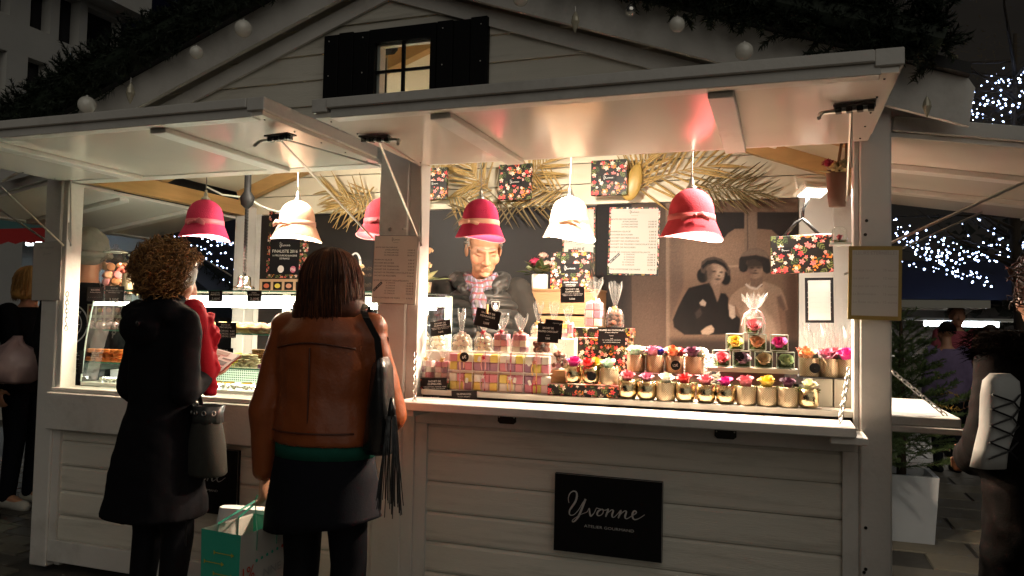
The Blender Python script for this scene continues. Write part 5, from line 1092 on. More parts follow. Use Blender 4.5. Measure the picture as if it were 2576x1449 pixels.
for z, y0 in ((1.075, .20), (1.25, .24)):
    s = dpart(MB().box(SX0+.02, SX1-.02, y0, .60, z-.006, z), 'glass_shelf', SHELFG); dpart(MB().box(SX0+.02, SX1-.02, y0-.004, y0-.0005, z-.007, z+.0005), 'shelf_edge', GEDGE)
for x in (SX0+.03, -2.62, SX1-.03): dpart(MB().box(x-.012, x+.012, .60, .64, SZ0+.018, SZT-.007), 'upright', STL)
dpart(MB().box(SX0+.02, SX1-.02, .555, .64, 1.405, 1.455, bev=.004), 'lamp_housing', STL)
TUBE = emis('white_tube', (1, .96, .86), 70, True)
dpart(MB().tube([(SX0+.05, .50, 1.398), (SX1-.05, .50, 1.398)], .011, 8), 'lamp_tube', TUBE)
light('case_light', 'AREA', (-2.58, .48, 1.385), 13, (1, .95, .84), 1.85, (rad(25), 0, 0), None, None, .05)
dpart(MB().tube([(SX0+.05, .22, .985), (SX1-.05, .22, .985)], .007, 8), 'lamp_tube', emis('deck_tube', (1, .97, .9), 12, True))
# perforated grille at the back of the deck
gr = mat('perforated_white', (.7, .69, .65), .4); nt = gr.node_tree; N = nt.nodes
tc = N.new('ShaderNodeTexCoord'); sp = N.new('ShaderNodeSeparateXYZ'); nt.links.new(tc.outputs['Object'], sp.inputs[0]); outs = []
for ax in (0, 2):
    a = N.new('ShaderNodeMath'); a.operation = 'MULTIPLY'; a.inputs[1].default_value = 78; nt.links.new(sp.outputs[ax], a.inputs[0]); f = N.new('ShaderNodeMath'); f.operation = 'FRACT'; nt.links.new(a.outputs[0], f.inputs[0]); g = N.new('ShaderNodeMath'); g.operation = 'GREATER_THAN'; g.inputs[1].default_value = .42; nt.links.new(f.outputs[0], g.inputs[0]); outs.append(g.outputs[0])
mu_ = N.new('ShaderNodeMath'); mu_.operation = 'MULTIPLY'; nt.links.new(outs[0], mu_.inputs[0]); nt.links.new(outs[1], mu_.inputs[1]); mx = N.new('ShaderNodeMix'); mx.data_type = 'RGBA'; mx.inputs[6].default_value = (.7, .69, .65, 1); mx.inputs[7].default_value = (.01, .01, .01, 1); nt.links.new(mu_.outputs[0], mx.inputs[0]); nt.links.new(mx.outputs[2], N['Principled BSDF'].inputs['Base Color'])
dpart(MB().box(SX0+.5, SX1-.02, .54, .55, SZ0+.02, 1.055), 'grille', gr); dpart(MB().box(SX0+.02, SX0+.499, .54, .55, SZ0+.02, 1.055), 'back_panel', STL)
dpart(MB().box(SX0+.02, SX0+.45, .30, .46, SZ0+.02, SZ0+.075, Matrix.Rotation(0, 4, 'X')), 'liner_tray', STL)
# macarons
def macaron_mesh():
    m = MB(); m.lathe([(.001, 0), (.72, .01), (.95, .12), (1.0, .26), (.97, .34), (.88, .36), (.90, .42), (.90, .52), (.88, .58), (.97, .6), (1.0, .68), (.95, .82), (.72, .93), (.001, .95)], 16); return mesh_only(m, 'macaron', mat('macaron_orange', (.72, .16, .02), .7, var=.1), True)
MAC = macaron_mesh(); MR = .024
def macaron(p, m, grp, lab, rx=0, s=1.0):
    o = inst(MAC, 'macaron', None, Matrix.Translation(p) @ Matrix.Rotation(rnd.uniform(0, 6), 4, 'Z') @ Matrix.Rotation(rx, 4, 'X') @ Matrix.Scale(MR*s, 4), m); tag(o, lab, 'macaron', grp); return o
MCOL = {'orange': (.72, .16, .02), 'beige': (.62, .40, .18), 'yellow': (.70, .50, .06), 'brown': (.32, .14, .05), 'violet': (.30, .07, .16), 'rose': (.62, .22, .22), 'cream': (.72, .55, .34), 'peach': (.72, .38, .22)}
MCM = {k: mat('macaron_'+k, v, .7, var=.1) for k, v in MCOL.items()}
def pile(px0, px1, Y0, z, nx, ny, nz, col, lab, grp):
    xa = P(px0, 880, Y=Y0).x; xb = P(px1, 880, Y=Y0).x; s = (xb-xa)/nx
    for k in range(nz):
        for j in range(max(1, ny-(k > 1))):
            for i in range(max(1, nx-(k > 0)*(k % 2))):
                c = col if isinstance(col, str) else col[(i*3+j+k) % len(col)]
                macaron(Vector((xa+s*(i+.5+.5*(k % 2))+rnd.uniform(-.004, .004), Y0+.026+.05*j+rnd.uniform(-.004, .004), z+.0005+k*MR*.96)), MCM[c], grp, lab)
pile(212, 306, .215, 1.075, 5, 2, 3, 'orange', 'bright orange macaron piled on the lower glass shelf', 'orange macarons in the showcase')
pile(306, 420, .215, 1.075, 5, 2, 2, 'peach', 'peach macaron behind the customer in the dark coat', 'peach macarons in the showcase')
pile(500, 560, .215, 1.075, 3, 2, 2, ['beige', 'brown'], 'brown or beige macaron behind the macaron price card', 'mixed brown macarons in the showcase')
pile(582, 640, .215, 1.075, 3, 2, 3, 'cream', 'cream macaron stacked on the lower glass shelf', 'cream macarons in the showcase')
pile(640, 668, .215, 1.075, 1, 2, 2, 'violet', 'violet macaron at the end of the cream stack', 'violet macarons in the showcase')
pile(540, 600, .33, 1.075, 3, 2, 3, 'yellow', 'yellow macaron at the back of the lower shelf', 'yellow macarons in the showcase')
pile(620, 672, .33, 1.075, 3, 2, 4, 'brown', 'brown macaron at the back of the lower shelf', 'brown macarons in the showcase')
# pastries on the upper shelf
q = MB(); q.ball((0, 0, .022), (.05, .034, .024), 20, 12); q.v = [(x+.003*math.sin(160*y+40*x), y*(1+.12*math.sin(95*x)), z*(1+.18*math.sin(70*x+30*y))) for x, y, z in q.v]; PAST = mesh_only(q, 'pastry', mat('baked_pastry', (.48, .24, .07), .45, var=.6, vscale=45, bump=.5, bscale=120), True)
PM2 = [MATS['baked_pastry'], mat('cocoa_pastry', (.25, .10, .05), .5, var=.5, vscale=50, bump=.5, bscale=120), mat('sugared_pastry', (.62, .42, .2), .6, var=.4, vscale=60, bump=.5)]
for i, (px, mi) in enumerate(((524, 0), (556, 2), (590, 0), (622, 0), (652, 1), (684, 1), (716, 0))):
    for j in range(2):
        o = inst(PAST, 'pastry', None, Matrix.Translation((P(px, 820, Y=.29).x, .29+.075*j, 1.2505)) @ Matrix.Rotation(rnd.uniform(-.4, .4), 4, 'Z') @ Matrix.Scale(1.1, 4), PM2[mi]); tag(o, ('golden flaky pastry on the upper glass shelf', 'dark cocoa pastry on the upper glass shelf', 'sugar dusted pastry on the upper glass shelf')[mi], 'pastry', ('golden pastries', 'cocoa pastries', 'sugared pastries')[mi])
q = MB(); q.ball((0, 0, .018), (.022, .022, .022), 14, 9); DOME = mesh_only(q, 'foil_rocher', mat('foil_pink', (.55, .38, .40), .25, .8, bump=.6, bscale=150), True)
for i, px in enumerate((226, 241, 256, 271, 286, 300)):
    o = inst(DOME, 'foil_rocher', None, Matrix.Translation((P(px, 822, Y=.27).x, .275+.012*(i % 2), 1.2505+.004))); tag(o, 'foil wrapped chocolate on the upper shelf above the orange macarons', 'chocolate', 'foil wrapped chocolates')
q = MB(); q.lathe([(.001, 0), (.034, 0), (.036, .03), (.030, .036), (.001, .037)], 24); CAKE = mesh_only(q, 'round_cake', mat('yellow_cake', (.62, .36, .07), .5, var=.2), True)
for px in (545, 575, 620, 655): o = inst(CAKE, 'round_cake', None, Matrix.Translation((P(px, 990, Y=.27).x, .27, SZ0+.0182)) @ Matrix.Scale(.8, 4)); tag(o, 'small round cake on the case deck before the grille', 'cake', 'cakes on the case deck')
def heap(px0, px1, Y, n, m, lab, name):
    q = MB()
    for i in range(n):
        c = P(rnd.uniform(px0, px1), 1000, Y=Y+rnd.uniform(0, .05)); q.ball((c.x, c.y, SZ0+.024+rnd.uniform(0, .012)), .007, 7, 5)
    o = q.build(name, m, None, True); tag(o, lab, 'sweets', None, 'stuff'); return o
heap(248, 320, .17, 70, mat('sugar_white', (.75, .70, .62), .7), 'scattered white sugar sweets on the case deck', 'sugar_sweets')
heap(555, 660, .17, 60, MATS['sugar_white'], 'scattered white sugar sweets before the grille', 'sugar_sweets')
# pictures leaning behind the left shelf
def pics(o, w, h):
    for r in range(2):
        for i in range(5):
            q = MB(); q.box((.03+.195*i)*w, (.18+.195*i)*w, -.001, -.0002, (.56-.5*r)*h, (.94-.5*r)*h); f = q.build('photo', mat('photo_brown', (.16, .10, .07), .5), o)
            d = MB(); d.ball(((.105+.195*i)*w, -.0015, (.75-.5*r)*h), (.06*w, .0015, .09*h)); d.build('eclair_picture', MATS['eclair%d' % (i % 4)], f)
card('picture_board', 'board of pastry pictures standing inside the showcase', 'poster', (218, 765), (330, 765), (218, 826), .47, mat('cream_board', (.62, .58, .42), .5), extra=pics)
# price cards of the showcase
pc((220, 722), (263, 722), (218, 758), .185, [('ROCHERS', .5, .2, .12, 'c', .5), ('Produits allergènes', .5, .36, .07, 'c', .6), ('- - - - - - - -', .5, .7, .05, 'c', .8)], 'rochers allergen card on the left end of the showcase')
pc((264, 719), (312, 720), (263, 758), .185, [('ROCHER', .5, .14, .11, 'c', .38), ('CHOCOLAT NOIR OU LAIT OU BLANC', .5, .30, .07, 'c', .9), ('NOISETTES', .5, .42, .07, 'c', .6), ('3,50€', .5, .86, .17, 'c', .5)], 'rocher price card reading 3,50 on the showcase edge')
pc((525, 731), (560, 731), (524, 758), .182, [('ROULETTE', .5, .2, .13, 'c', .6), ('FRAMBOISE', .5, .38, .13, 'c', .66), ('2,00€', .55, .75, .2, 'c', .6)], 'small price card for raspberry pastry, reading 2,00')
pc((621, 731), (657, 731), (621, 758), .182, [('PAIN', .5, .2, .13, 'c', .3), ('AUX RAISINS', .5, .38, .13, 'c', .74), ('2,00€', .55, .75, .2, 'c', .6)], 'small raisin bread price card reading 2,00')
pc((549, 811), (601, 813), (541, 848), .15, [('BOITE DE', .5, .16, .12, 'c', .42), ('MACARONS', .5, .32, .12, 'c', .56), ('7 MACARONS   8,40€', .5, .56, .12, 'c', .9), ('14 MACARONS  16,80€', .5, .74, .12, 'c', .92), ('21 MACARONS  25,00€', .5, .91, .12, 'c', .94)], 'macaron box price card with three prices on the front glass')
pc((539, 876), (584, 876), (541, 912), .14, [('CHOUX', .5, .15, .12, 'c', .42), ('CROUSTILLANTS', .5, .33, .12, 'c', .86), ('6,00€', .72, .58, .12, 'c', .3), ('12,00€', .72, .76, .12, 'c', .36)], 'choux price card above the customer booklet')
pc((170, 879), (213, 883), (164, 936), .118, [('CHOUX', .5, .12, .08, 'c', .36), ('Produits allergènes', .5, .2, .045, 'c', .5), ('CROUSTILLANTS', .5, .38, .05, 'c', .5), ('- - - - - - - - -', .5, .56, .04, 'c', .8), ('- - - - - -', .5, .64, .04, 'c', .6), ('ALLERGENES', .5, .8, .05, 'c', .4)], 'choux allergen card hanging inside the left corner of the front glass')
# jars of macarons
def jar(px, Y, h, w, lab, seed, cols):
    x = P(px, 700, Y=Y).x; t = thing('glass_jar', lab, 'jar', (x, Y, SZT+.0005), 0); r = w/2; b = h*.70
    q = MB(); q.lathe([(.001, .0), (r*.96, .0), (r, .006), (r, b*.86), (r*.93, b*.95), (r*.72, b), (r*.70, b+h*.10), (r*.74, b+h*.115)], 32); q.build('jar_glass', thin_glass('jar_glass', (.98, .985, .98), .06, .02, .8), t, True)
    q = MB(); q.lathe([(r*.80, b+h*.118), (r*.80, b+h*.13), (r*.6, b+h*.17), (r*.22, b+h*.21), (r*.12, b+h*.225), (r*.18, b+h*.25), (r*.2, b+h*.27), (r*.12, b+h*.295), (.001, b+h*.3)], 28); q.build('lid', MATS['jar_glass'], t, True)
    q = MB(); q.tube([(r*.80*math.cos(a), r*.8*math.sin(a), b+h*.122) for a in [2*PI*i/28 for i in range(28)]], .0035, 6, closed=True); q.build('jar_rim', CUBEE, t, True)
    rr = random.Random(seed); z = .004
    while z < b*.78:
        for i in range(6):
            a = 2*PI*i/6 + z*31; q_ = r*.62
            o = macaron(Vector((x+q_*math.cos(a), Y+q_*math.sin(a), SZT+z+rr.uniform(0, .01))), MCM[rr.choice(cols)], 'macarons in the glass jars', 'macaron heaped inside a glass jar on the showcase', PI/2+rr.uniform(-.5, .5), .98); o.matrix_world = Matrix.Translation(o.location) @ Matrix.Rotation(a+PI/2+rr.uniform(-.5, .5), 4, 'Z') @ Matrix.Rotation(PI/2+rr.uniform(-.6, .3), 4, 'X') @ Matrix.Translation((0, 0, -MR*.5)) @ Matrix.Scale(MR*.98, 4)
        z += MR*1.75
jar(288, .34, .265, .155, 'large lidded glass jar of pink and brown macarons', 5, ['rose', 'peach', 'brown', 'rose', 'beige']); jar(345, .42, .25, .14, 'second lidded glass jar beside the curly haired customer', 6, ['brown', 'beige', 'peach'])
q_ = P(322, 720, Y=.25); t = thing('flower_cup', 'gold pot with a coral carnation in front of the jars', 'flower pot', (q_.x, .26, SZT+.0005)); inst(PM['latt'], 'pot', t, Matrix.Diagonal((1.05, 1.05, 1.25, 1))); flower_head(t, (-.012, -.03, .105), .035, mat('coral_bloom', (.80, .18, .13), .7)); flower_head(t, (.03, -.01, .12), .022, MATS['cream_bloom']); leaf_sprays(t, (0, 0, .085), 14, .07, mat('yellow_green', (.35, .34, .08), .6))
# heat lamp on a coiled cord
hp = P(614, 726, Y=.42); t = thing('heat_lamp', 'chrome heat lamp hanging on a coiled black cord', 'lamp', (hp.x, .42, hp.z)); q = MB(); q.lathe([(.055, 0), (.056, .004), (.05, .012), (.036, .018), (.034, .06), (.028, .068), (.006, .072), (.001, .073)], 28); q.build('lamp_shade', mat('chrome', (.75, .73, .7), .12, 1.0), t, True)
ctop = P(612, 515, Y=.42).z - hp.z; q = MB(); turns = 46; q.tube([(.008*math.cos(2*PI*turns*i/(turns*7)), .008*math.sin(2*PI*turns*i/(turns*7)), .075+(ctop-.09)*i/(turns*7)) for i in range(turns*7+1)], .0035, 5); q.build('coiled_cord', MATS['black_rubber'], t, True)
q = MB(); q.loft([(0, 0, ctop-.02, .012, .012), (0, 0, ctop, .035, .03), (0, 0, ctop+.04, .042, .034), (0, 0, ctop+.07, .02, .018), (0, 0, roofz(hp.x)+.095-hp.z, .01, .01)], 14); q.build('cord_reel', MATS['black_rubber'], t, True)
q = MB(); q.box(-.10, .10, -.06, .06, 0, .006, bev=.002); o = q.build('gold_tray', mat('gold_tray', (.5, .32, .10), .3, .9)); c = P(500, 728, Y=.40); o.location = (c.x, .42, SZT+.0008); tag(o, 'flat gold tray on the glass top of the showcase', 'tray')
for px, s in ((915, 0), (930, 1)):
    pass
a = P(905, 700, Y=.55); t = thing('pastry_tower', 'clear boxes of golden choux stacked beside the middle post', 'sweet box', (a.x, .52, SZT+.0005))
for k in range(2):
    q = MB(); q.box(-.06, .06, -.05, .05, .002+k*.09, .088+k*.09); q.build('clear_box', CLEAR, t)
    for i in range(3):
        for j in range(2): inst(PAST, 'choux', t, Matrix.Translation((-.036+.036*i, -.025, .004+k*.09+j*.038)) @ Matrix.Scale(.42, 4), PM2[2])
# ============================================================ people
SKIN = mat('skin', (.55, .27, .16), .5, sub=.12, var=.08, vscale=30); SKINV = vcol_mat('skin_painted', .5, .1, .4)
def joints(h, **kw):
    k = h/1.70; J = dict(hl=(-.09, 0, .90), hr=(.09, 0, .90), kl=(-.10, .03, .49), kr=(.10, .03, .49), al=(-.10, -.01, .08), ar=(.10, -.01, .08), tl=(-.12, .15, .03), tr=(.12, .15, .03), pel=(0, 0, .96), wai=(0, 0, 1.10), che=(0, .0, 1.28), nec=(0, -.005, 1.43), hea=(0, .02, 1.575), sl=(-.175, -.005, 1.365), sr=(.175, -.005, 1.365), el=(-.22, -.02, 1.08), er=(.22, -.02, 1.08), wl=(-.21, .06, .84), wr=(.21, .06, .84))
    J.update(kw); return {n: Vector(v)*k for n, v in J.items()}, k
def hand(mb, w, d, nrm, s=1.0, curl=.5, right=True, spread=1.0):
    w = Vector(w); d = Vector(d).normalized(); nrm = Vector(nrm); nrm = (nrm - d*nrm.dot(d)).normalized(); sd = d.cross(nrm)*(1 if right else -1)
    mb.cap(w, .027*s, w+d*.075*s, .036*s, sq=(nrm, .45))
    for i, (o, L) in enumerate(((.027, .068), (.009, .078), (-.009, .072), (-.026, .056))):
        b = w + d*.085*s + sd*o*s; a = d; r = .0088*s
        for j in range(3):
            a = (Matrix.Rotation(curl*(.45+.25*j)*(1 if right else 1), 3, a.cross(-nrm)) @ a).normalized() if curl else a
            e = b + a*L*s*(.42, .33, .25)[j]; mb.cap(b, r, e, r*.9, 10); b = e; r *= .92
    b = w + d*.03*s + sd*.026*s; e1 = b + (d*.5+sd*.75-nrm*.35).normalized()*.036*s; e2 = e1 + (d*.85+sd*.25-nrm*.4).normalized()*.03*s; mb.cap(b, .013*s, e1, .011*s, 10); mb.cap(e1, .011*s, e2, .009*s, 10)
def head(mb, c, yaw=0, pitch=0, s=1.0, roll=0):
    M = Matrix.Rotation(yaw, 3, 'Z') @ Matrix.Rotation(pitch, 3, 'X') @ Matrix.Rotation(roll, 3, 'Y'); c = Vector(c)
    def e(p, r): mb.ball(c + M @ (Vector(p)*s), tuple(x*s for x in r), 18, 12, M)
    def cp(a, ra, b, rb): mb.cap(c + M @ (Vector(a)*s), ra*s, c + M @ (Vector(b)*s), rb*s, 12)
    e((0, -.012, .040), (.074, .094, .084)); e((0, .028, -.018), (.064, .067, .092)); e((0, .030, -.068), (.054, .056, .045)); e((0, .064, -.100), (.026, .021, .019))
    cp((-.037, .080, .021), .0105, (-.010, .088, .017), .0095); cp((.037, .080, .021), .0105, (.010, .088, .017), .0095)
    cp((0, .088, .014), .0085, (0, .109, -.030), .0115); e((0, .110, -.036), (.0125, .0125, .011)); e((.0135, .099, -.039), (.0085, .010, .008)); e((-.0135, .099, -.039), (.0085, .010, .008))
    for q in (-1, 1):
        e((q*.031, .0765, -.001), (.0145, .0115, .0095)); e((q*.041, .058, -.028), (.025, .026, .030)); e((q*.0765, -.002, -.008), (.0095, .021, .033))
    cp((-.020, .084, -.067), .0052, (.020, .084, -.067), .0052); cp((-.006, .0885, -.0655), .0055, (.006, .0885, -.0655), .0055); cp((-.016, .083, -.0765), .0062, (.016, .083, -.0765), .0062); e((0, .064, -.058), (.036, .026, .032))
    return c, M
def core(mb, J, k, fat=1.0, legs=True):
    f = fat*k
    if legs:
        for s in 'lr':
            mb.cap(J['h'+s], .082*f, J['k'+s], .056*f); mb.cap(J['k'+s], .055*f, J['a'+s], .036*f); mb.cap(J['a'+s], .036*f, J['t'+s], .032*f); mb.cap(J['a'+s]-Vector((0, .03*k, .035*k)), .034*f, J['a'+s], .036*f)
    p = [(J['pel'], .15, .10), (J['wai'], .125, .088), (J['che'], .15, .10), ((J['sl']+J['sr'])/2, .125, .085), (J['nec'], .055, .055)]
    mb.loft([(c.x, c.y, c.z, a*f, b*f) for c, a, b in p], 20); mb.cap(J['nec']-Vector((0, 0, .04*k)), .058*k, J['hea']-Vector((0, .01*k, .06*k)), .052*k)
    for s in 'lr': mb.cap(J['s'+s], .048*f, J['e'+s], .038*f); mb.cap(J['e'+s], .038*f, J['w'+s], .026*f)
def sleeves(mb, J, r=(.066, .056, .048)):
    for s in 'lr':
        w = J['e'+s].lerp(J['w'+s], .95); mb.cap(J['s'+s], r[0], J['e'+s], r[1]); mb.cap(J['e'+s], r[1], w, r[2])
def wrinkle(amp=.006, sc=9.0, stretch=(1, 1, 1.6), seed=0.0):
    def f(a):
        out = a.copy()
        for i in range(len(a)):
            p = Vector((a[i, 0]*stretch[0]*sc+seed, a[i, 1]*stretch[1]*sc, a[i, 2]*stretch[2]*sc)); n = noise.noise(p)*amp + noise.noise(p*2.7)*amp*.45; v = Vector((a[i, 0], a[i, 1], 0)); L = v.length
            if L > 1e-6: out[i, 0] += v.x/L*n; out[i, 1] += v.y/L*n
        return out
    return f
def cloth(name, col, rough=.8, **kw): return mat('cloth_'+name, col, rough, spec=.08, var=kw.pop('var', .2), vscale=30, bump=kw.pop('bump', .10), bscale=kw.pop('bscale', 220), **kw)
def person(loc, rz, label, group=None): return thing('person', label, 'person', loc, rz, group)
def strands(mb, pts, r, n=4): mb.tube(pts, [r]*(len(pts)-1)+[r*.3], n, False)
HAIR = lambda n, c: mat('hair_'+n, c, .55, spec=.3, var=.25, vscale=60)

# ---- customer in the dark coat, with curls
fy = -.55; w1 = P(408, 1000, Y=fy); t = person((w1.x, fy, 0), rad(-12), 'woman with curly light brown hair in a black hooded coat and red scarf'); pw1 = t
J, k = joints(1.60, er=(.190, -.03, 1.10), wr=(.075, .150, 1.15), el=(-.185, -.03, 1.10), wl=(-.15, .15, .95), sl=(-.145, 0, 1.355), sr=(.145, 0, 1.355))
b = MB(); core(b, J, k, .94); head(b, J['hea'], rad(-20), rad(-12), .96); hand(b, J['wr'], (-.05, 1, .25), (0, .2, -1), .95, .55, True); hand(b, J['wl'], (0, .6, -1), (1, 0, 0), .95, .5, False); blob(b, 'body', SKIN, t, .0075, 3)
BLKC = cloth('black_wool', (.006, .0055, .007), .9, sheen=.0)
m = MB(); m.loft([(0, -.01, .54, .222, .190), (0, -.01, .60, .215, .18), (0, -.01, .78, .180, .155), (0, 0, .98, .140, .120), (0, 0, 1.12, .148, .122), (0, 0, 1.26, .156, .118), (0, 0, 1.33, .125, .10), (0, 0, 1.39, .082, .075), (0, .0, 1.42, .075, .07)], 32); sleeves(m, J, (.062, .055, .046)); m.cap((-.14, -.01, 1.31), .058, (.14, -.01, 1.31), .058)
m.ball((0, -.110, 1.285), (.115, .058, .080)); m.cap((-.11, -.07, 1.34), .045, (.11, -.07, 1.34), .045); m.cap((-.10, -.05, 1.36), .04, (-.10, .06, 1.33), .035); m.cap((.10, -.05, 1.36), .04, (.10, .06, 1.33), .035)
blob(m, 'coat', BLKC, t, .011, 3, .5, wrinkle(.008, 7))
m = MB()
for s in 'lr': m.cap(J['h'+s]-Vector((0, 0, .1)), .086, J['k'+s], .062); m.cap(J['k'+s], .062, J['a'+s], .043)
blob(m, 'tights', cloth('black_tights', (.006, .006, .008), .6), t, .012, 3)
m = MB()
for s in 'lr': a = J['a'+s]; m.cap(a-Vector((0, .03, .035)), .04, J['t'+s], .038); m.cap(a, .046, a+Vector((0, 0, .12)), .05)
blob(m, 'boots', cloth('black_leather', (.008, .007, .007), .4), t, .012, 2)
def curls(parent, c, M, mats, n=420, R=(.105, .125, .115), seed=2, off=(0, -.02, .035), cut=None):
    r = random.Random(seed); mb = MB(); c = Vector(c)
    for i in range(n):
        while True:
            d = Vector((r.gauss(0, 1), r.gauss(0, 1), r.gauss(.2, 1))).normalized()
            if not (d.y > .45 and d.z < .45): break
        base = Vector((d.x*R[0]*.72, d.y*R[1]*.72, d.z*R[2]*.72)) + Vector(off); L = r.uniform(.03, .065); dr = (d*.9 + Vector((0, 0, -r.uniform(.1, .9))) + Vector((r.uniform(-.5, .5), r.uniform(-.5, .5), 0))).normalized(); u = dr.orthogonal().normalized(); v = dr.cross(u); cr = r.uniform(.008, .016); ph = r.uniform(0, 6); tn = r.uniform(1.2, 2.4)
        pts = [c + M @ (base + dr*L*q/9 + (u*math.cos(ph+tn*2*PI*q/9) + v*math.sin(ph+tn*2*PI*q/9))*cr*(.5+.5*q/9)) for q in range(10)]; mb.cm = r.randrange(len(mats)); strands(mb, pts, r.uniform(.0016, .0030), 4)
    mb.cm = 0; mb.ball(c + M @ Vector(off), tuple(x*.90 for x in R), 18, 12, M); return mb.build('hair', mats, parent, True)
Mh = Matrix.Rotation(rad(-16), 3, 'Z'); curls(t, J['hea'], Mh, [HAIR('brown', (.12, .055, .018)), HAIR('fair', (.34, .17, .055)), HAIR('honey', (.24, .11, .033))], 2000, (.122, .135, .130))
# ruffled red scarf
m = MB(); r = random.Random(5)
for i in range(150):
    s = r.random(); a = -.4+s*1.5
    if r.random() < .45: c = Vector((.10*math.sin(a*2.4)+r.uniform(-.02, .02), .05+.03*r.random(), 1.40*k+r.uniform(-.03, .03)))
    else: c = Vector((.07+.05*r.random(), .13+.04*r.random(), r.uniform(1.08, 1.42)*k))
    m.ball(c, (r.uniform(.012, .024), r.uniform(.012, .024), r.uniform(.012, .022)), 7, 5)
m.cap((.08, .07, 1.44*k), .05, (.10, .12, 1.18*k), .045); m.cap((-.08, .04, 1.42*k), .05, (.09, .06, 1.43*k), .05)
blob(m, 'scarf', cloth('red_knit', (.36, .012, .022), .85), t, .008, 1, .5)
m = MB(); m.lathe([(.001, 0), (.011, .001), (.011, .004), (.001, .005)], 12, Matrix.Translation((.08, -.17, 1.30)) @ Matrix.Rotation(rad(95), 4, 'X')); m.build('coat_button', mat('gloss_button', (.02, .02, .02), .15), t, True)
# booklet in her hands
hw = Matrix.Translation((w1.x, fy, 0)) @ Matrix.Rotation(rad(-12), 4, 'Z') @ (J['wr'] + Vector((-.02, .085, .062)))
bk = thing('booklet', 'open picture booklet held by the woman in the black coat', 'booklet', hw); M = Matrix.Rotation(rad(-18), 4, 'Z') @ Matrix.Rotation(rad(36), 4, 'X') @ Matrix.Rotation(rad(10), 4, 'Y') @ Matrix.Scale(1.2, 4)
def loc_set(o, M): o.matrix_local = M; return o
loc_set(MB().box(-.062, .062, -.05, .05, -.004, .0, bev=.001).build('cover', mat('red_cover', (.35, .05, .04), .5), bk), M); loc_set(MB().box(-.060, .060, -.048, .048, .0004, .006, bev=.001).build('page', mat('page_white', (.7, .68, .64), .4), bk), M)
for i, (x0, x1, y0, y1, c) in enumerate(((-.055, -.01, -.03, .02, (.25, .12, .07)), (.0, .05, -.02, .0, (.1, .09, .09)), (-.05, .02, .025, .042, (.35, .25, .2)), (.01, .055, .01, .015, (.05, .05, .05)), (.01, .055, -.035, -.028, (.05, .05, .05)))): loc_set(MB().box(x0, x1, y0, y1, .0062, .0066).build('printed_picture', mat('page_pic%d' % i, c, .4), bk), M)
# her bucket bag
bp = P(520, 1095, Y=fy+.02); t = thing('bucket_bag', 'dark grey drawstring bucket bag with silver eyelets on the coat', 'bag', (bp.x, bp.y, P(520, 1195, Y=fy).z), rad(-25)); t.scale = (1.22, 1.22, 1.1); TW = cloth('grey_tweed', (.035, .034, .030), .85); LEA = mat('dark_leather', (.045, .045, .045), .35, bump=.1, bscale=60)
m = MB(); m.loft([(0, 0, 0, .085, .055), (0, 0, .01, .095, .06), (0, 0, .10, .082, .055), (0, 0, .19, .058, .042), (0, 0, .20, .05, .035)], 24); m.build('bag_body', TW, t, True)
m = MB(); m.loft([(0, 0, .185, .062, .045), (0, 0, .215, .060, .043), (0, 0, .245, .068, .046), (0, 0, .244, .064, .042), (0, 0, .20, .05, .035)], 24, True, lambda p, a, R: Vector((p.x*(1+.07*math.sin(7*a)), p.y*(1+.07*math.sin(7*a)), p.z))); m.build('leather_cuff', LEA, t, True)
for a in (-1.9, -1.35, -.8, -.2): m = MB(); m.tube([(.066*math.cos(a)+.008*math.cos(q)*-math.sin(a), .046*math.sin(a)*1.02+.008*math.cos(q)*math.cos(a)*.7, .222+.008*math.sin(q)) for q in [2*PI*i/12 for i in range(12)]], .002, 5, closed=True); m.build('eyelet', STEEL, t, True)
m = MB(); top = P(478, 960, Y=fy) - t.location; ribbon(m, [(-.05, 0, .24), (-.075, -.01, .33), (-.06, -.02, .46), (-.03, -.03, .52)], .022, (.9, .3, 0)); m.build('strap', LEA, t)
m = MB(); ribbon(m, [(-.02, -.05, 0), (-.03, -.055, -.08), (-.025, -.05, -.15)], .010); ribbon(m, [(.0, -.05, 0), (-.005, -.055, -.12), (-.01, -.05, -.25)], .008); m.build('hanging_strap', LEA, t)

# ---- customer in the brown leather jacket
fy = -.60; w2 = P(822, 1000, Y=fy); t = person((w2.x, fy, 0), rad(6), 'woman with auburn bobbed hair in a tan leather jacket and black skirt')
J, k = joints(1.575, er=(.252, .06, 1.06), wr=(.17, .26, 1.06), el=(-.250, -.03, 1.08), wl=(-.272, .02, .815), sl=(-.18, 0, 1.36), sr=(.18, 0, 1.36))
b = MB(); core(b, J, k, .98); head(b, J['hea'], rad(8), rad(-8), .96); hand(b, J['wl'], (0, .05, -1), (1, 0, 0), .95, .9, False); hand(b, J['wr'], (-.6, .8, 0), (0, 0, -1), .95, .5, True); blob(b, 'body', SKIN, t, .0075, 3)
TAN = mat('tan_leather', (.26, .060, .014), .42, var=.3, vscale=14, bump=.12, bscale=90)
m = MB(); m.loft([(0, 0, .885, .195, .145), (0, 0, .93, .196, .145), (0, 0, 1.05, .180, .132), (0, 0, 1.18, .190, .135), (0, 0, 1.28, .19, .13), (0, 0, 1.335, .14, .10), (0, 0, 1.375, .08, .07), (0, 0, 1.40, .072, .066)], 32); sleeves(m, J, (.064, .056, .043)); m.cap((-.165, 0, 1.30), .060, (.165, 0, 1.30), .060); m.cap((-.06, -.03, 1.37), .035, (.06, -.03, 1.37), .035)
jk = blob(m, 'jacket', TAN, t, .0095, 2, .5, wrinkle(.007, 9, (1, 1, .7), 3))
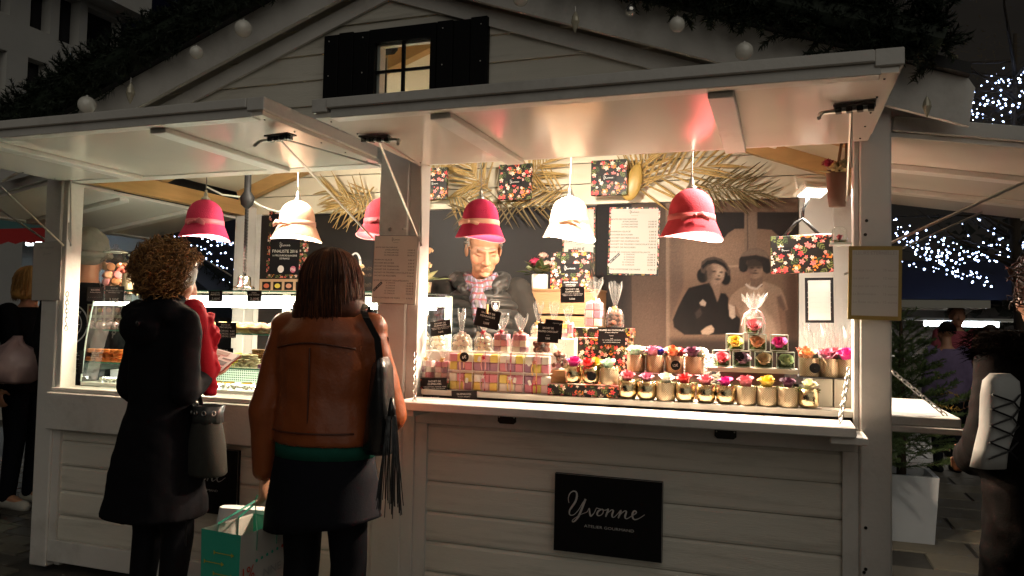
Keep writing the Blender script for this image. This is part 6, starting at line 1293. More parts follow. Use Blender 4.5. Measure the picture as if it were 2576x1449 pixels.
for zs_, rx_, ry_, dz_ in ((1.235, .19, .133, .03), (.935, .197, .146, 0)):
    m = MB(); m.tube([(x_, -ry_*math.sqrt(max(0, 1-(x_/rx_)**2))-.003, zs_-dz_*(x_/rx_)**2*0+.012*math.cos(x_*14)*(dz_ > 0)) for x_ in [-rx_*.84+rx_*1.62*i/24 for i in range(25)]], .0032, 5); m.build('seam', mat('dark_seam', (.08, .018, .005), .6), jk, True)
m = MB(); m.tube([(0, -.140, z_) for z_ in (.93, 1.0, 1.08, 1.16, 1.23)], .0028, 5); m.build('seam', MATS['dark_seam'], jk, True)
m = MB(); m.loft([(0, 0, .84, .186, .138), (0, 0, .90, .185, .136), (0, 0, .91, .15, .11)], 32); m.build('green_top', cloth('green_knit', (.012, .085, .06), .8), t, True)
m = MB(); m.loft([(0, -.005, .60, .212, .165), (0, -.005, .64, .208, .16), (0, 0, .76, .198, .15), (0, 0, .855, .182, .134), (0, 0, .88, .15, .11)], 40, True, lambda p, a, R: Vector((p.x*(1+.03*math.sin(6*a)*(R[2] < .7)), p.y*(1+.03*math.sin(6*a+1)*(R[2] < .7)), p.z + (.03*math.cos(a) if R[2] < .62 else 0)))); m.build('skirt', cloth('black_skirt', (.007, .007, .010), .8), t, True)
m = MB()
for s in 'lr': m.cap(J['h'+s]-Vector((0, 0, .08)), .082, J['k'+s], .066); m.cap(J['k'+s], .066, J['k'+s].lerp(J['a'+s], .4), .062); m.cap(J['k'+s].lerp(J['a'+s], .4), .062, J['a'+s], .045)
blob(m, 'tights', MATS['cloth_black_tights'], t, .011, 3)
m = MB()
for s in 'lr': a = J['a'+s]; m.cap(a-Vector((0, .03, .035)), .04, J['t'+s], .038); m.cap(a, .05, a+Vector((0, 0, .12)), .055)
blob(m, 'boots', MATS['cloth_black_leather'], t, .012, 2)
def bob(parent, c, M, mats, R, drop, n=700, seed=4, width=1.0):
    r = random.Random(seed); mb = MB(); c = Vector(c); mb.ball(c + M @ Vector((0, -.015, .035)), (R*.93, R*1.03, R*.98), 20, 14, M)
    mb.loft([(c.x, c.y-.02, c.z-drop+.02, R*1.12*width, R*.95), (c.x, c.y-.02, c.z-drop*.55, R*1.13*width, R*1.0), (c.x, c.y-.02, c.z-.02, R*1.02, R*1.0), (c.x, c.y-.015, c.z+.05, R*.88, R*.95)], 24)
    for i in range(n):
        a = r.uniform(0, 2*PI)
        if math.sin(a) > .62: continue
        top = Vector((r.uniform(-.02, .02), r.uniform(-.05, .03), R*1.02+.035)); sw = r.uniform(.95, 1.08); L = drop*r.uniform(.80, 1.06); ph = r.uniform(0, 6); pts = []
        for q in range(12):
            s = q/11; e = min(1, s*2.2); rx = R*sw*math.sin(e*PI/2)*(1+.12*width*max(0, s-.45)*2); ry = R*1.04*sw*math.sin(e*PI/2); z = (R*1.0*math.cos(e*PI/2)+.035) if s < .4546 else .035-(s-.4546)/.5454*(L+.03)
            wv = .007*math.sin(ph+s*7)*(s > .4); cl = -.014*max(0, s-.85)/.15*r.uniform(.2, 1.6); pts.append(c + M @ Vector(((rx+wv+cl)*math.cos(a), (ry+wv+cl)*math.sin(a)-.015, z)))
        mb.cm = r.randrange(len(mats)); strands(mb, pts, r.uniform(.0010, .0022), 3)
    return mb.build('hair', mats, parent, True)
bob(t, J['hea'], Matrix.Rotation(rad(8), 3, 'Z'), [HAIR('auburn', (.075, .022, .009)), HAIR('copper', (.14, .045, .016)), HAIR('darkauburn', (.04, .014, .007))], .100, .150, 2400, 4, 1.25)
# her fringed shoulder bag
LB = mat('black_bag_leather', (.008, .008, .009), .3, bump=.25, bscale=40, coat=.2); zb = P(950, 1140, Y=fy-.03).z
bp = P(950, 1100, Y=fy-.05); t2 = thing('fringed_bag', 'black leather shoulder bag with a long fringed tassel', 'bag', (bp.x, fy-.03, zb), rad(20))
m = MB(); m.loft([(0, 0, 0, .045, .05), (0, 0, .02, .055, .07), (0, 0, .16, .05, .085), (0, 0, .30, .03, .09), (0, 0, .335, .012, .088)], 24, True, lambda p, a, R: p + Vector((.006*math.sin(5*a+R[2]*20), 0, 0))); m.build('bag_body', LB, t2, True)
sp = P(915, 782, Y=fy-.10) - t2.location; sp = Matrix.Rotation(rad(-20), 3, 'Z') @ sp
m = MB(); ribbon(m, [(.0, -.06, .32), (-.008, -.075, .40), sp*.75+Vector((0, -.05, .1)), sp, sp+Vector((-.01, .09, .025))], .024, (1, 0, 0)); ribbon(m, [(.0, .06, .32), (.0, .06, .40), sp+Vector((.02, .11, -.05)), sp+Vector((-.01, .12, .02))], .022, (1, 0, 0)); m.build('strap', LB, t2)
m = MB(); m.ball((0, -.065, .315), .012, 10, 8); m.build('buckle', STEEL, t2, True)
r = random.Random(3)
m = MB(); m.tube([(.045, -.07, .20), (.047, -.075, .17), (.048, -.075, .13)], [.006, .012, .016], 8); tas = m.build('tassel_head', LB, t2, True)
for i in range(34):
    a = r.uniform(0, 6.28); x0 = .048+.014*math.cos(a); y0 = -.075+.014*math.sin(a); L = r.uniform(.26, .34); m = MB(); m.tube([(x0, y0, .14), (x0+.012*math.cos(a), y0+.012*math.sin(a), .14-L*.4), (x0+.024*math.cos(a)+r.uniform(-.01, .01), y0+.02*math.sin(a), .14-L)], .0022, 4); m.build('fringe_strand', LB, tas)
# shopping bags at her side
hz = P(648, 1240, Y=fy).z; c = P(632, 1300, Y=fy-.03); t3 = thing('shopping_bag', 'green and white woven shopping bag with percent lettering', 'bag', (c.x, fy-.05, .17), rad(84)); GT = mat('teal_woven', (.03, .34, .23), .4, bump=.2, bscale=30); WT = mat('white_woven', (.45, .42, .38), .4, bump=.2, bscale=30, var=.1)
H_ = P(600, 1315, Y=fy-.05).z-.17; bw_, bd_ = .125, .085
def bagwall(pts, m, nm, p):
    q = MB(); q.add([Vector(x) for x in pts] + [Vector(x)*.985 for x in pts], [(0, 1, 2, 3), (7, 6, 5, 4), (0, 4, 5, 1), (1, 5, 6, 2), (2, 6, 7, 3), (3, 7, 4, 0)]); return q.build(nm, m, p)
A, B_, C_, D_ = (-bw_, -bd_), (bw_, -bd_), (bw_, bd_), (-bw_, bd_)
wf = bagwall([(*A, 0), (*B_, 0), (B_[0]*1.02, B_[1]*1.1, H_), (A[0]*1.02, A[1]*1.1, H_)], WT, 'front_panel', t3); wg = bagwall([(*D_, 0), (*A, 0), (A[0]*1.02, A[1]*1.1, H_), (D_[0]*1.02, D_[1]*1.1, H_)], GT, 'side_panel', t3); bagwall([(*C_, 0), (*D_, 0), (D_[0]*1.02, D_[1]*1.1, H_), (C_[0]*1.02, C_[1]*1.1, H_)], WT, 'back_panel', t3); bagwall([(*B_, 0), (*C_, 0), (C_[0]*1.02, C_[1]*1.1, H_), (B_[0]*1.02, B_[1]*1.1, H_)], GT, 'side_panel', t3); MB().box(-bw_, bw_, -bd_, bd_, 0, .003).build('base', GT, t3)
def bt(s, x, z, h, w, m): q = MB(); put_text(q, s, x, z, h, w, 'c', -bd_*1.1-.004, .06); lettering_build(q, m, wf)
RT_ = mat('red_print', (.5, .04, .02), .5); OT_ = mat('orange_print', (.55, .10, .01), .5)
bt('1%', -.088, H_*.66, .05, .055, RT_); bt('28% dxéui', -.01, H_*.46, .045, .21, OT_); bt('NNE', .03, H_*.62, .03, .09, mat('grey_print', (.3, .29, .28), .5))
for i in range(7): q = MB(); q.disc(.006, 0, 10, Matrix.Translation((-.05+.026*i, -bd_*1.1-.003, H_*.74+.004*i)) @ Matrix.Rotation(PI/2, 4, 'X')); q.build('printed_dot', (GT, RT_)[i > 4], wf)
q = MB(); q.box(-.06, .12, -bd_*1.06-.004, -bd_*1.06-.003, H_*.08, H_*.2); q.build('printed_band', mat('lime_print', (.35, .38, .03), .5), wf)
YA = mat('yellow_print', (.40, .38, .05), .5)
for i in range(9):
    y = -bd_+.03+.045*(i % 2); z = H_*(.1+.09*i); q = MB(); M = Matrix.Translation((-bw_*1.02-.004, y, z)); q.box(0, .0008, -.001, .075, -.0015, .0015, M); q.add([M @ Vector((0, -.014, 0)), M @ Vector((0, 0, .008)), M @ Vector((0, 0, -.008))], [(0, 1, 2)]); q.add([M @ Vector((0, .07, 0)), M @ Vector((0, .082, .008)), M @ Vector((0, .082, -.008))], [(0, 1, 2)]); q.build('printed_arrow', YA, wg)
hh = hz - .17
for s in (-1, 1):
    q = MB(); hl = Matrix.Rotation(rad(-84), 3, 'Z') @ (P(648, 1245, Y=fy-.01) - t3.location); ribbon(q, [(-.05, s*bd_*1.1, H_-.07), (-.05, s*bd_*1.1, H_), hl+Vector((-.012, 0, -.02)), hl, hl+Vector((.012, 0, -.02)), (.05, s*bd_*1.1, H_), (.05, s*bd_*1.1, H_-.07)], .026, (.6, .8, 0)); q.build('handle', GT, t3)
c = P(618, 1290, Y=fy+.12); t4 = thing('paper_bag', 'plain white paper bag behind the green shopping bag', 'bag', (c.x, fy+.14, .12), rad(10)); hp_ = P(618, 1280, Y=fy+.12).z-.12; q = MB(); q.loft([(0, 0, 0, .13, .06, .3), (0, 0, hp_*.8, .125, .055, .35), (0, 0, hp_, .12, .03, .5)], 24); q.build('bag_body', mat('white_paper', (.5, .49, .48), .6, bump=.2, bscale=12), t4)
# ---- the vendor
fy = .86; v = P(1211, 700, Y=fy); t = person((v.x, fy, .101), rad(198), 'vendor in a black quilted vest and checked scarf looking down at the counter')
J, k = joints(1.735, er=(.30, .0, 1.08), wr=(.20, .20, .93), el=(-.30, .0, 1.08), wl=(-.18, .22, .93), sl=(-.195, 0, 1.375), sr=(.195, 0, 1.375), hea=(-.012, .075, 1.592), nec=(0, .02, 1.44))
b = MB(); core(b, J, k, 1.05); hc, HM = head(b, J['hea'], rad(14), rad(-24), 1.17, rad(2)); hand(b, J['wl'], (.5, .8, -.2), (0, 0, -1), 1, .6, False); hand(b, J['wr'], (-.5, .8, -.2), (0, 0, -1), 1, .6, True)
o = blob(b, 'body', SKINV, t, .0038, 3, .5); HMi = np.array(HM.transposed()); hcn = np.array(hc)
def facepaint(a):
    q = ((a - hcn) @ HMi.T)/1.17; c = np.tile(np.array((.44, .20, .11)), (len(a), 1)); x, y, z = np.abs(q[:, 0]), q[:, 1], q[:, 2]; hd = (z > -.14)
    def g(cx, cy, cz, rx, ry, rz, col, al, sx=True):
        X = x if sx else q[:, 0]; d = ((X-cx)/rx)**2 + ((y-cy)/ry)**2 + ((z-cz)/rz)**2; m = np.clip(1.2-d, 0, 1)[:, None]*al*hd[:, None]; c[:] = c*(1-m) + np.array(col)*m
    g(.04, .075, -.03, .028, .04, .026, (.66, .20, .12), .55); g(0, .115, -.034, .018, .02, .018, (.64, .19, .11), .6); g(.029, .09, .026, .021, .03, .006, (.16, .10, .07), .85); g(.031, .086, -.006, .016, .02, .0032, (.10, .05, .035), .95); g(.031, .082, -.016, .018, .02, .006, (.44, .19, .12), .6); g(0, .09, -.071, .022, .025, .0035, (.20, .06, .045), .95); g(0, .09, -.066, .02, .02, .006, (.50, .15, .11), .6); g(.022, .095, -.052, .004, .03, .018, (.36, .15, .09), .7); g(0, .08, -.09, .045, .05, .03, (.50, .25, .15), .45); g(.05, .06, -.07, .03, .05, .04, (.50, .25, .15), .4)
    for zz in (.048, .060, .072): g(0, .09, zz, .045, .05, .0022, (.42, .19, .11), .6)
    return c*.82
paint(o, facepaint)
r = random.Random(8); m = MB()
for i in range(950):
    a = r.uniform(0, 2*PI); e = r.uniform(-.35, 1.45); d = Vector((math.cos(a)*math.cos(e), math.sin(a)*math.cos(e), math.sin(e)))
    if d.y > .38 and d.z < .62: continue
    if d.z < -.15 and abs(d.x) > .75 and d.y > -.15: continue
    p0 = Vector((0, -.012, .040)) + Vector((d.x*.0745, d.y*.0945, d.z*.0845)); fl = (Vector((r.uniform(-.3, .3), -.8 if d.y < .2 else .6, -.35)) - d*.1).normalized(); L = r.uniform(.018, .034); pts = [hc + HM @ ((p0 + fl*L*s + d*.010*math.sin(s*2.4))*1.17) for s in (0, .35, .7, 1)]; m.cm = r.randrange(2); strands(m, pts, r.uniform(.0022, .0036))
m.build('hair', [HAIR('grey', (.12, .10, .08)), HAIR('silver', (.20, .17, .14))], t, True)
VEST = mat('black_quilt', (.005, .0047, .0044), .5, spec=.15, var=.15, vscale=20, bump=.2, bscale=35, sheen=.05)
m = MB(); rings = []; NZ_ = 88
for i in range(NZ_):
    s = i/(NZ_-1); z = .90 + s*.52; wv = abs(math.sin(PI*(z-.90)/.050))**.55; w_ = np.interp(z, [.90, 1.0, 1.2, 1.32, 1.38, 1.42], [.190, .190, .208, .205, .165, .115]); d_ = np.interp(z, [.90, 1.0, 1.2, 1.32, 1.38, 1.42], [.15, .148, .155, .145, .122, .098]); rings.append((0, .01, z, w_ + .016*wv, d_ + .016*wv))
def vest_fn(p, a, R):
    n_ = noise.noise(Vector((p.x*14, p.y*14, p.z*22)))*.006; q = Vector((p.x, p.y-.01, 0)).normalized(); zp = max(0, 1-abs(p.x)/.012) if p.y > 0 else 0; return p + q*n_ - q*.016*zp
m.loft(rings, 96, True, vest_fn); o = m.build('vest', VEST, t, True)
m = MB(); pts = []
for i in range(15):
    a = rad(-235 + i*290/14); pts.append(Vector((.132*math.cos(a), .0+.105*math.sin(a), 1.452 - .055*max(0, math.sin(a)) + .02*abs(math.cos(a)))))
for i in range(14): m.cap(pts[i], .040+.007*math.sin(i*1.7), pts[i+1], .040+.007*math.sin((i+1)*1.7))
m.cap((-.10, .10, 1.40), .024, (-.035, .160, 1.31), .010); m.cap((.10, .10, 1.40), .024, (.035, .160, 1.31), .010); blob(m, 'hood_collar', VEST, t, .007, 1, .5, wrinkle(.010, 20))
m = MB(); ribbon(m, [(0, .178, 1.30), (0, .176, 1.2), (0, .174, 1.1), (0, .17, .92)], .010); m.build('zip', mat('zip_black', (.02, .02, .02), .25, .5), t); m = MB(); ribbon(m, [(.085, .135, 1.405), (.055, .158, 1.365), (.03, .172, 1.33)], .012, (.5, .2, .7)); m.build('zip_lining', mat('blue_lining', (.03, .05, .16), .5), t)
m = MB(); sleeves(m, J, (.078, .066, .052)); m.ball((-.17, 0, 1.36), (.075, .08, .07)); m.ball((.17, 0, 1.36), (.075, .08, .07)); blob(m, 'sleeves', cloth('charcoal_fleece', (.007, .0065, .006), .9), t, .010, 3, .5, wrinkle(.007, 12))
m = MB()
for s in 'lr': m.cap(J['h'+s], .10, J['k'+s], .07); m.cap(J['k'+s], .07, J['a'+s], .055)
m.ball(J['pel'], (.17, .125, .12)); blob(m, 'trousers', cloth('dark_denim', (.015, .018, .03), .8), t, .014, 2)
m = MB()
for s in 'lr': m.cap(J['a'+s]-Vector((0, .03, .035)), .042, J['t'+s], .04)
blob(m, 'shoes', MATS['cloth_black_leather'], t, .012, 2)
sc = mat('checked_scarf', (.3, .3, .3), .85); nt = sc.node_tree; tc = nt.nodes.new('ShaderNodeTexCoord'); wv = []
for sx_, dr in ((52, 'X'), (46, 'Z')):
    w = nt.nodes.new('ShaderNodeTexWave'); w.bands_direction = dr; w.inputs['Scale'].default_value = sx_/6.28*1.2; w.inputs['Distortion'].default_value = 7; w.inputs['Detail Scale'].default_value = 1; nt.links.new(tc.outputs['Object'], w.inputs[0]); wv.append(w)
cr1 = nt.nodes.new('ShaderNodeValToRGB'); e = cr1.color_ramp.elements; e[0].color = (.045, .041, .044, 1); e[1].color = (.006, .005, .010, 1); e[0].position = .35; e[1].position = .55; x = cr1.color_ramp.elements.new(.85); x.color = (.10, .08, .12, 1)
cr2 = nt.nodes.new('ShaderNodeValToRGB'); e = cr2.color_ramp.elements; e[0].color = (.0, .0, .0, 1); e[0].position = .80; e[1].color = (1, 1, 1, 1); e[1].position = .9; nt.links.new(wv[0].outputs[0], cr1.inputs[0]); nt.links.new(wv[1].outputs[0], cr2.inputs[0]); mx = nt.nodes.new('ShaderNodeMix'); mx.data_type = 'RGBA'; mx.inputs[7].default_value = (.07, .004, .006, 1); nt.links.new(cr2.outputs[0], mx.inputs[0]); nt.links.new(cr1.outputs[0], mx.inputs[6]); nt.links.new(mx.outputs[2], nt.nodes['Principled BSDF'].inputs['Base Color'])
m = MB()
for k_, (rr, zz) in enumerate(((.080, 1.485), (.088, 1.462), (.092, 1.440))):
    pp = [Vector((rr*math.cos(a), .035+rr*math.sin(a), zz - .038*max(0, math.sin(a)) + .010*math.sin(3*a+k_))) for a in [2*PI*i/18 for i in range(18)]]
    for i in range(18): m.cap(pp[i],   .0175, pp[(i+1) % 18], .0175, 10)
m.cap((0.01, .130, 1.40), .036, (.02, .150, 1.345), .032); m.cap((.02, .150, 1.36), .032, (.005, .176, 1.235), .022, sq=((0, 1, 0), .5)); m.cap((-.01, .145, 1.36), .028, (-.03, .170, 1.27), .02); blob(m, 'scarf', sc, t, .0062, 1, .5, wrinkle(.006, 26))
m = MB(); M = Matrix.Translation((-.088, .176, 1.315)) @ Matrix.Rotation(PI, 4, 'Z') @ Matrix.Rotation(rad(8), 4, 'X'); sh_ = [(-.022, .024), (-.012, .027), (0, .024), (.012, .027), (.022, .024), (.021, -.002), (.013, -.019), (0, -.028), (-.013, -.019), (-.021, -.002)]; m.prism(sh_, .003, M); em = m.build('chest_badge', mat('badge_rim', (.22, .21, .20), .5), t); m = MB(); m.prism([(x*.86, z*.86) for x, z in sh_], .003, M @ Matrix.Translation((0, -.0015, 0))); m.build('badge_field', BLKCARD, em); m = MB(); m.box(-.012, .012, -.0022, -.0018, -.002, .004, M)
for i in range(5): m.box(-.010+i*.0045, -.008+i*.0045, -.0022, -.0018, -.018+abs(i-2)*.003, -.006, M)
m.box(-.006, .006, -.0022, -.0018, .009, .016, M); m.build('badge_mark', CHALK, em)

# ---- other people: a plain dressed figure
def figure(loc, rz, label, h, coat, hairm, hair='short', J_kw={}, trous=(.01, .011, .016), shoe=(.01, .01, .01), coatlen=.80, fat=1.0, vox=.014, headyaw=0, pitch=0, coatname='c', bulk=1.0, group=None):
    t = person(loc, rz, label, group); J, k = joints(h, **J_kw); b = MB(); core(b, J, k, fat); hc, HM = head(b, J['hea'], headyaw, pitch, k); hand(b, J['wl'], J['wl']-J['el'], (1, 0, 0), k, .7, False); hand(b, J['wr'], J['wr']-J['er'], (-1, 0, 0), k, .7, True); blob(b, 'body', SKIN, t, .010, 2)
    m = MB(); f = fat*bulk*k; o = J['che']-Vector((0, 0, 1.28*k)); m.loft([(J['pel'].x, J['pel'].y, coatlen*k, .19*f, .15*f), (J['pel'].x, J['pel'].y, (coatlen+.08)*k, .19*f, .15*f), (J['wai'].x, J['wai'].y, J['wai'].z, .17*f, .135*f), (J['che'].x, J['che'].y, J['che'].z, .19*f, .14*f), (*(((J['sl']+J['sr'])/2-Vector((0, 0, .02)))[:3]), .14*f, .11*f), (J['nec'].x, J['nec'].y, J['nec'].z-.02, .08*f, .08*f)], 26); sleeves(m, J, (.074*f, .064*f, .05*f)); m.cap(J['sl']-Vector((-.01, 0, .04)), .065*f, J['sr']-Vector((.01, 0, .04)), .065*f); blob(m, 'coat', cloth(coatname, coat, .8), t, vox, 2, .5, wrinkle(.008, 9))
    m = MB()
    for s in 'lr': m.cap(J['h'+s]-Vector((0, 0, .02)), .094*f/bulk, J['k'+s], .068*k); m.cap(J['k'+s], .068*k, J['a'+s], .052*k)
    blob(m, 'trousers', cloth('tr_%.3f_%.3f' % trous[:2], trous, .8), t, vox, 2)
    m = MB()
    for s in 'lr': a = J['a'+s]; m.cap(a-Vector((0, .03, .035)), .042*k, J['t'+s], .04*k); m.cap(a-Vector((0, .0, .02)), .045*k, a+Vector((0, 0, .02)), .045*k)
    blob(m, 'shoes', cloth('sh_%.3f' % shoe[0], shoe, .6), t, .012, 2)
    if hair == 'bob': bob(t, hc, HM, hairm, .096*k, .13*k, 420, 3, 1.1)
    elif hair == 'curls': curls(t, hc, HM, hairm, 420, (.112*k, .125*k, .12*k))
    elif hair == 'short':
        r = random.Random(5); m = MB(); m.ball(hc + HM @ Vector((0, -.02, .05)), (.077*k, .09*k, .082*k), 16, 10, HM)
        for i in range(260):
            d = Vector((r.gauss(0, 1), r.gauss(-.4, 1), r.gauss(.5, .8))).normalized()
            if d.y > .5 and d.z < .5 or d.z < -.4: continue
            p0 = Vector((d.x*.076, d.y*.092-.015, d.z*.084+.042))*k; strands(m, [hc + HM @ p0, hc + HM @ (p0 + d*.012 + Vector((0, -.008, -.004))), hc + HM @ (p0 + d*.014 + Vector((0, -.022, -.014)))], .004)
        m.build('hair', hairm[0], t, True)
    return t, J, k, hc, HM
# man in a grey beanie outside the left opening, his back printed with a round badge
q = P(224, 640, X=-4.08); t, J, k, hc, HM = figure((q.x, q.y, 0), rad(20), 'man in a grey beanie and black jacket with a round back print', 1.84, (.006, .006, .007), [HAIR('dark', (.02, .012, .008))], 'short', coatname='black_jacket', headyaw=rad(15))
m = MB(); m.ball(hc + HM @ Vector((0, -.03, .045)), (.112, .128, .118), 24, 16, HM)
m.ball(hc + HM @ Vector((0, -.05, .12)), (.075, .07, .055), 16, 10, HM); o = blob(m, 'beanie', cloth('grey_jersey', (.30, .285, .24), .9, bscale=120), t, .008, 2, .5, wrinkle(.010, 14)); m = MB(); pts = [hc + HM @ Vector((.112*math.cos(a), .126*math.sin(a)-.03, -.005)) for a in [2*PI*i/20 for i in range(20)]]
for i in range(20): m.cap(pts[i], .022, pts[(i+1) % 20], .022, 8)
blob(m, 'beanie_cuff', MATS['cloth_grey_jersey'], t, .008, 2)
Mb = Matrix.Translation((-.02, -.178, 1.27)) @ Matrix.Rotation(rad(-4), 4, 'X'); m = MB(); PR = mat('print_grey', (.42, .42, .42), .7)
for rr, w in ((.125, .004), (.088, .003)): m.add([Mb @ Vector((q_*math.cos(a), 0, q_*math.sin(a))) for a in [2*PI*i/40 for i in range(40)] for q_ in (rr-w, rr+w)], [(2*i, 2*i+1, (2*i+3) % 80, (2*i+2) % 80) for i in range(40)])
bd = m.build('printed_ring', PR, t); m = MB()
def arc_text(s, R, a0, da, h, flip):
    for i, chh in enumerate(s):
        if chh == ' ': continue
        a = a0 + da*i; q = MB(); put_text(q, chh, 0, 0, h, None, 'c', -.001); rot = (a - PI/2) if not flip else (a + PI/2); m.add([Mb @ (Vector((R*math.cos(a), 0, R*math.sin(a))) + Matrix.Rotation(-rot, 3, 'Y') @ Vector(v)) for v in q.v], q.f)
arc_text('LUCIEN BA', .106, rad(165), rad(-15), .018, False); arc_text('BEAUVAIS', .106, rad(205), rad(14), .018, True); m.tube([Mb @ Vector((-.04, 0, -.04)), Mb @ Vector((.04, 0, .05))], .003, 5); m.tube([Mb @ Vector((-.08, 0, 0)), Mb @ Vector((.08, 0, 0))], .002, 5); lettering_build(m, PR, bd)
# passer-by beside the left post with fair hair, white trainers and a clear carrier bag
q = P(48, 1272, Z=0); t, *_ = figure((q.x, q.y, 0), rad(-80), 'passer-by with fair hair, black coat and white trainers beside the left post', 1.66, (.008, .008, .010), [HAIR('blond', (.42, .22, .06)), HAIR('blond2', (.3, .15, .04))], 'bob', J_kw=dict(wr=(.14, .30, 1.0), er=(.22, .08, 1.1)), shoe=(.55, .52, .46), coatname='black_coat2')
q = P(38, 912, Y=q.y-.40); t = thing('carrier_bag', 'bulging pale pink plastic carrier bag beside the left post', 'bag', (q.x, q.y, q.z-.13), 0); m = MB(); m.loft([(0, 0, 0, .10, .07), (0, 0, .02, .15, .11), (0, 0, .12, .18, .13), (0, 0, .21, .15, .09), (0, 0, .25, .06, .04), (.02, 0, .30, .02, .015)], 28, True, lambda p, a, R: p + Vector((.012*math.sin(6*a+p.z*30), .012*math.cos(5*a+p.z*40), 0))); m.build('bag_body', mat('pink_plastic', (.42, .28, .27), .25, var=.3, vscale=9, bump=.4, bscale=14, trans=.0), t, True); m = MB(); put_text(m, 'XTON', 0, .14, .035, .10, 'c', -.14, .5); lettering_build(m, INK, t)
q = P(-150, 1330, Z=0); figure((q.x, q.y+.1, 0), rad(-70), 'dark clothed passer-by at the left edge carrying nothing in sight', 1.70, (.006, .006, .008), [HAIR('dark', (.02, .012, .008))], 'short', coatname='black_coat3', J_kw=dict(wr=(.2, .2, .95)))
# woman with the laced white bag at the right edge
t, J, k, hc, HM = figure((.775, -.30, 0), rad(28), 'woman in a dark brown padded coat with fur hood and brown curls', 1.56, (.002, .0015, .0015), [HAIR('chestnut', (.055, .02, .008)), HAIR('chestnut2', (.09, .035, .013))], 'curls', coatname='brown_padded', bulk=1.28, coatlen=.45, trous=(.006, .005, .008), J_kw=dict(wl=(-.1, .25, 1.0), wr=(.1, .25, 1.0), el=(-.22, .02, 1.08)))
m = MB(); r = random.Random(9)
for i in range(5200):
    a = r.uniform(PI*.90, PI*2.10); b_ = r.uniform(0, 2*PI); c = Vector(((.20+.045*math.cos(b_))*math.cos(a), .02+(.17+.045*math.cos(b_))*math.sin(a), 1.29+.045*math.sin(b_))); d = Vector((math.cos(a)*r.uniform(.4, 1.2), math.sin(a)*r.uniform(.4, 1.2), r.uniform(-.5, .8))).normalized(); s = d.orthogonal().normalized()*.0018; L = r.uniform(.02, .05); m.add([c-s, c+s, c+d*L], [(0, 1, 2)])
for i in range(10):
    a0 = PI + PI*i/10; a1 = PI + PI*(i+1)/10; m.cap((.20*math.cos(a0), .02+.17*math.sin(a0), 1.29), .05, (.20*math.cos(a1), .02+.17*math.sin(a1), 1.29), .05, 10)
m.build('fur_hood', mat('dark_fur', (.010, .006, .0045), .9, spec=.05, var=.4, vscale=40), t)
tb = P(2508, 1075, Y=-.55); t = thing('laced_bag', 'white bag with crossed black laces carried by the woman in brown', 'bag', (tb.x, -.55, P(2500, 1175, Y=-.55).z), rad(30)); m = MB(); m.loft([(-.03, 0, 0, .045, .03, .6), (-.02, 0, .05, .04, .032, .6), (0, 0, .11, .042, .034, .6), (.012, 0, .2, .05, .034, .6), (.014, 0, .24, .048, .03, .7), (.012, 0, .26, .03, .018)], 24); m.build('bag_body', mat('white_bag', (.34, .34, .33), .6, var=.1, bump=.15, bscale=16), t, True)
m = MB(); zz = [.03, .075, .12, .165, .205]
for i in range(4):
    for s in (1, -1): m.tube([(s*-.045+.01*i/3-.015, -.036, zz[i]), (0.0+.005*i, -.044, (zz[i]+zz[i+1])/2), (s*.045+.01*i/3-.012, -.036, zz[i+1])], .0028, 5)
m.build('lacing', BLKCARD, t)
# ============================================================ surroundings
# ground: one sheet, with paving stones where they show
gm = mat('asphalt_ground', (.05, .045, .038), .75, var=.4, vscale=1.2, bump=.6, bscale=14)
g = MB().add([(-70, -40, -.006), (70, -40, -.006), (70, 70, -.006), (-70, 70, -.006)], [(0, 1, 2, 3)]).build('ground', gm); tag(g, kind='structure')
def stone_mesh(w, d, seed):
    r = random.Random(seed); m = MB(); e = .008; z = .004+r.uniform(-.002, .002)
    b = [(-w/2+r.uniform(0, e), -d/2+r.uniform(0, e)), (w/2-r.uniform(0, e), -d/2+r.uniform(0, e)), (w/2-r.uniform(0, e), d/2-r.uniform(0, e)), (-w/2+r.uniform(0, e), d/2-r.uniform(0, e))]
    m.add([(x, y, -.012) for x, y in b] + [(x*.985, y*.975, z) for x, y in b], [(4, 5, 6, 7), (0, 1, 5, 4), (1, 2, 6, 5), (2, 3, 7, 6), (3, 0, 4, 7)]); return mesh_only(m, 'paving_stone', CONC)
SS = [stone_mesh(.24, .14, i) for i in range(5)]; SB = [stone_mesh(.62, .34, 20+i) for i in range(5)]
CM = [CONC, mat('paving_stone_b', (.10, .09, .075), .7, var=.35, vscale=3, bump=.5, bscale=18), mat('paving_stone_c', (.18, .155, .11), .65, var=.35, vscale=3, bump=.5, bscale=18)]
n = 0; r = random.Random(2)
for j in range(22):
    for i in range(12):
        x = -3.85-.25*i-.125*(j % 2); y = -1.0+.15*j
        if n >= 150: break
        v = RC.transposed() @ (Vector((x, y, 0))-CAMP); px = IW/2+FPX*v.x/-v.z; py = IH/2-FPX*v.y/-v.z
        if -40 < px < 120 and py < 1500: inst(SS[r.randrange(5)], 'paving_stone', g, Matrix.Translation((x, y, 0)), CM[r.randrange(2)]); n += 1
n = 0
for j in range(26):
    for i in range(10):
        x = .15+.63*i-.3*(j % 2); y = .3+.35*j; v = RC.transposed() @ (Vector((x, y, 0))-CAMP); px = IW/2+FPX*v.x/-v.z; py = IH/2-FPX*v.y/-v.z
        if 2200 < px < 2640 and n < 150: inst(SB[r.randrange(5)], 'paving_stone', g, Matrix.Translation((x, y, 0)), CM[r.choice((0, 2, 2))]); n += 1
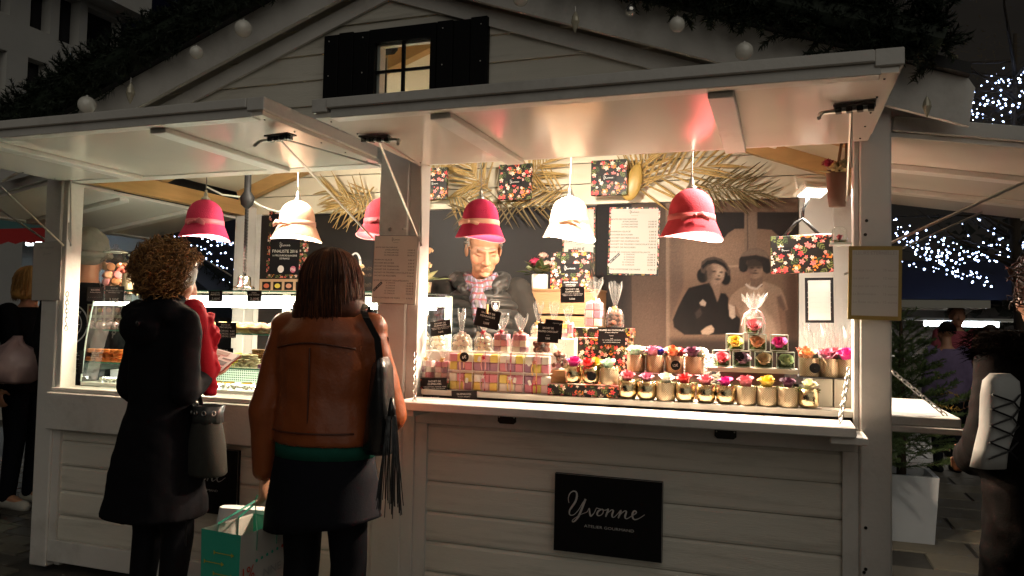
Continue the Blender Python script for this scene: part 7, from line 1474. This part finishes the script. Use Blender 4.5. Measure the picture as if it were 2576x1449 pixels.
# garlands on the barge boards
FIR = mat('garland_fir', (.012, .022, .010), .7, var=.4, vscale=12)
def fir(mb, c, d, L, n, nl, r, nw=.0022):
    """a fir sprig: n needles of length nl round an axis"""
    c = Vector(c); d = Vector(d).normalized(); u = d.orthogonal().normalized(); v = d.cross(u); mb.bar(c, c+d*L, .004, .004)
    for i in range(n):
        s = i/n; a = r.uniform(0, 6.28); p = c + d*L*s; q = (u*math.cos(a)+v*math.sin(a))*.85 + d*.6; e = q.cross(d).normalized()*nw; mb.add([p-e, p+e, p+q*nl*(1.05-.5*s)], [(0, 1, 2)])
for sgn, lab in ((-1, 'dark fir garland along the left roof edge'), (1, 'dark fir garland along the right roof edge')):
    m = MB(); r = random.Random(4+sgn)
    for i in range(1500):
        s = r.uniform(.0, 2.42 if sgn < 0 else 2.20); x = AX + sgn*s; c = Vector((x, -.10-r.uniform(0, .05), roofz(x)+.262+r.gauss(0, .045))); a = r.uniform(0, 6.28); d = Vector((math.cos(a)*.9, -r.uniform(.1, .9), math.sin(a))); fir(m, c, d, r.uniform(.07, .12), 30, .042, r, .0045)
    m.tube([(AX, -.12, AZ+.25), (AX+sgn*2.2, -.12, AZ+.25-SL*2.2)], .06, 10); o = m.build('fir_garland', FIR); tag(o, lab, 'garland', 'fir garlands')
PEARL = mat('pearl_bauble', (.74, .71, .64), .15, coat=.6, var=.05)
SILV = mat('silver_bauble', (.7, .68, .64), .18, .9); CRYS = mat('crystal_drop', (.55, .50, .38), .15, .2, var=.4, vscale=80)
for px, py, pr, m_, lab in ((612, 72, 22, PEARL, 'large pearl bauble high on the left garland'), (494, 132, 17, PEARL, 'small pearl bauble in the middle of the left garland'), (219, 264, 22, PEARL, 'large pearl bauble low on the left garland'), (1586, 27, 14, SILV, 'small silver bauble on the right garland'), (1703, 62, 20, PEARL, 'pearl bauble beside the silver one on the right garland'), (1872, 129, 23, PEARL, 'large pearl bauble at the end of the right garland'), (1310, -4, 20, PEARL, 'pearl bauble near the roof ridge')):
    c = P(px, py, Y=-.22); R = pr*mpp(c); t = thing('bauble', lab, 'bauble', c, 0, 'baubles on the garlands'); MB().ball((0, 0, 0), R, 24, 16).build('ball', m_, t, True); MB().lathe([(R*.22, R*.95), (R*.22, R*1.12), (.001, R*1.13)], 12).build('cap', STEEL, t, True)
for px, py, lab in ((328, 235, 'crystal drop ornament low on the left garland'), (1447, 55, 'crystal drop ornament near the roof ridge'), (2332, 268, 'crystal drop ornament at the right roof end')):
    c = P(px, py, Y=-.20); k = mpp(c); t = thing('drop_ornament', lab, 'ornament', c, 0, 'crystal drops on the garlands'); MB().lathe([(.001, -28*k), (5*k, -18*k), (11*k, 0), (9*k, 12*k), (3*k, 24*k), (.001, 27*k)], 10).build('drop', CRYS, t); MB().tube([(0, 0, 26*k), (0, 0, 40*k)], .001, 5).build('hook', STEEL, t)
# street building on the left
BX = -14.0; bm_ = mat('pale_render', (.62, .60, .56), .8, var=.15, vscale=1.5); WG = mat('dark_window', (.012, .010, .016), .25); t = thing('town_building', 'pale rendered town building with tall dark windows behind the left garland', 'building', (BX, 0, 0)); yend = P(303, 100, X=BX).y
wins = [((78, -20), (127, 88)), ((152, -20), (198, 122)), ((221, 15), (299, 158)), ((70, 142), (117, 270)), ((-30, 110), (14, 238)), ((-40, -30), (26, 40)), ((150, 175), (190, 300)), ((-120, 80), (-60, 210))]
rects = []
for (a, b) in wins:
    p = P(*a, X=BX); q = P(*b, X=BX); yc, yd = sorted((p.y, q.y)); zc = min(p.z, q.z); rects.append((yc, yd, zc, max(p.z, P(a[0], b[1]-118 if b[1] < 200 else b[1]-128, X=BX).z)))
ys = sorted(set([-4.0, yend] + [y for r_ in rects for y in r_[:2]])); zs = sorted(set([0.0, 16.0] + [z for r_ in rects for z in r_[2:]])); m = MB()
for a, b in zip(ys, ys[1:]):
    for c, d in zip(zs, zs[1:]):
        if any(r_[0] <= (a+b)/2 <= r_[1] and r_[2] <= (c+d)/2 <= r_[3] for r_ in rects): continue
        m.add([(0, a, c), (0, b, c), (0, b, d), (0, a, d)], [(0, 1, 2, 3)])
m.add([(0, yend, 0), (-6, yend, 0), (-6, yend, 16), (0, yend, 16)], [(0, 1, 2, 3)]); m.build('wall', bm_, t)
for r_ in rects:
    w = MB(); w.box(-.30, -.26, r_[0], r_[1], r_[2], r_[3]).build('window', WG, t); fr = MB(); e = .0
    for a, b, c, d in ((r_[0], r_[0]+.01, r_[2], r_[3]), (r_[1]-.01, r_[1], r_[2], r_[3]), (r_[0], r_[1], r_[2], r_[2]+.01), (r_[0], r_[1], r_[3]-.01, r_[3])): fr.box(-.26, -.002, a, b, c, d)
    fr.build('window_reveal', bm_, t)
zc = P(345, 35, X=BX+.5).z; MB().box(-.3, .55, -4, yend+.3, zc, zc+.5).build('cornice', bm_, t)
# dark street wall closing the view behind the left opening, with a lit window
m = MB(); m.box(-22, -8, 15, 15.4, 0, 9); o = m.build('far_building', mat('night_wall', (.035, .04, .06), .8), None); tag(o, 'dark far building behind the fairy lights', 'building')
LITW = emis('lit_window', (1, .78, .42), 1.2)
for px, py in ((75, 435), (270, 408), (300, 415)):
    c = P(px, py, Y=14.98); MB().box(c.x-.16, c.x+.16, 14.96, 14.99, c.z-.2, c.z+.2).build('lit_window', LITW, o)
# gothic church wall on the right
ST = mat('church_stone', (.075, .066, .062), .85, var=.35, vscale=.8, bump=.4, bscale=3); t = thing('church', 'dim gothic church wall with buttress shafts and a pierced parapet', 'church', (6, 17, 0)); MB().box(-9, 16, 0, 1, 0, 14).build('wall', ST, t)
for i, px in enumerate((1950, 2010, 2052, 2085, 2118, 2165, 2200)):
    c = P(px, 80, Y=16.8)-Vector((6, 17, 0)); MB().tube([(c.x, -.15, 0), (c.x, -.15, 14)], .16+.1*(i % 3), 8).build('shaft', ST, t)
zpar = P(2400, 70, Y=16.6).z
for z, h, d in ((zpar-.5, .35, .7), (zpar-.1, .18, .5), (zpar+1.75, .25, .6)): MB().box(2.4, 16, -d, .0, z, z+h, bev=.04).build('moulding', ST, t)
for i in range(13):
    x = 3.2+.95*i; m = MB()
    for q in range(4): a = PI/2*q+PI/4; m.tube([(x+.17*math.cos(a)+.17*math.cos(s), -.25, zpar+.9+.17*math.sin(a)+.17*math.sin(s)) for s in [2*PI*u/10 for u in range(10)]], .05, 5, closed=True)
    m.build('quatrefoil', ST, t); MB().box(x+.42, x+.53, -.35, -.05, zpar+.1, zpar+1.75).build('parapet_post', ST, t)
# fairy lights
FB = emis('fairy_bulb', (.45, .60, 1.0), 14); q = MB(); q.ball((0, 0, 0), 1, 6, 4); FBM = mesh_only(q, 'bulb', FB); WIRE = mat('thin_wire', (.01, .01, .012), .6)
def string(pts, n, r, lab, grp, jit=.0, seed=0, bulb=.0085):
    rr = random.Random(seed); pts = [Vector(p) for p in pts]; t = thing('fairy_light_string', lab, 'fairy lights', pts[0], 0, grp); L = [Vector(p)-pts[0] for p in pts]; MB().tube(L, .004, 4).build('wire', WIRE, t); k = len(L)-1
    for i in range(n):
        s = (i+.5)/n*k; a = int(s); c = L[a].lerp(L[a+1], s-a) + Vector((rr.uniform(-jit, jit), rr.uniform(-jit, jit), rr.uniform(-jit, jit)*.8)); inst(FBM, 'bulb', t, Matrix.Translation(c) @ Matrix.Scale(bulb*rr.uniform(.5, 1.45), 4))
def swag(p0, p1, sag, Y, n=9): return [P(p0[0]+(p1[0]-p0[0])*s, p0[1]+(p1[1]-p0[1])*s + sag*4*s*(1-s), Y=Y) for s in [i/(n-1) for i in range(n)]]
RG = 'blue white fairy lights beyond the right post'
for i, (a, b, sg, n) in enumerate((((2090, 545), (2470, 640), 40, 30), ((2095, 560), (2500, 690), 45, 34), ((2240, 560), (2540, 640), 50, 26), ((2245, 590), (2470, 700), 20, 30), ((2250, 548), (2576, 585), 60, 28), ((2300, 600), (2500, 712), 22, 22), ((2330, 560), (2590, 600), 70, 24), ((2420, 560), (2600, 560), 90, 20), ((2260, 575), (2420, 660), 10, 24), ((2460, 540), (2600, 640), 20, 14))):
    string(swag(a, b, sg, 7.0+.15*i), n, 0, 'blue white fairy light swag hanging between the stalls beyond the right post', RG, .07, i)
for i, (a, b, sg, n) in enumerate((((2320, 340), (2576, 180), 10, 18), ((2330, 325), (2600, 260), -6, 20), ((2340, 345), (2600, 330), 6, 20), ((2400, 300), (2600, 180), 4, 14), ((2310, 318), (2440, 250), 0, 10), ((2380, 335), (2620, 220), 8, 16), ((2420, 262), (2620, 120), 4, 16), ((2360, 300), (2600, 215), 4, 16), ((2470, 215), (2640, 150), 6, 12), ((2340, 335), (2560, 300), 2, 18))):
    string(swag(a, b, sg, 6.2+.1*i), n, 0, 'blue white fairy lights wound through the bare tree above the right side flap', 'fairy lights in the tree', .10, 50+i)
LG = 'blue white fairy lights seen through the left opening'
for i, (a, b, sg, n) in enumerate((((240, 560), (480, 590), 6, 14), ((470, 580), (660, 655), -4, 14), ((480, 615), (640, 640), 14, 14), ((510, 640), (640, 690), 8, 14), ((330, 590), (560, 625), 8, 14), ((520, 600), (660, 625), 6, 12), ((500, 680), (600, 715), 8, 10), ((55, 560), (110, 600), 2, 5), ((560, 690), (640, 560), 0, 6))):
    string(swag(a, b, sg, 5.2+.1*i), n, 0, 'blue white fairy light string seen through the left opening', LG, .05, 80+i, .0085)
# bare tree carrying the lights
def tree(base, h, lab, seed, leafm, name='bare_tree', n=900, R=1.6, zc=.75, bark=(.05, .035, .022)):
    r = random.Random(seed); t = thing(name, lab, 'tree', base); m = MB(); m.tube([(0, 0, 0), (.03, 0, h*.3), (-.03, .02, h*.6), (0, 0, h)], [.09, .07, .05, .02], 8)
    for i in range(60):
        z = h*r.uniform(.4, .95); a = r.uniform(0, 6.28); L = R*r.uniform(.5, 1.0); d = Vector((math.cos(a), math.sin(a), r.uniform(.1, .7))); m.tube([(0, 0, z), d*L*.5+Vector((0, 0, z)), d*L+Vector((r.uniform(-.2, .2), r.uniform(-.2, .2), z))], [.022, .012, .004], 5)
    m.build('trunk', mat('bark', bark, .9, var=.4, bump=.5), t, True); m = MB()
    for i in range(n):
        a = r.uniform(0, 6.28); q = R*r.random()**.5; c = Vector((q*math.cos(a), q*math.sin(a), h*zc+r.gauss(0, .35)*R*.8)); d = Vector((r.gauss(0, 1), r.gauss(0, 1), r.gauss(0, 1))).normalized(); u = d.orthogonal().normalized(); s = r.uniform(.012, .028); m.add([c-u*s*.3, c+d*s, c+u*s*.3+d*s*2, c-d*s*.2], [(0, 1, 2, 3)])
    m.build('crown', leafm, t); return t
b = P(2570, 300, Y=6.4); tree((b.x, 6.6, 0), 4.6, 'bare autumn tree wound with fairy lights beyond the right flap', 3, mat('autumn_leaf', (.13, .09, .03), .8, var=.4), n=5000, R=1.7, zc=.80)
# other stalls
def stall(loc, w, lab, roofc, lit=None, h=2.3, flapc=(.5, .48, .42)):
    t = thing('market_stall', lab, 'stall', loc); MB().box(-w/2, w/2, 0, .06, 0, .95).build('front_panel', mat('stall_paint', (.4, .38, .33), .6, var=.2), t); MB().box(-w/2, w/2, 1.5, 1.56, 0, h).build('back_wall', mat('stall_dark', (.06, .05, .045), .7), t)
    for x in (-w/2, w/2-.1): MB().box(x, x+.1, .005, .10, .951, h-.011).build('post', MATS['stall_paint'], t)
    m = MB(); m.add([(-w/2-.2, -.25, h), (w/2+.2, -.25, h), (w/2+.2, .8, h+.6), (-w/2-.2, .8, h+.6), (-w/2-.2, 1.8, h), (w/2+.2, 1.8, h)], [(0, 1, 2, 3), (3, 2, 5, 4)]); m.build('roof', mat('stall_roof_%.2f' % roofc[2], roofc, .7), t)
    MB().box(-w/2, w/2, -.9, -.01, h-.28, h-.25).build('flap', mat('stall_flap', flapc, .4), t); MB().box(-w/2, w/2, -.2, .06, .952, .99).build('counter', MATS['stall_paint'], t)
    if lit: MB().tube([(-w*.25, -.3, h-.32), (w*.25, -.3, h-.32)], .03, 8).build('lamp_tube', emis('far_tube', (.85, .95, 1), 12), t); light('stall_light', 'AREA', (0, .3, h-.34), lit, (1, .92, .8), w*.8, None, t, None, .3)
    return t
p = P(2405, 838, Y=8.6); stall((p.x, 8.6, 0), 1.7, 'far lit stall with a white tube lamp and a tricolour flag', (.015, .017, .035), 22, 1.75)
p2 = P(2330, 770, Y=6.6); t = thing('market_stall', 'pale roofed stall flap behind the fir tree', 'stall', (p2.x, 6.4, 0)); a = P(2240, 760, Y=6.4)-t.location; b = P(2480, 775, Y=6.4)-t.location; m = MB(); m.box(a.x-.6, b.x, -.2, 1.0, a.z-.06, a.z+.02); m.build('flap', mat('far_flap', (.42, .40, .34), .5), t); MB().box(a.x-.6, a.x+.0, 1.0, 1.1, 0, a.z+.3).build('wall', MATS['stall_paint'], t); MB().box(a.x-.5, a.x-.38, -.1, .02, 0, a.z-.065).build('post', MATS['stall_paint'], t); MB().bar((b.x-.1, .2, a.z-.06), (a.x+.2, .9, a.z-.7), .03, .03).build('stay_rod', STEEL, t)
f = P(2440, 850, Y=8.2); t = thing('tricolour_flag', 'green white and red flag hanging on the far stall', 'flag', f); 
for i, c in enumerate(((.02, .22, .06), (.6, .58, .55), (.5, .03, .02))): MB().box(-.045, .045, 0, .004, .055-.055*i, .109-.055*i).build('stripe', mat('flag%d' % i, c, .7), t)
# red and white awning stall far left
p = P(30, 620, Y=3.9); t = thing('market_stall', 'red awning stall with cold light at the far left', 'stall', (p.x, 3.9, 0)); z1 = P(30, 575, Y=3.9).z; z2 = P(30, 608, Y=3.9).z; m = MB(); nn = 18; vs = [(-1.6+2.3*i/nn, 0, zz) for i in range(nn+1) for zz in (z1, z2-.03*(i % 2))]; m.add(vs, [(2*i, 2*i+1, 2*i+3, 2*i+2) for i in range(nn)]); m.build('valance', mat('red_awning', (.42, .02, .02), .6), t)
m = MB(); m.add([(-1.6, 0, z1), (.7, 0, z1), (.7, 1.4, z1+.4), (-1.6, 1.4, z1+.4)], [(0, 1, 2, 3)]); m.build('awning', mat('teal_awning', (.05, .16, .16), .6), t); MB().box(-1.6, .6, .1, .2, 0, .95).build('front_panel', MATS['stall_paint'], t); MB().box(-1.6, .7, 1.4, 1.45, 0, z1+.3).build('back_wall', mat('stall_white', (.35, .36, .36), .7), t); MB().tube([(-.5, .6, z1-.12), (.1, .6, z1-.12)], .025, 8).build('lamp_tube', MATS['far_tube'], t); light('stall_light', 'AREA', (-.3, .6, z1-.16), 14, (.85, .95, 1), 1.2, None, t, None, .2)
MB().box(.56, .66, .0, .08, 0, z1).build('post', BLACK, t)
# neighbouring roof with garland seen through the left opening
a = P(520, 700, X=-6.5); t = thing('market_stall', 'snow pale stall roof edge trimmed with fir seen through the left opening', 'stall', (-6.5, a.y, 0)); b0 = P(470, 630, X=-6.5); b1 = P(600, 740, X=-6.5); m = MB(); m.add([(0, b0.y-a.y, b0.z), (0, b1.y-a.y, b1.z), (0, b1.y-a.y, b1.z-.25), (0, b0.y-a.y, b0.z-.25), (-1.5, b0.y-a.y, b0.z), (-1.5, b1.y-a.y, b1.z)], [(0, 1, 2, 3), (0, 4, 5, 1)]); m.build('roof', mat('blue_grey_roof', (.16, .19, .27), .7), t); m = MB(); m.box(-1.4, -.1, -.6, .6, 0, b1.z-.3); m.build('wall', MATS['stall_dark'], t)
r = random.Random(6); m = MB()
for i in range(90):
    s = r.random(); c = Vector((.04, b0.y-a.y, b0.z)).lerp(Vector((.04, b1.y-a.y, b1.z)), s); fir(m, c, (r.uniform(-.2, 1), r.uniform(-1, 1), r.uniform(-1, 1)), .12, 14, .045, r)
m.build('garland', FIR, t)
# fir tree in a white planter beside the right side shelf
pb_ = P(2278, 1365, Z=0); t = thing('planter', 'white square planter under the small fir tree', 'planter', (pb_.x, pb_.y+.17, 0)); hpl = .42; m = MB(); m.loft([(0, 0, 0, .165, .165, .02), (0, 0, hpl, .19, .19, .02), (0, 0, hpl, .16, .16, .02), (0, 0, hpl-.05, .155, .155, .02)], 24); m.build('tub', mat('planter_white', (.50, .52, .54), .5, var=.1), t); MB().lathe([(.001, hpl-.05), (.15, hpl-.05), (.15, hpl-.045)], 16).build('soil', mat('soil', (.03, .02, .012), .9), t)
FG = mat('fir_green', (.08, .125, .04), .7, var=.4, vscale=8); hb = P(2285, 775, Y=pb_.y+.17).z; t = thing('fir_tree', 'small green fir tree with gold tinsel growing in the white planter', 'tree', (pb_.x, pb_.y+.17, hpl-.04)); HT = hb-hpl+.04; MB().tube([(0, 0, 0), (0, 0, HT*.6), (0, 0, HT)], [.03, .02, .006], 8).build('trunk', mat('fir_bark', (.06, .035, .02), .9), t, True)
r = random.Random(12)
for lv in range(13):
    s = lv/12; z = .06+s*(HT-.14); nb = 7 if s < .8 else 4; br = MB()
    for i in range(nb):
        a = 2*PI*i/nb+lv*.9+r.uniform(-.2, .2); L = (.56*(1-s)+.08)*r.uniform(.8, 1.1); d = Vector((math.cos(a), math.sin(a), .25+.5*s)).normalized()
        fir(br, (0, 0, z), d, L, int(70*L)+20, .038, r, .0036)
        for w in range(int(L*20)):
            p = d*L*(.25+.7*r.random()); sd = Vector((-math.sin(a), math.cos(a), 0))*(1 if w % 2 else -1); fir(br, Vector((0, 0, z))+p, d*.8+sd*r.uniform(.5, 1)+Vector((0, 0, r.uniform(-.1, .3))), .13*r.uniform(.7, 1.2)*(1-.5*s), 30, .034, r, .0036)
    br.build('branch', FG, t)
m = MB()
for i in range(220): s = i/219; a = s*6; q = .34; c = Vector((q*math.cos(a), q*math.sin(a), HT*.48-.05*s+.02*math.sin(a*4))); d = Vector((r.gauss(0, 1), r.gauss(0, 1), r.gauss(0, 1))).normalized()*.03; u = d.orthogonal().normalized()*.004; m.add([c-u, c+u, c+d], [(0, 1, 2)])
m.build('tinsel', mat('gold_tinsel', (.42, .28, .06), .35, .4), t)
# people by the far stall
p = P(2383, 1188, Z=0); figure((p.x, p.y, 0), rad(15), 'far shopper in a lilac top with a shoulder strap', 1.42, (.20, .15, .26), [HAIR('black', (.015, .01, .008))], 'short', coatname='lilac', vox=.02, group='shoppers at the far stall')
figure((p.x+.42, p.y+.25, 0), rad(-10), 'far shopper in black standing beside the lilac top', 1.40, (.02, .02, .022), [HAIR('grey', (0, 0, 0))], 'short', coatname='far_black', vox=.02, group='shoppers at the far stall')
figure((p.x+.30, p.y+1.15, 0), rad(185), 'far stallholder with glasses under the tube lamp', 1.62, (.45, .10, .13), [HAIR('brown', (0, 0, 0))], 'short', coatname='far_pink', vox=.02, group='shoppers at the far stall')
# dark hedge mass that closes the view on the right
m = MB(); r = random.Random(21)
for i in range(2600): c = Vector((r.uniform(2.2, 5.5), 9.6+r.uniform(0, .8), r.uniform(.2, 3.2)*r.random()**.3)); d = Vector((r.gauss(0, 1), r.gauss(0, 1), r.gauss(0, 1))).normalized(); u = d.orthogonal().normalized(); s = r.uniform(.08, .2); m.add([c-u*s*.4, c+d*s, c+u*s*.4], [(0, 1, 2)])
o = m.build('hedge', mat('night_hedge', (.012, .014, .010), .9)); tag(o, 'dark hedge behind the fairy light swags', 'hedge', None, 'stuff')
